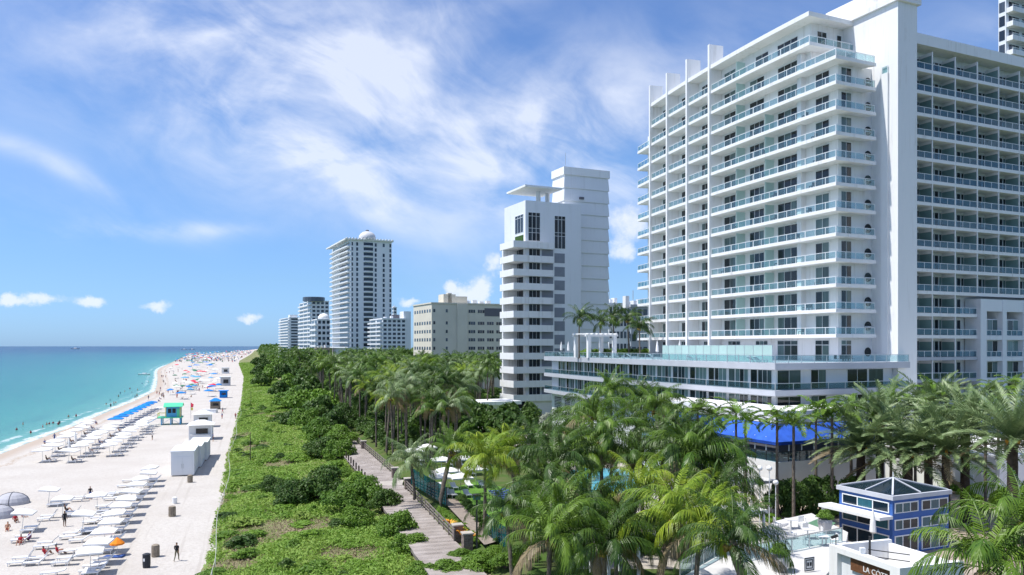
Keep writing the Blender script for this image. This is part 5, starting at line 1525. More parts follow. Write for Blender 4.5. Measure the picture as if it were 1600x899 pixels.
# lifeguard tower
p = on(268, 663, 0)
lg_ = thing('lifeguard_tower', (p[0], p[1], 0), 'blue and yellow lifeguard tower on stilts with a rounded mint green roof', 'lifeguard tower', rz=R(18))
def LB_(name, mat, fn, par=None):
    m = MB(); fn(m); o = m.build(name, mat); o.parent = par or lg_; return o
for x in (-2.2, 0, 2.2):
    for y in (-1.9, 1.9): LB_('stilt', 'tower_blue', lambda m: m.box(x - .14, x + .14, y - .14, y + .14, 0, 1.7))
LB_('brace', 'cool_white', lambda m: [m.bar((-2.2, -1.9, .2), (0, -1.9, 1.6), .1, .12), m.bar((0, -1.9, 1.6), (2.2, -1.9, .2), .1, .12)])
LB_('platform', 'mint_roof', lambda m: m.box(-3.2, 2.7, -2.3, 2.3, 1.7, 1.95))
cab = LB_('cabin', 'tower_blue', lambda m: m.box(-1.2, 2.2, -1.7, 1.7, 1.95, 4.6))
LB_('corner_trim', 'tower_yellow', lambda m: [m.box(xx - .09, xx + .09, yy_ - .09, yy_ + .09, 1.96, 4.58) for xx in (-1.2, 2.2) for yy_ in (-1.7, 1.7)])
for xx in (-.7, .35): LB_('window', 'pane_blue', lambda m: m.box(xx, xx + .8, -1.74, -1.68, 3.0, 4.1), cab)
LB_('door', 'mint_roof', lambda m: m.box(1.4, 2.05, -1.75, -1.69, 1.98, 4.1), cab)
LB_('window', 'pane_blue', lambda m: m.box(-1.24, -1.18, -1.2, 1.2, 3.0, 4.2), cab)
def roofm(m):
    n = 9; vs = []; fs = []
    for i in range(n):
        a_ = i / (n - 1); yy_ = -2.3 + 4.6 * a_; z = 4.62 + .85 * sin(pi * a_)
        vs += [(-1.7, yy_, z), (2.8, yy_, z), (-1.7, yy_, z - .1), (2.8, yy_, z - .1)]
    for i in range(n - 1):
        q = 4 * i; fs += [(q, q + 1, q + 5, q + 4), (q + 2, q + 6, q + 7, q + 3), (q, q + 4, q + 6, q + 2), (q + 1, q + 3, q + 7, q + 5)]
    fs += [(0, 2, 3, 1), (4 * n - 4, 4 * n - 3, 4 * n - 1, 4 * n - 2)]; m.add(vs, fs)
LB_('roof', 'mint_roof', roofm)
LB_('shade_flap', 'cool_white', lambda m: m.box(-3.6, -1.72, -1.5, 1.5, 4.25, 4.35))
LB_('railing', 'tower_yellow', lambda m: [m.bar((-3.1, yy_, 2.9), (-1.2, yy_, 2.9), .08, .1) for yy_ in (-2.2, 2.2)] + [m.bar((-3.1, -2.2, 2.9), (-3.1, 2.2, 2.9), .08, .1)] + [m.box(-3.15, -3.05, yy_ - .05, yy_ + .05, 1.95, 2.9) for yy_ in (-2.2, 0, 2.2)])
LB_('ramp', 'tower_blue', lambda m: [m.bar((-3.2, -1.2, 1.75), (-6.2, -1.2, .05), 1.2, .1), m.bar((-3.2, -1.75, 2.7), (-6.2, -1.75, .95), .06, .08)])
fx = on(298, 655, 0)
th = thing('warning_flag', (fx[0], fx[1], 0), 'red and yellow flag on a pole beside the lifeguard tower', 'flag')
m = MB(); m.tube([(0, 0, 0), (0, 0, 4.6)], .05, 6); o = m.build('pole', 'steel'); o.parent = th
m = MB(); m.add([(0.05, 0, 4.5), (.9, -.3, 4.1), (.75, -.1, 3.3), (.05, 0, 3.2), (.05, .03, 4.5), (.9, -.27, 4.1), (.75, -.07, 3.3), (.05, .03, 3.2)], [(0, 1, 2, 3), (7, 6, 5, 4), (0, 4, 5, 1), (1, 5, 6, 2), (2, 6, 7, 3), (3, 7, 4, 0)]); o = m.build('red_cloth', 'red_canvas'); o.parent = th
m = MB(); m.box(.05, .6, .05, .09, 2.4, 3.15); o = m.build('yellow_cloth', 'tower_yellow'); o.parent = th
# storage containers
CD = unit(R(17))[0]; CN = unit(R(17))[1]
c0 = on(284, 745, 0)
for k in range(3):
    o_ = (c0[0] - 1.65 + CD[0] * k * 8.4 + .6 * k, c0[1] + CD[1] * k * 8.4)
    th = thing('storage_container', (o_[0], o_[1], 0), ['nearest pale grey storage container with double doors on the sand', 'second pale grey storage container behind the nearest one', 'farthest pale storage container beside the white kiosk'][k], 'container', 'storage containers on the beach', )
    w_, h_, l_ = 3.3 - .2 * k, 3.7 - .3 * k, 8.0
    m = MB(); m.obox((0, 0), CN, CD, 0, w_, 0, l_, .15, h_); o = m.build('box', 'cool_white'); o.parent = th
    m = MB()
    m.obox((0, 0), CN, CD, -.1, w_ + .1, -.1, l_ + .1, h_, h_ + .18); o = m.build('roof', 'cool_white'); o.parent = th
    m = MB(); m.obox((0, 0), CN, CD, .2, w_ - .2, .2, l_ - .2, 0, .15); o = m.build('skid', 'bin_wood'); o.parent = th
    for q in (0, 1):
        m = MB(); m.obox((0, 0), CN, CD, .3 + q * (w_ / 2 - .27), w_ / 2 - .03 + q * (w_ / 2 - .27), -.05, .01, .3, h_ - .7); dr = m.build('door', 'cool_white'); dr.parent = th
        m = MB(); m.obox((0, 0), CN, CD, w_ / 2 - .13 + q * .26 - .03, w_ / 2 - .13 + q * .26 + .03, -.1, -.05, 1.2, 1.9); hh = m.build('handle', 'steel'); hh.parent = dr
    for q in range(7):
        m = MB(); m.obox((0, 0), CN, CD, w_, w_ + .05, .5 + q * 1.1, .62 + q * 1.1, .2, h_ - .05); o = m.build('side_rib', 'cool_white'); o.parent = th
# white beach kiosk
def kiosk(px, py, w_, d_, h, roofmat, wallmat, label, hip=True, counter=True):
    p = on(px, py, 0); th = thing('beach_kiosk', (p[0], p[1], 0), label, 'kiosk', rz=R(17))
    m = MB(); m.box(-w_ / 2, w_ / 2, d_ * .35, d_, 0, h); o = m.build('back_wall', wallmat); o.parent = th
    for x in (-w_ / 2 + .1, w_ / 2 - .1):
        for y in (.1, ):
            m = MB(); m.box(x - .09, x + .09, y - .09, y + .09, 0, h); o = m.build('post', wallmat); o.parent = th
    m = MB(); m.box(-w_ / 2 + .3, w_ / 2 - .3, .1, .7, 0, 1.05); m.box(-w_ / 2 + .2, w_ / 2 - .2, 0, .8, 1.05, 1.12); o = m.build('counter', wallmat); o.parent = th
    m = MB(); m.box(-w_ * .22, w_ * .3, d_ * .35 - .05, d_ * .35 - .001, 1.2, h * .72); o = m.build('opening', 'pane_blue'); o.parent = th
    m = MB(); e = .4
    if hip:
        b_ = [(-w_ / 2 - e, -e, h), (w_ / 2 + e, -e, h), (w_ / 2 + e, d_ + e, h), (-w_ / 2 - e, d_ + e, h)]
        t_ = [(-w_ * .15, d_ * .4, h + .9), (w_ * .15, d_ * .4, h + .9), (w_ * .15, d_ * .6, h + .9), (-w_ * .15, d_ * .6, h + .9)]
        m.add(b_ + t_, [(3, 2, 1, 0), (4, 5, 6, 7), (0, 1, 5, 4), (1, 2, 6, 5), (2, 3, 7, 6), (3, 0, 4, 7)])
    else: m.box(-w_ / 2 - e, w_ / 2 + e, -e, d_ + e, h, h + .25)
    o = m.build('roof', roofmat); o.parent = th
    return th
kiosk(313, 688, 4.6, 5, 3.2, 'white', 'cool_white', 'white hip-roofed beach kiosk beyond the storage containers')
kiosk(316, 668, 4.0, 4, 3.2, 'white', 'cool_white', 'smaller white kiosk just behind the hip-roofed one')
kiosk(336, 640, 2.9, 3, 2.6, 'blue_canvas', 'bin_wood', 'brown beach hut with a pointed blue canopy')
kiosk(349, 622, 2.8, 3, 2.6, 'blue_canvas', 'blue_canvas', 'square all-blue beach cabin by the sand track', hip=False)
kiosk(352, 603, 4.6, 5, 4.3, 'cool_white', 'container_grey', 'tall pale grey lifeguard headquarters cabin by the sand track', hip=False)
kiosk(352, 584, 5.0, 5, 4.2, 'cool_white', 'cool_white', 'small pale hut farthest along the sand track', hip=False)
m = MB(); p = on(328, 645, 0)
th = thing('vendor_table', (p[0], p[1], 0), 'long white skirted vendor table left of the blue canopy hut', 'table')
m.box(-2.2, 2.2, -.8, .8, .95, 1.05); o = m.build('table_top', 'white'); o.parent = th
m = MB(); m.box(-2.1, 2.1, -.75, .75, 0, .95); o = m.build('skirt', 'cool_white'); o.parent = th
# bins and small crates along the track
BN = [(229, 887, 'black_plastic', .34, 1.15, 'black drum litter bin nearest the camera'), (243, 870, 'bin_wood', .32, 1.05, 'wooden litter bin behind the black drum bin'),
      (269, 807, 'bin_wood', .36, 1.1, 'wooden litter bin halfway along the sand track'), (273, 787, 'white', .30, .7, 'small white bin beyond the wooden bin'), (297, 754, 'bin_wood', .33, 1.0, 'wooden litter bin by the storage container doors')]
for px, py, mat, r_, h, lab in BN:
    p = on(px, py, 0); th = thing('litter_bin', (p[0], p[1], 0), lab, 'bin', 'litter bins along the sand track')
    m = MB(); m.lathe(0, 0, [(r_ * .92, 0), (r_, h * .3), (r_, h * .9), (r_ * .95, h)], 12); o = m.build('drum', mat); o.parent = th
    m = MB(); m.lathe(0, 0, [(r_ * 1.06, h), (r_ * 1.06, h + .06), (r_ * .5, h + .14)], 12); o = m.build('lid', mat); o.parent = th
    if mat == 'bin_wood':
        for j in range(12):
            a = 2 * pi * j / 12; m = MB(); m.obox((cos(a) * (r_ + .02), sin(a) * (r_ + .02)), (cos(a), sin(a)), (-sin(a), cos(a)), -.02, .02, -.07, .07, .04, h - .04); o = m.build('slat', mat); o.parent = th
    if mat == 'black_plastic':
        m = MB(); m.add([(-.16, -r_ - .01, h * .55), (0, -r_ - .015, h * .55), (0, -r_ - .015, h * .78), (-.16, -r_ - .01, h * .78)], [(0, 1, 2, 3)]); o = m.build('sticker', 'white'); o.parent = th
# farther umbrellas, people, crowd
far_u = [(283, 624, 'blue_canvas', 'blue umbrella alone beyond the lifeguard tower'), (331, 612, 'blue_canvas', 'larger blue umbrella left of the blue cabin'), (326, 620, 'blue_canvas', 'second blue umbrella overlapping the one by the blue cabin'),
         (307, 578, 'blue_canvas', 'blue umbrella left of the pink one'), (328, 578, 'blue_canvas', 'blue umbrella right of the pink one'), (313, 588, 'red_canvas', 'pink-red umbrella in the far crowd'),
         (334, 592, 'blue_canvas', 'blue umbrella nearest the tall grey cabin'), (289, 598, 'tower_blue', 'dull blue umbrella in the middle of the far sand'), (308, 597, 'tower_blue', 'dull blue umbrella beside dark loungers on the far sand'),
         (276, 613, 'white_canvas', 'white umbrella nearest the far waterline'), (296, 606, 'white_canvas', 'white umbrella in front of the dull blue ones'), (323, 603, 'white_canvas', 'white umbrella in front of the tall grey cabin'),
         (340, 600, 'white_canvas', 'white umbrella beside the tall grey cabin'), (337, 585, 'white_canvas', 'white umbrella between the far blue umbrellas'), (294, 571, 'green_canvas', 'dark green umbrella farthest left'), (305, 568, 'green_canvas', 'dark green umbrella right of the farthest one'),
         (322, 570, 'green_canvas', 'dark green umbrella nearest the far huts'), (313, 574, 'green_canvas', 'dark green umbrella before the far huts')]
for k, (px, py, mat, lab) in enumerate(far_u):
    p = on(px, py, 0); big = 1.0 + max(0, (p[1] - 350)) / 500
    umbrella(p[0], p[1], 0, mat, lab + ', far beach', 'umbrellas on the far beach', 4.0 * big, 2.4 * big, 'round')
    chaise((p[0] + 2.6, p[1] - 2), 0, R(18), f'dark lounger below the {lab}', 'loungers on the far beach', mat='lounger_navy')
def sand_person(px, py, label, group, kind=None):
    p = on(px, py, 0)
    person(kind or random.choice(['stand', 'walk', 'sit', 'walk']), p[0], p[1], 0 if p[0] > xs(p[1]) + 5 else -.2, random.uniform(0, 6.28), random.choice(['cloth_black', 'cloth_red', None, 'cloth_white', 'cloth_blue']), random.choice(['cloth_black', 'cloth_blue', 'cloth_red']), label, group)
for k, (px, py, kind, lab) in enumerate([(70, 694, 'sit', 'person sitting alone on the wet sand near the waterline'), (85, 690, 'walk', 'person walking near the waterline past the seated one'), (238, 688, 'stand', 'person standing at the far end of the white umbrella field'),
        (135, 670, 'stand', 'person standing by the folded chairs near the water'), (150, 663, 'sit', 'person sitting between the water and the white umbrella field'), (248, 628, 'sit', 'person sitting near the far end of the blue umbrella row'),
        (347, 655, 'stand', 'person standing nearest the blue canopy hut on the track'), (348, 646, 'walk', 'person walking on the track behind the standing one'), (368, 655, 'walk', 'person walking along the dune foot'),
        (308, 652, 'stand', 'person standing right of the lifeguard tower'), (321, 694, 'sit', 'person sitting beside the white hip-roofed kiosk'), (333, 690, 'stand', 'person standing right of the white hip-roofed kiosk')]):
    sand_person(px, py, lab, None, kind)
random.seed(21)
for k in range(80):
    py = random.uniform(556, 625); Y = 20 * F / (py - 541); x = xs(Y) + abs(random.gauss(0, 1)) * (xd(Y) - xs(Y)) * .35 + 2
    if px_of(x, Y) < 0: continue
    sand_person(px_of(x, Y), py, 'tiny distant beachgoer on the crowded far sand', 'distant beachgoers on the far sand')
# bathers
BA = [(26, 672), (36, 664), (48, 677), (67, 668), (73, 664), (77, 663), (83, 662), (91, 664), (93, 662), (107, 652), (119, 651), (166, 632), (173, 636), (178, 633), (181, 630), (211, 622), (214, 620), (195, 612), (188, 615), (203, 608), (215, 610), (222, 600), (102, 585), (185, 620), (172, 626), (206, 614), (232, 598)]
for k, (px, py) in enumerate(BA):
    p = on(px, py, -.3); deep = .45 if xs(p[1]) - p[0] < 4 else random.uniform(.85, 1.15)
    person('stand', p[0], p[1], -.3 - deep, random.uniform(0, 6.28), random.choice([None, 'cloth_black', 'cloth_red', None, 'cloth_blue']), 'cloth_black', 'small bather standing in the turquoise shallows', 'bathers in the sea')
random.seed(33)
for k in range(64):
    py = 556 + 62 * random.random() ** 1.3; Y = 20 * F / (py - 541); x = xs(Y) + 8 + random.uniform(.05, .8) * (xd(Y) - xs(Y) - 12)
    mat = random.choice(['white_canvas', 'white_canvas', 'blue_canvas', 'white_canvas', 'tower_blue', 'green_canvas', 'red_canvas'])
    tone = {'white_canvas': 'white', 'blue_canvas': 'blue', 'tower_blue': 'pale blue', 'green_canvas': 'dark green', 'red_canvas': 'red'}[mat]
    band = 'nearer' if py > 590 else 'middle' if py > 572 else 'farthest'
    big = 1 + max(0, Y - 500) / 700
    umbrella(x, Y, 0, mat, f'small {tone} parasol among the {band} part of the far beach crowd', f'{tone} parasols of the {band} beach crowd', 3.0 * big, 2.1 * big, 'round', rz=random.uniform(0, 3), tilt=random.uniform(-.2, .2))
    chaise((x + 1.8, Y - 1.2), 0, R(18) + random.uniform(-.6, .6), f'lounger beside a small parasol in the {band} part of the far beach crowd', f'loungers of the {band} beach crowd', mat=random.choice(['lounger_navy', 'lounger_frame', 'lounger_frame']))
# small white boats
for k, (px, Y, L) in enumerate(((226, 560, 9), (118, 5200, 60), (288, 4300, 34), (300, 4400, 34))):
    x = (px - 800) / F * Y; th = thing('motor_boat', (x, Y, -.3), ['small white boat near the swimmers', 'white boat with long wake far out at sea', 'left of two tiny white boats near the horizon', 'right of two tiny white boats near the horizon'][k], 'boat')
    m = MB(); h = L * .09
    m.add([(-L / 2, -L * .12, h), (L * .3, -L * .13, h), (L / 2, 0, h * 1.25), (L * .3, L * .13, h), (-L / 2, L * .12, h), (-L * .46, -L * .09, -.2), (L * .25, -L * .09, -.2), (L * .38, 0, -.2), (L * .25, L * .09, -.2), (-L * .46, L * .09, -.2)],
          [(0, 1, 2, 3, 4), (9, 8, 7, 6, 5), (0, 5, 6, 1), (1, 6, 7, 2), (2, 7, 8, 3), (3, 8, 9, 4), (4, 9, 5, 0)]); o = m.build('hull', 'white'); o.parent = th
    m = MB(); m.box(-L * .15, L * .12, -L * .08, L * .08, h, h * 1.9); o = m.build('cabin', 'cool_white'); o.parent = th
# the far crowd that reads as one mass of specks
m = MB()
random.seed(5)
for k in range(900):
    py = random.uniform(549.5, 566); Y = 20 * F / (py - 541)
    f_ = min(random.random() ** 1.15, .97); x = xs(Y) + 4 + f_ * (xd(Y) - xs(Y) - 6)
    s_ = random.uniform(.5, 1.1) * (1 + Y / 2600); mi = random.choice([0, 0, 1, 1, 2, 3, 4, 5, 6])
    if random.random() < .45:      # parasol
        r_ = 1.5 * s_; z = 2.2 * s_
        m.add([(x, Y, z + .5 * s_)] + [(x + r_ * cos(a), Y + r_ * sin(a), z) for a in np.linspace(0, 2 * pi, 7)[:-1]] + [(x - .04, Y, 0), (x + .04, Y, 0), (x, Y, z)], [(0, 1 + i, 1 + (i + 1) % 6) for i in range(6)] + [(7, 8, 9)], mi)
    else:
        m.box(x - .25 * s_, x + .25 * s_, Y - .2, Y + .2, 0, 1.6 * s_, mi)
tag(m.build('beach_crowd', ['white_canvas', 'cloth_black', 'skin_tan', 'red_canvas', 'blue_canvas', 'green_canvas', 'bin_wood']), 'distant crowd of bathers and parasols on the far sand', 'crowd', kind='stuff')

# ------------------------------------------------------------------ palms
def frond_geo(L, e0, droop, n, ll, hang, width, up=0.0, side_bend=0.0, seed=0, seg=2):
    """one feather leaf: arching midrib along +X with leaflets on both sides"""
    rg = random.Random(seed); V = []; Fc = []
    K = 14; pts = [Vector((0, 0, 0))]; tg = []
    for i in range(K):
        f_ = (i + .5) / K; a = e0 - droop * f_ ** 1.35; yb = side_bend * f_ ** 1.5
        d = Vector((cos(a) * cos(yb), cos(a) * sin(yb), sin(a))); tg.append(d); pts.append(pts[-1] + d * (L / K))
    def ev(f_):
        k = min(f_ * K, K - 1e-6); i = int(k); return pts[i].lerp(pts[i + 1], k - i), tg[i]
    # midrib
    rows = []
    for i in range(0, K + 1, 2):
        r = .045 * (1 - .85 * i / K) * (L / 4); p = pts[i]; o = len(V)
        V += [tuple(p + Vector((0, -r, 0))), tuple(p + Vector((0, 0, r * 1.2))), tuple(p + Vector((0, r, 0)))]; rows.append(o)
    for a, b in zip(rows[:-1], rows[1:]):
        Fc += [(a, b, b + 1, a + 1), (a + 1, b + 1, b + 2, a + 2), (a + 2, b + 2, b, a)]
    for sgn in (-1, 1):
        for i in range(n):
            f_ = .10 + .90 * (i + rg.random() * .6) / n; p, d = ev(f_)
            side = d.cross(Vector((0, 0, 1))); side.normalize(); side *= -sgn; upv = side.cross(d) * sgn
            if upv.z < 0: upv = -upv
            ang = R((72 if up else 60) - (48 if up else 38) * f_ + rg.uniform(-7, 7))
            dr = d * cos(ang) + side * sin(ang) + upv * (up + rg.uniform(-.12, .12)); dr.normalize()
            l_ = ll * (.55 + .45 * sin(pi * min(1, (f_ * .86 + .12)))) * rg.uniform(.85, 1.1)
            if f_ > .9: l_ *= .75
            wv = d.cross(dr).cross(dr); wv = d * 1.0 - dr * d.dot(dr)
            if wv.length < 1e-3: wv = Vector((1, 0, 0))
            wv.normalize(); w_ = width * .5
            m1 = p + dr * l_ * .5 + Vector((0, 0, -hang * l_ * .16)); tp_ = p + dr * l_ * .92 + Vector((0, 0, -hang * l_ * rg.uniform(.5, .75)))
            o = len(V)
            V += [tuple(p - wv * w_ * .5), tuple(p + wv * w_ * .5), tuple(m1 + wv * w_), tuple(m1 - wv * w_), tuple(tp_)]
            Fc += [(o, o + 1, o + 2, o + 3), (o + 3, o + 2, o + 4)]
    return V, Fc
def geo_mesh(name, V, Fc, mat):
    me = bpy.data.meshes.new(name); me.from_pydata(V, [], Fc); me.materials.append(MATS[mat]); me.update(); return me
FROND = {}
def fronds(kind, mat):
    if (kind, mat) in FROND: return FROND[(kind, mat)]
    out = []
    for q in range(4):
        rg = random.Random(q * 7 + len(kind))
        if kind == 'coco': spec = [(3.9, 1.38, 1.15), (4.3, 1.1, 1.75), (4.3, .7, 1.85), (3.8, .1, 1.5)][q]; g = frond_geo(*spec, 40, .95, 1.35, .06, side_bend=rg.uniform(-.5, .5), seed=q)
        elif kind == 'date': spec = [(3.9, 1.2, .7), (4.2, .8, .85), (4.2, .35, .8), (3.6, -.15, .7)][q]; g = frond_geo(*spec, 40, .62, .2, .055, up=.35, side_bend=rg.uniform(-.25, .25), seed=q + 10)
        else: spec = [(2.3, 1.05, 1.2), (2.4, .75, 1.5), (2.3, .4, 1.4), (2.1, .1, 1.2)][q]; g = frond_geo(*spec, 22, .62, .35, .085, up=.35, side_bend=rg.uniform(-.2, .2), seed=q + 20)
        out.append(geo_mesh('frond', *g, mat))
    FROND[(kind, mat)] = out
    return out
TRUNK = {}
def trunk_mesh(kind, bend, mat, r0, r1):
    k = (kind, bend, mat)
    if k not in TRUNK:
        m = MB(); n = 12
        pts = [(bend * (i / n) ** 1.6, .1 * bend * sin(3 * i / n), i / n) for i in range(n + 1)]
        rad = [r0 * (1.35 if i == 0 else 1) + (r1 - r0) * i / n + (.012 if i % 2 else 0) for i in range(n + 1)]
        m.tube(pts, rad, 9)
        TRUNK[k] = m.mesh('trunk', mat, True)
    return TRUNK[k]
COCO = None
def add_coconuts(th, x, y, z):
    global COCO
    if COCO is None:
        m = MB()
        for i in range(7):
            a = i * 2.4; c = (.28 * cos(a), .28 * sin(a), -.25 - .12 * (i % 3)); r = .14
            m.lathe(c[0], c[1], [(.03, c[2] - r), (r * .8, c[2] - r * .55), (r, c[2]), (r * .75, c[2] + r * .6), (.03, c[2] + r)], 7)
        COCO = m.mesh('coconut_cluster', 'coconut', True)
    o = bpy.data.objects.new('coconut_cluster', COCO); COL.objects.link(o); o.parent = th; o.location = (x, y, z)
def palm(x, y, zg, zc, kind, mat, label, group=None, nf=20, bend=0.0, s=1.0, lean=None, rg=random, dead=1):
    """trunk with every leaf a piece of its own"""
    nm = {'coco': 'coconut_palm', 'date': 'date_palm', 'xmas': 'christmas_palm'}[kind]
    lab_cat = 'palm tree'
    lean = rg.uniform(0, 6.28) if lean is None else lean
    th = thing(nm, (x, y, zg), label, lab_cat, group, lean)
    h = zc - zg
    r0, r1 = {'coco': (.17, .11), 'date': (.30, .26), 'xmas': (.13, .09)}[kind]
    tm = trunk_mesh(kind, round(bend, 1), {'coco': 'trunk', 'date': 'trunk_dark', 'xmas': 'trunk'}[kind], r0, r1)
    o = bpy.data.objects.new('trunk', tm); COL.objects.link(o); o.parent = th; o.scale = (s, s, h)
    tx, ty = round(bend, 1) * s, .1 * round(bend, 1) * sin(3) * s
    fm = fronds(kind, mat); fd = fronds(kind, 'frond_dead')
    for i in range(nf):
        az = i * 2.39996 + rg.uniform(-.25, .25); f_ = i / nf
        if kind == 'coco': az = az - .45 * sin(az + lean - .25)      # the sea breeze sweeps the leaves inland
        q = 0 if f_ < .22 else 1 if f_ < .52 else 2 if f_ < .82 else 3
        me = fm[q]
        if f_ > 1 - dead * .055: me = fd[3]
        o = bpy.data.objects.new('frond', me); COL.objects.link(o); o.parent = th
        o.location = (tx, ty, h - .08 * f_); sc = s * rg.uniform(.85, 1.1)
        o.scale = (sc, sc, sc)
        o.rotation_euler = (rg.uniform(-.35, .35), rg.uniform(-.16, .16), az)
    if kind == 'coco' and nf > 12: add_coconuts(th, tx, ty, h)
    if kind == 'date':
        m = MB()
        for i in range(3):
            a = i * 2.1; m.lathe(tx + .5 * cos(a), ty + .5 * sin(a), [(.03, h - .3), (.14, h - .1), (.12, h + .15), (.04, h + .3)], 6)
        o = m.build('fruit_cluster', 'date_fruit'); o.parent = th
    return th
# crowns joined into one mesh for palms farther off
CROWN = {}
def crown_mesh(v, mat, dens=18):
    k = (v, mat, dens)
    if k not in CROWN:
        rg = random.Random(v * 31 + 5); V = []; Fc = []
        for i in range(dens):
            f_ = i / dens; az = i * 2.39996 + rg.uniform(-.3, .3)
            spec = (3.9, 1.38, 1.15) if f_ < .22 else (4.3, 1.05, 1.7) if f_ < .52 else (4.2, .6, 1.7) if f_ < .82 else (3.7, .0, 1.4)
            v1, f1 = frond_geo(*spec, 18, 1.0, 1.2, .13, side_bend=rg.uniform(-.5, .5), seed=v * 50 + i)
            M = Matrix.Rotation(az, 3, 'Z') @ Matrix.Rotation(rg.uniform(-.35, .35), 3, 'X'); o = len(V); sc = rg.uniform(.85, 1.12)
            V += [tuple((M @ Vector(p)) * sc) for p in v1]; Fc += [tuple(i_ + o for i_ in f2) for f2 in f1]
        CROWN[k] = geo_mesh('crown', V, Fc, mat)
    return CROWN[k]
def far_palm(x, y, zg, zc, mat, label, group, rg, s=1.0):
    th = thing('coconut_palm', (x, y, zg), label, 'palm tree', group, rg.uniform(0, 6.28)); h = zc - zg
    b = rg.choice([0.0, .6, 1.2])
    o = bpy.data.objects.new('trunk', trunk_mesh('coco', b, 'trunk', .17, .11)); COL.objects.link(o); o.parent = th; o.scale = (1, 1, h)
    o = bpy.data.objects.new('crown', crown_mesh(rg.randrange(5), mat)); COL.objects.link(o); o.parent = th; o.location = (b, 0, h); o.scale = (s, s, s)
    o.rotation_euler = (rg.uniform(-.12, .12), rg.uniform(-.12, .12), 0)
    return th

rg = random.Random(11)
# --- single palms in the foreground: pixel of the crown heart, depth, leaf colour
NEAR = [
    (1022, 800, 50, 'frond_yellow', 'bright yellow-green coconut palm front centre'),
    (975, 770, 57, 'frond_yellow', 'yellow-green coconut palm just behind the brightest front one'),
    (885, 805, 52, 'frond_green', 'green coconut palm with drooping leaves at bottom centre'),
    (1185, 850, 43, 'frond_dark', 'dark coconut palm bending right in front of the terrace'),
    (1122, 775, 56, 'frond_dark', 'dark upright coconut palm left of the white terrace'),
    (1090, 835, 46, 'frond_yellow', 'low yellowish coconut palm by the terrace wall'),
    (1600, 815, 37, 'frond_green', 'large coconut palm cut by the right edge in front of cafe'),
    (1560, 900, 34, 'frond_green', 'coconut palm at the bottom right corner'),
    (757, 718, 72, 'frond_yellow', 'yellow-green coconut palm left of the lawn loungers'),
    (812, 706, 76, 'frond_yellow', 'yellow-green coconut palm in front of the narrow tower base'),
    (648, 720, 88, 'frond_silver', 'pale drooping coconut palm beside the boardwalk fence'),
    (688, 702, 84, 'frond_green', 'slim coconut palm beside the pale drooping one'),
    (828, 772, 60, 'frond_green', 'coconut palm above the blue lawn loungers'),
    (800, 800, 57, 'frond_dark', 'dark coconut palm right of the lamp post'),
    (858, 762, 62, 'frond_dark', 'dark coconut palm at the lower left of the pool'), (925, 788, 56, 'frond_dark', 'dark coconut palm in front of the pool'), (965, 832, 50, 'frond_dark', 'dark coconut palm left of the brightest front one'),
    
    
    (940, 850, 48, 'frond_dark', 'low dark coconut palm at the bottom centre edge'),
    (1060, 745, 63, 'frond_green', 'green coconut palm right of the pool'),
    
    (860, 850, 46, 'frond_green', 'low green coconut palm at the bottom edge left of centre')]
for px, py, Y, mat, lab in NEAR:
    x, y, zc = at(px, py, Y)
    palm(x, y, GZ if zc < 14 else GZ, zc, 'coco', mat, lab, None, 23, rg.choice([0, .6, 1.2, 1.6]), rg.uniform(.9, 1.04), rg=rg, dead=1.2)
# --- dark clump between the pool and the hotel
CL = [(918, 648), (955, 612), (998, 626), (1042, 640), (890, 690), (940, 688), (985, 668), (1030, 690), (1068, 668), (868, 728), (1075, 710), (848, 700), (900, 660), (1015, 652), (915, 722), (1005, 722), (1052, 716), (1098, 735)]
CL.sort()
for k, (px, py) in enumerate(CL):
    zc = rg.uniform(11.5, 14) if py < 660 else rg.uniform(10, 12.5)
    Y = (CAMZ - zc) * F / (py - 541); Y = min(max(Y, 62), 100); x, y, zc = at(px, py, Y)
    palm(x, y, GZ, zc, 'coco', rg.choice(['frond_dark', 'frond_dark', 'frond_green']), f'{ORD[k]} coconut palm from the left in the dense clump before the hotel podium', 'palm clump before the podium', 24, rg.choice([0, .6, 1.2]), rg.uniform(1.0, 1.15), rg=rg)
# --- date palms
DT = [(1418, 712, 77, 1.7, 'largest silvery date palm right behind the blue pavilion'), (1345, 700, 79, 1.5, 'silvery date palm left of the largest one'), (1582, 690, 68, 1.5, 'silvery date palm with orange fruit at the right edge'),
      (1508, 672, 76, 1.45, 'silvery date palm between the largest and the right-edge ones'), (1375, 660, 82, 1.35, 'silvery date palm farther back under the podium'), (1478, 706, 74, 1.3, 'silvery date palm in front of the white annex'), (1450, 645, 88, 1.35, 'greyish date palm against the hotel wing')]
for px, py, Y, s, lab in DT:
    x, y, zc = at(px, py, Y); palm(x, y, GZ, zc, 'date', 'frond_silver', lab, 'silvery date palms', 62, 0.0, s, rg=rg, dead=1)
# --- small feather palms in a row along the podium
XM = [(1090, 642, 80), (1113, 650, 79), (1150, 648, 78), (1165, 660, 76), (1214, 655, 76), (1240, 664, 74), (1275, 640, 80), (1300, 650, 79), (1330, 640, 83), (1392, 622, 86), (1455, 612, 90), (1478, 622, 88), (1560, 612, 88), (1586, 600, 92), (1430, 640, 84), (1540, 640, 80)]
for k, (px, py, Y) in enumerate(XM):
    x, y, zc = at(px, py, Y); palm(x, y, GZ, zc, 'xmas', rg.choice(['frond_green', 'leaf_grape']), f'{ORD[k]} slender feather palm from the left in the row below the podium', 'slender palms below the podium', 13, 0.0, rg.uniform(1.05, 1.3), rg=rg, dead=0)
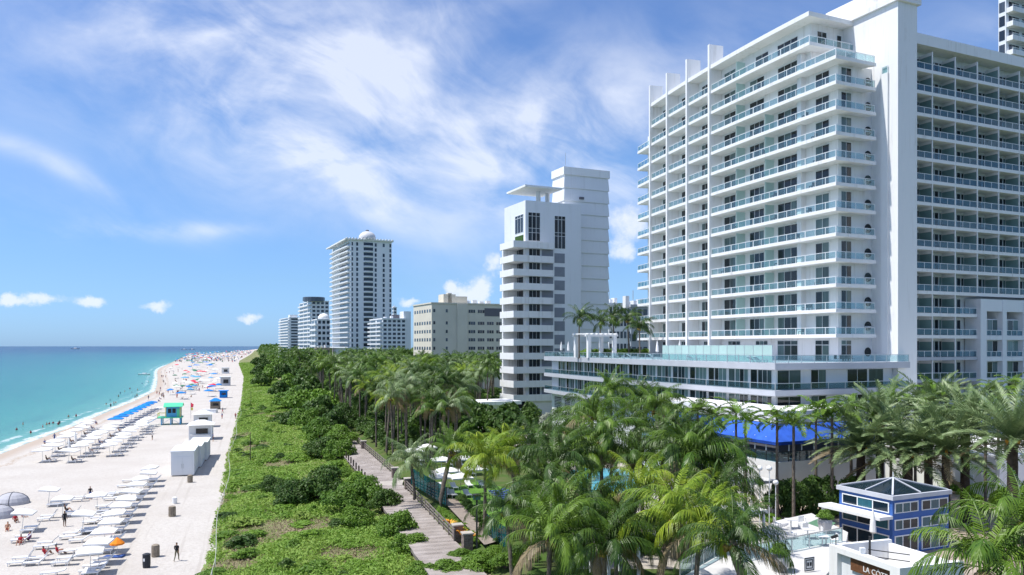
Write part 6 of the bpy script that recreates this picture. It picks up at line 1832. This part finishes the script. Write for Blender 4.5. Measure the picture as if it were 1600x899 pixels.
# --- palms up on the hotel deck
for k, (px, py, Y) in enumerate(((905, 497, 142), (936, 503, 146), (960, 494, 150), (983, 500, 147), (1000, 512, 144))):
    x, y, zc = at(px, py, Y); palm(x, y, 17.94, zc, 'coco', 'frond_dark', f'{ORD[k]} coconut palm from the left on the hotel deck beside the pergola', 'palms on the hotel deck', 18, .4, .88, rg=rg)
# --- grove along the boardwalk
TONE = dict(frond_green='green', frond_dark='dark green', frond_silver='pale silvery', frond_yellow='yellowish')
taken = []
def free(x, y, d):
    if any((x - a) ** 2 + (y - b) ** 2 < d * d for a, b in taken): return False
    taken.append((x, y)); return True
n = 0; tries = 0
while n < 38 and tries < 4000:
    tries += 1
    Y = rg.uniform(112, 165); px = rg.uniform(540, 720); x = (px - 800) / F * Y
    if x < bwr(Y) + 1.5 or x > bwr(Y) + 17: continue
    if not free(x, Y, 2.2): continue
    cm = rg.choice(['frond_green', 'frond_dark', 'frond_silver', 'frond_yellow', 'frond_green'])
    palm(x, Y, GZ - .2, rg.uniform(11, 14.5), 'coco', cm, f'{TONE[cm]} coconut palm in the grove beside the boardwalk railing, {"near" if Y < 138 else "far"} half', 'palms along the boardwalk', 19, rg.choice([0, .4, .8]), rg.uniform(.88, 1.05), rg=rg, dead=2)
    n += 1
n = 0; tries = 0
while n < 205 and tries < 14000:
    tries += 1
    Y = rg.uniform(125, 300) if n < 140 else rg.uniform(290, 620); px = rg.uniform(430, 792); x = (px - 800) / F * Y
    if x < bwr(Y) + (14 if Y < 165 else 2): continue
    if Y > 300 and px > 640: continue
    if Y > 182 and px > 772: continue
    if 118 < Y < 185 and px > 640 and Y < 165: continue
    if not free(x, Y, 3.3 if Y < 300 else 5.0): continue
    cm = rg.choice(['frond_green', 'frond_dark', 'frond_dark', 'frond_yellow' if Y < 200 else 'frond_green', 'frond_silver' if Y < 250 else 'frond_green'])
    far_palm(x, Y, GZ, rg.uniform(11.5, 16.0) if Y < 300 else rg.uniform(13, 17.5), cm,
             f'{TONE[cm]} coconut palm in the deep grove before the {"narrow tower" if px > 690 else "beige block" if px > 600 else "domed tower"}' if Y < 300 else f'distant {TONE[cm]} coconut palm in the treeline before the far towers', 'palms of the deep grove' if Y < 300 else 'palms of the far treeline', rg, rg.uniform(.9, 1.1))
    n += 1

# ------------------------------------------------------------------ broad-leaved shrubs and trees
def leaf_cloud(rng, n, leaf, lobes, flat_=0.8):
    """n leaf faces on the outside of a few lumpy lobes, facing mostly outwards"""
    L = np.array(lobes, float)          # x y z r
    wts = L[:, 3] ** 2; idx = rng.choice(len(L), n, p=wts / wts.sum())
    d = rng.normal(size=(n, 3)); d /= np.linalg.norm(d, axis=1)[:, None]; d[:, 2] = np.where(d[:, 2] < -.25, -d[:, 2], d[:, 2])
    rad = L[idx, 3] * (1 - .38 * rng.random(n) ** 2.2) * (1 + .16 * np.sin(7 * d[:, 0] + idx) * np.sin(6 * d[:, 1] + 2 * idx))
    c = L[idx, :3] + d * rad[:, None] * np.array([1, 1, flat_])
    nrm = d + rng.normal(scale=.55, size=(n, 3)) + np.array([0, 0, .35]); nrm /= np.linalg.norm(nrm, axis=1)[:, None]
    a = np.cross(nrm, rng.normal(size=(n, 3))); a /= np.linalg.norm(a, axis=1)[:, None]; b = np.cross(nrm, a)
    sz = leaf * (.6 + .8 * rng.random(n))[:, None]
    v = np.stack([c - a * sz, c + b * sz * .62, c + a * sz, c - b * sz * .62], 1).reshape(-1, 3)
    return v
def quads_mesh(name, v, mat):
    n = len(v) // 4; me = bpy.data.meshes.new(name)
    me.vertices.add(len(v)); me.vertices.foreach_set('co', v.astype(np.float32).ravel())
    me.loops.add(4 * n); me.loops.foreach_set('vertex_index', np.arange(4 * n, dtype=np.int32))
    me.polygons.add(n); me.polygons.foreach_set('loop_start', np.arange(0, 4 * n, 4, dtype=np.int32))
    try: me.polygons.foreach_set('loop_total', np.full(n, 4, dtype=np.int32))
    except Exception: pass
    me.materials.append(MATS[mat]); me.update(calc_edges=True); me.validate()
    return me
BUSH = {}
def bush_mesh(v, mat, fine):
    k = (v, mat, fine)
    if k not in BUSH:
        rng = np.random.default_rng(100 + v); r_ = random.Random(v)
        lobes = [(0, 0, .45, .62)] + [(.62 * cos(a + v) * r_.uniform(.7, 1.1), .62 * sin(a + v) * r_.uniform(.7, 1.1), r_.uniform(.2, .5), r_.uniform(.26, .46)) for a in np.linspace(0, 2 * pi, 8)[:-1]] + [(r_.uniform(-.4, .4), r_.uniform(-.4, .4), .78, .32) for _ in range(3)]
        BUSH[k] = quads_mesh('foliage', leaf_cloud(rng, 5200 if fine else 1900, .045 if fine else .085, lobes), mat)
    return BUSH[k]
STEM = None
def bush(x, y, z, r, hgt, mat, label, group, rg, fine=False, name='sea_grape_shrub', cat='shrub'):
    global STEM
    if STEM is None:
        m = MB()
        for i in range(5):
            a = i * 1.256; m.tube([(0, 0, -.2), (.15 * cos(a), .15 * sin(a), .25), (.42 * cos(a), .42 * sin(a), .55)], [.05, .035, .012], 5)
        STEM = m.mesh('stem', 'bark')
    th = thing(name, (x, y, z), label, cat, group, rg.uniform(0, 6.28))
    o = bpy.data.objects.new('foliage', bush_mesh(rg.randrange(4), mat, fine)); COL.objects.link(o); o.parent = th; o.scale = (r, r, hgt)
    o = bpy.data.objects.new('stem', STEM); COL.objects.link(o); o.parent = th; o.scale = (r, r, hgt)
    return th
# sea-grape thickets on the dune: pixel of the foot, width in pixels, height ratio
SG = [(455, 792, 60, .75, 'leaf_dark'), (500, 785, 75, .8, 'leaf_dark'), (430, 772, 45, .7, 'leaf_dark'), (540, 800, 60, .8, 'leaf_grape'), (575, 790, 60, .8, 'leaf_grape'), (560, 825, 55, .7, 'leaf_grape'),
      (620, 840, 62, .75, 'leaf_grape'), (600, 800, 50, .8, 'leaf_dark'), (640, 862, 55, .6, 'leaf_grape'), (520, 740, 45, .5, 'leaf_bright'), (560, 770, 50, .7, 'leaf_bright'), (470, 720, 50, .3, 'leaf_bright'),
      (500, 716, 45, .8, 'leaf_dark'), (530, 720, 45, .8, 'leaf_grape'), (515, 700, 48, .8, 'leaf_grape'), (540, 745, 30, .5, 'leaf_grape'), (480, 690, 50, .8, 'leaf_grape'), (505, 680, 55, .8, 'leaf_dark'), (460, 672, 45, .8, 'leaf_grape'), (435, 665, 38, .7, 'leaf_dark'),
      (480, 660, 50, .9, 'leaf_dark'), (520, 668, 45, .9, 'leaf_dark'), (455, 648, 50, .8, 'leaf_grape'), (430, 640, 40, .7, 'leaf_grape'), (490, 645, 45, .8, 'leaf_bright'), (445, 630, 42, .7, 'leaf_grape'), (420, 622, 35, .8, 'leaf_dark'), (470, 630, 45, .9, 'leaf_dark'),
      (435, 612, 36, .8, 'leaf_grape'), (410, 605, 30, .8, 'leaf_dark'), (460, 612, 40, .9, 'leaf_dark'), (425, 596, 30, .9, 'leaf_grape'), (405, 590, 24, .9, 'leaf_dark'), (445, 598, 34, .9, 'leaf_dark'), (415, 580, 24, .9, 'leaf_dark'), (435, 584, 26, .9, 'leaf_grape'),
      (400, 572, 16, .9, 'leaf_dark'), (412, 568, 18, .9, 'leaf_dark'), (425, 572, 20, .9, 'leaf_grape'), (660, 905, 50, .6, 'leaf_grape'), (700, 900, 60, .5, 'leaf_grape'), (745, 892, 60, .5, 'leaf_grape'), (790, 885, 50, .55, 'leaf_grape'), (560, 890, 50, .35, 'leaf_bright'), (600, 905, 40, .4, 'leaf_bright'),
      (720, 875, 40, .5, 'leaf_grape'), (770, 870, 40, .5, 'leaf_grape'), (820, 880, 40, .7, 'leaf_bright'), (550, 855, 35, .4, 'leaf_bright')]
for k, (px, py, wpx, hr, mat) in enumerate(SG):
    if 605 < py < 702: px += 18
    zg = 1.2
    for _ in range(3):
        p = on(px, py, zg); zg = dune_z(p[0], p[1]) if p[0] < bwr(p[1]) else GZ - .4
    r = wpx / F * p[1] * .62; r = min(r, 7)
    zone = 'at the near end of the dune' if py > 765 else 'beside the boardwalk on the dune' if py > 690 else 'in the thicket along the dune ridge' if py > 610 else 'far along the dune treeline'
    if px > 650 and py > 860: zone = 'in the hedge at the bottom of the boardwalk'
    tone = {'leaf_dark': 'dark green', 'leaf_grape': 'mid green', 'leaf_bright': 'bright green'}[mat]
    bush(p[0], p[1], zg - .15, r, r * hr * 1.5, mat, f'{tone} sea grape shrub {zone}', f'{tone} sea grape {zone}', rg, fine=p[1] < 180)
# low creeping mounds over the dune
n = 0
for k in range(400):
    Y = 62 + 200 * rg.random() ** 1.6; f_ = rg.uniform(.05, .8); x = xd(Y) + f_ * (bwr(Y) - 5 - xd(Y)); px = px_of(x, Y)
    if px < 320 or px > 640: continue
    if Y > 105 and f_ > .62: continue
    if not free(x, Y, 2.4): continue
    mat = rg.choice(['leaf_bright', 'leaf_grape', 'leaf_dark', 'grass_dune'])
    bush(x, Y, dune_z(x, Y) - .1, rg.uniform(.7, 1.9), rg.uniform(.4, 1.1), mat, f'low {dict(leaf_bright="bright green", leaf_grape="mid green", leaf_dark="dark green", grass_dune="pale grassy")[mat]} mound on the {"near" if Y < 95 else "middle" if Y < 150 else "far"} stretch of the open dune', 'low plant mounds on the dune', rg, name='dune_plant', cat='plant'); n += 1
    if n >= 120: break
# understory of the grove and gardens
def hedge(px, py, zg, r, hgt, mat, label, group): p = on(px, py, zg); return bush(p[0], p[1], zg - .1, r, hgt, mat, label, group, rg, fine=p[1] < 90, name='garden_shrub', cat='shrub')
n = 0
for k in range(3000):
    Y = rg.uniform(108, 172) if n < 70 else rg.uniform(165, 330) if n < 130 else rg.uniform(300, 700); px = rg.uniform(430, 830); x = (px - 800) / F * Y
    if x < bwr(Y) + 2.5 or (Y > 178 and px > 775) or (Y > 290 and px > 640): continue
    if 100 < Y < 166 and px > 645: continue
    if Y < 125 and px > 600: continue
    if not free(x, Y, 3.0 if Y > 170 else 1.6): continue
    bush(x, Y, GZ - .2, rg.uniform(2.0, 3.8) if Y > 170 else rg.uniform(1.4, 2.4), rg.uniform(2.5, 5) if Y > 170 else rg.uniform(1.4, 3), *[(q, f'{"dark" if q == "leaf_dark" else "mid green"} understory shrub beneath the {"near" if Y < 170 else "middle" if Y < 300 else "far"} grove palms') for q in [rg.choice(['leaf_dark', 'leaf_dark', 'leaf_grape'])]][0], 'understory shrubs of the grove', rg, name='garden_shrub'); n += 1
    if n >= 190: break
for k in range(60):
    px = rg.uniform(770, 1120); py = rg.uniform(715, 880); p = on(px, py, GZ)
    if not free(p[0], p[1], 2.0): continue
    if (p[0] - pc[0]) ** 2 / 60 + (p[1] - pc[1]) ** 2 / 110 < 1: continue
    if p[0] < 2 and p[1] > 70: continue
    bush(p[0], p[1], GZ - .1, rg.uniform(.9, 1.9), rg.uniform(.9, 2.2), rg.choice(['leaf_dark', 'leaf_grape', 'leaf_dark']), 'leafy shrub under the palms round the pool', 'shrubs round the pool', rg, name='garden_shrub', fine=True)
for px, py, r, h, mat, lab in [(1236, 812, 1.1, 1.2, 'leaf_dark', 'dark hedge shrub left of the path by the restaurant'), (1268, 810, 1.1, 1.3, 'leaf_dark', 'dark hedge shrub below the blue awning corner'), (1300, 808, 1.1, 1.3, 'leaf_grape', 'green hedge shrub right of the awning corner'),
        (1205, 815, 1.1, .9, 'leaf_bright', 'bright low shrub at the path edge near the cabana'), (1252, 816, .9, .7, 'leaf_bright', 'bright low shrub in the middle of the path bed'), (1312, 798, 1.6, 1.8, 'leaf_dark', 'dark hedge shrub behind the blue pavilion'),
        (1500, 772, 1.4, 1.4, 'leaf_bright', 'bright shrub at the white annex wall'), (1525, 790, 1.2, 1.3, 'leaf_bright', 'bright shrub below the white annex door'), (1575, 800, 1.8, 2.4, 'leaf_bright', 'large bright shrub at the right edge below the annex'), (1595, 775, 1.6, 2.2, 'leaf_grape', 'green shrub cut by the right edge'),
        (1222, 806, 2.0, 3.6, 'leaf_dark', 'tall dark hedge against the restaurant wall corner'), (1250, 806, 2.2, 3.7, 'leaf_dark', 'tall dark hedge against the middle of the restaurant front'), (1285, 803, 2.3, 3.8, 'leaf_dark', 'tall dark hedge at the right end of the restaurant front'), (1325, 800, 2.3, 3.6, 'leaf_grape', 'tall green hedge between restaurant and pavilion'), (1180, 775, 1.4, 1.6, 'leaf_dark', 'dark shrub beside the white flat-roofed cabana'), (1550, 770, 1.3, 1.6, 'leaf_grape', 'green shrub beneath the right-hand date palm'), (852, 668, 2.6, 3.0, 'leaf_grey', 'pale silvery shrub in front of the hotel base'),
        (790, 690, 5, 6.5, 'leaf_dark', 'broad dark tree left of the silvery shrub'), (760, 684, 5, 6.0, 'leaf_dark', 'broad dark tree behind the lawn'), (700, 678, 5, 6.0, 'leaf_grape', 'broad green tree behind the lawn on the left'), (665, 682, 4.5, 5.5, 'leaf_dark', 'dark tree at the grove end of the lawn'),
        (730, 676, 5, 6.0, 'leaf_dark', 'dark round tree in the middle behind the lawn'), (822, 668, 3.5, 4.0, 'leaf_dark', 'dark hedge mass at the foot of the narrow tower')]:
    hedge(px, py, GZ, r, h, mat, lab, None)
hp = on(690, 775, GZ)
for k in range(9):      # clipped hedge by the path
    p = on(714 + k * 7.5, 782 + k * 8.2, GZ); bush(p[0] + .5, p[1], GZ - .1, .8, .75, 'leaf_dark', 'low clipped hedge shrub along the garden path', 'clipped hedge along the garden path', rg, fine=True, name='garden_shrub')
for k in range(8):
    p = on(690 + k * 8, 800 + k * 6.5, GZ - .4); bush(p[0], p[1], GZ - .6, .7, .7, 'leaf_bright', 'low green plant between boardwalk and garden path', 'planting strip beside the boardwalk', rg, fine=True, name='garden_shrub')
for k, (px, py) in enumerate(((702, 822), (722, 838), (732, 842), (716, 834))):    # orange bromeliads
    p = on(px, py, GZ - .3); m = MB()
    for i in range(16):
        a = i * 2.4; e = .5 + .5 * ((i * 7) % 5) / 5; l_ = .7
        tip = (cos(a) * l_ * cos(e), sin(a) * l_ * cos(e), l_ * sin(e)); sx_, sy_ = -sin(a) * .06, cos(a) * .06
        m.add([(sx_, sy_, 0), (-sx_, -sy_, 0), (tip[0] * .6 - sx_ * 1.3, tip[1] * .6 - sy_ * 1.3, tip[2] * .75), (tip[0] * .6 + sx_ * 1.3, tip[1] * .6 + sy_ * 1.3, tip[2] * .75), (tip[0] * 1.15, tip[1] * 1.15, tip[2] * .9)], [(0, 1, 2, 3), (3, 2, 4)])
    o = m.build('bromeliad', 'bromeliad'); o.location = (p[0], p[1], GZ - .3); o.scale = (1.3,) * 3
    tag(o, ['large orange bromeliad beside the boardwalk railing', 'orange bromeliad between the two near pillars', 'orange bromeliad nearest the lamp post', 'orange bromeliad in the middle of the planting strip'][k], 'plant')
for th in PLANTERS:
    for q in range(1):
        o = bpy.data.objects.new('plant', bush_mesh(q, 'leaf_grape', False)); COL.objects.link(o); o.parent = th; o.location = (0, 0, .95); o.scale = (.75, .75, .8)
for k in range(12):     # deck planting
    px = 915 + k * 9; Y = 146 + (k % 3) * 3; x = (px - 800) / F * Y
    bush(x, Y, 17.95, 1.3, 1.5, rg.choice(['leaf_bright', 'leaf_grape', 'leaf_dark']), 'leafy shrub in the planting bed on the hotel deck', 'shrubs on the hotel deck', rg, name='deck_shrub')
# lawn umbrellas and loungers
LW = [(648, 704), (668, 698), (690, 718), (712, 704), (728, 716), (700, 735), (744, 732), (690, 744), (720, 745)]
for k, (px, py) in enumerate(LW):
    p = on(px, py, GZ + 2.2)
    umbrella(p[0], p[1], GZ, 'white_canvas', f'white umbrella on the hotel lawn, {ORD[k]} of the cluster from the left', 'white umbrellas on the hotel lawn', 2.4, 2.2)
    for q in (-.8, .8): chaise((p[0] + q, p[1] - .4), GZ, R(108), 'white lounger under a white lawn umbrella', 'white loungers on the lawn', back=25)
for k in range(9):
    p = on(774 + k * 4.2, 772 + k * 2.6, GZ); chaise(p, GZ, R(15), f'{ORD[k]} blue lounger from the left in the row on the lawn', 'blue loungers in a row on the lawn', mat='lounger_navy', back=20)

# ------------------------------------------------------------------ masses nobody could count
rng = np.random.default_rng(3)
def scatter_leaves(name, label, cat, pts, size, mat, tall=0.5, slim=.55):
    n = len(pts); d = rng.normal(size=(n, 3)); d[:, 2] = np.abs(d[:, 2]) * tall + .8; d /= np.linalg.norm(d, axis=1)[:, None]
    a = np.cross(d, rng.normal(size=(n, 3))); a /= np.linalg.norm(a, axis=1)[:, None]; b = np.cross(d, a)
    sz = (size * (.6 + .8 * rng.random(n)))[:, None] if np.ndim(size) else size * (.6 + .8 * rng.random(n))[:, None]
    c = pts
    v = np.stack([c - a * sz, c + b * sz * slim, c + a * sz, c - b * sz * slim], 1).reshape(-1, 3)
    return tag(obj(name, quads_mesh(name, v, mat)), label, cat, kind='stuff')
def dune_pts(n, y0, y1, pw, lo, hi):
    Y = y0 + (y1 - y0) * rng.random(n) ** pw; f_ = lo + (hi - lo) * rng.random(n)
    X0 = np.array([xd(v) for v in Y]); X1 = np.array([bwr(v) - 4.2 for v in Y]); X = X0 + f_ * (X1 - X0)
    return X, Y, f_
X, Y, f_ = dune_pts(300000, 58, 900, 2.9, .0, 1.0)
patch = np.sin(X * .31 + Y * .17) + np.sin(X * .13 - Y * .23 + 2) + .8 * np.sin(X * .7 + Y * .05) + .6 * rng.normal(size=len(X))
DRY = [(*on(430, 652, .9)[:2], 5.0), (*on(415, 645, .9)[:2], 4.0), (*on(430, 822, .9)[:2], 3.4), (*on(480, 826, .9)[:2], 3.6), (*on(455, 832, .9)[:2], 3.0), (*on(560, 876, .9)[:2], 2.8), (*on(530, 868, .9)[:2], 2.2), (*on(380, 880, .6)[:2], 2.0), (*on(470, 715, .9)[:2], 2.8), (*on(395, 765, .9)[:2], 1.8), (*on(350, 885, .4)[:2], 1.6)]
dryness = np.zeros(len(X))
for a_, b_, r_ in DRY: dryness = np.maximum(dryness, np.exp(-(((X - a_) / r_) ** 2 + ((Y - b_) / (r_ * 1.25)) ** 2)))
keep = (patch > -1.35) & (dryness + .18 * rng.normal(size=len(X)) < .5)
keep &= (f_ > .015 + .03 * np.sin(Y * .9) + .02 * rng.normal(size=len(Y)))
X, Y = X[keep], Y[keep]; patch = patch[keep]
Z = np.array([dune_z(a, b) for a, b in zip(X, Y)]) + rng.random(len(X)) * .30 + np.clip(patch, -.5, 1.5) * .22
scatter_leaves('dune_grass', 'low green beach plants and grass covering the dune', 'ground cover', np.stack([X, Y, Z], 1), (.12 + Y / 1250), 'grass_dune', .6, .34)
X, Y, f_ = dune_pts(110000, 58, 240, 1.6, .02, .95)
dryness = np.zeros(len(X)); patch = np.sin(X * .31 + Y * .17) + np.sin(X * .13 - Y * .23 + 2) + .8 * np.sin(X * .7 + Y * .05)
for a_, b_, r_ in DRY: dryness = np.maximum(dryness, np.exp(-(((X - a_) / r_) ** 2 + ((Y - b_) / (r_ * 1.25)) ** 2)))
keep = (dryness > .3) | (patch < -1.5)
X, Y = X[keep], Y[keep]; Z = np.array([dune_z(a, b) for a, b in zip(X, Y)]) + rng.random(len(X)) * .2
scatter_leaves('dry_brush', 'dry brown brush patches on the dune', 'dry brush', np.stack([X, Y, Z], 1), .09, 'grass_dry', .8)
# far wood along the coast
n = 42000
Y = 400 + 2400 * rng.random(n) ** 2.0
X0 = np.array([max(bwr(v) - 2, xd(v) + 14) for v in Y]); X = X0 + rng.random(n) * 70 + (Y > 650) * rng.random(n) * 60
hump = 9 + 3.5 * np.sin(X * .23 + Y * .05) + 2.5 * np.sin(X * .11 - Y * .09) + np.clip((Y - 600) / 900, 0, 1) * 6.5
edge = np.clip((X - X0) / 10, .25, 1)
Z = GZ + hump * edge * (1 - .5 * rng.random(n) ** 2)
scatter_leaves('distant_wood', 'dense dark green wood running along the far coast', 'wood', np.stack([X, Y, Z], 1), .5 + Y / 900, 'leaf_dark', 1.0)
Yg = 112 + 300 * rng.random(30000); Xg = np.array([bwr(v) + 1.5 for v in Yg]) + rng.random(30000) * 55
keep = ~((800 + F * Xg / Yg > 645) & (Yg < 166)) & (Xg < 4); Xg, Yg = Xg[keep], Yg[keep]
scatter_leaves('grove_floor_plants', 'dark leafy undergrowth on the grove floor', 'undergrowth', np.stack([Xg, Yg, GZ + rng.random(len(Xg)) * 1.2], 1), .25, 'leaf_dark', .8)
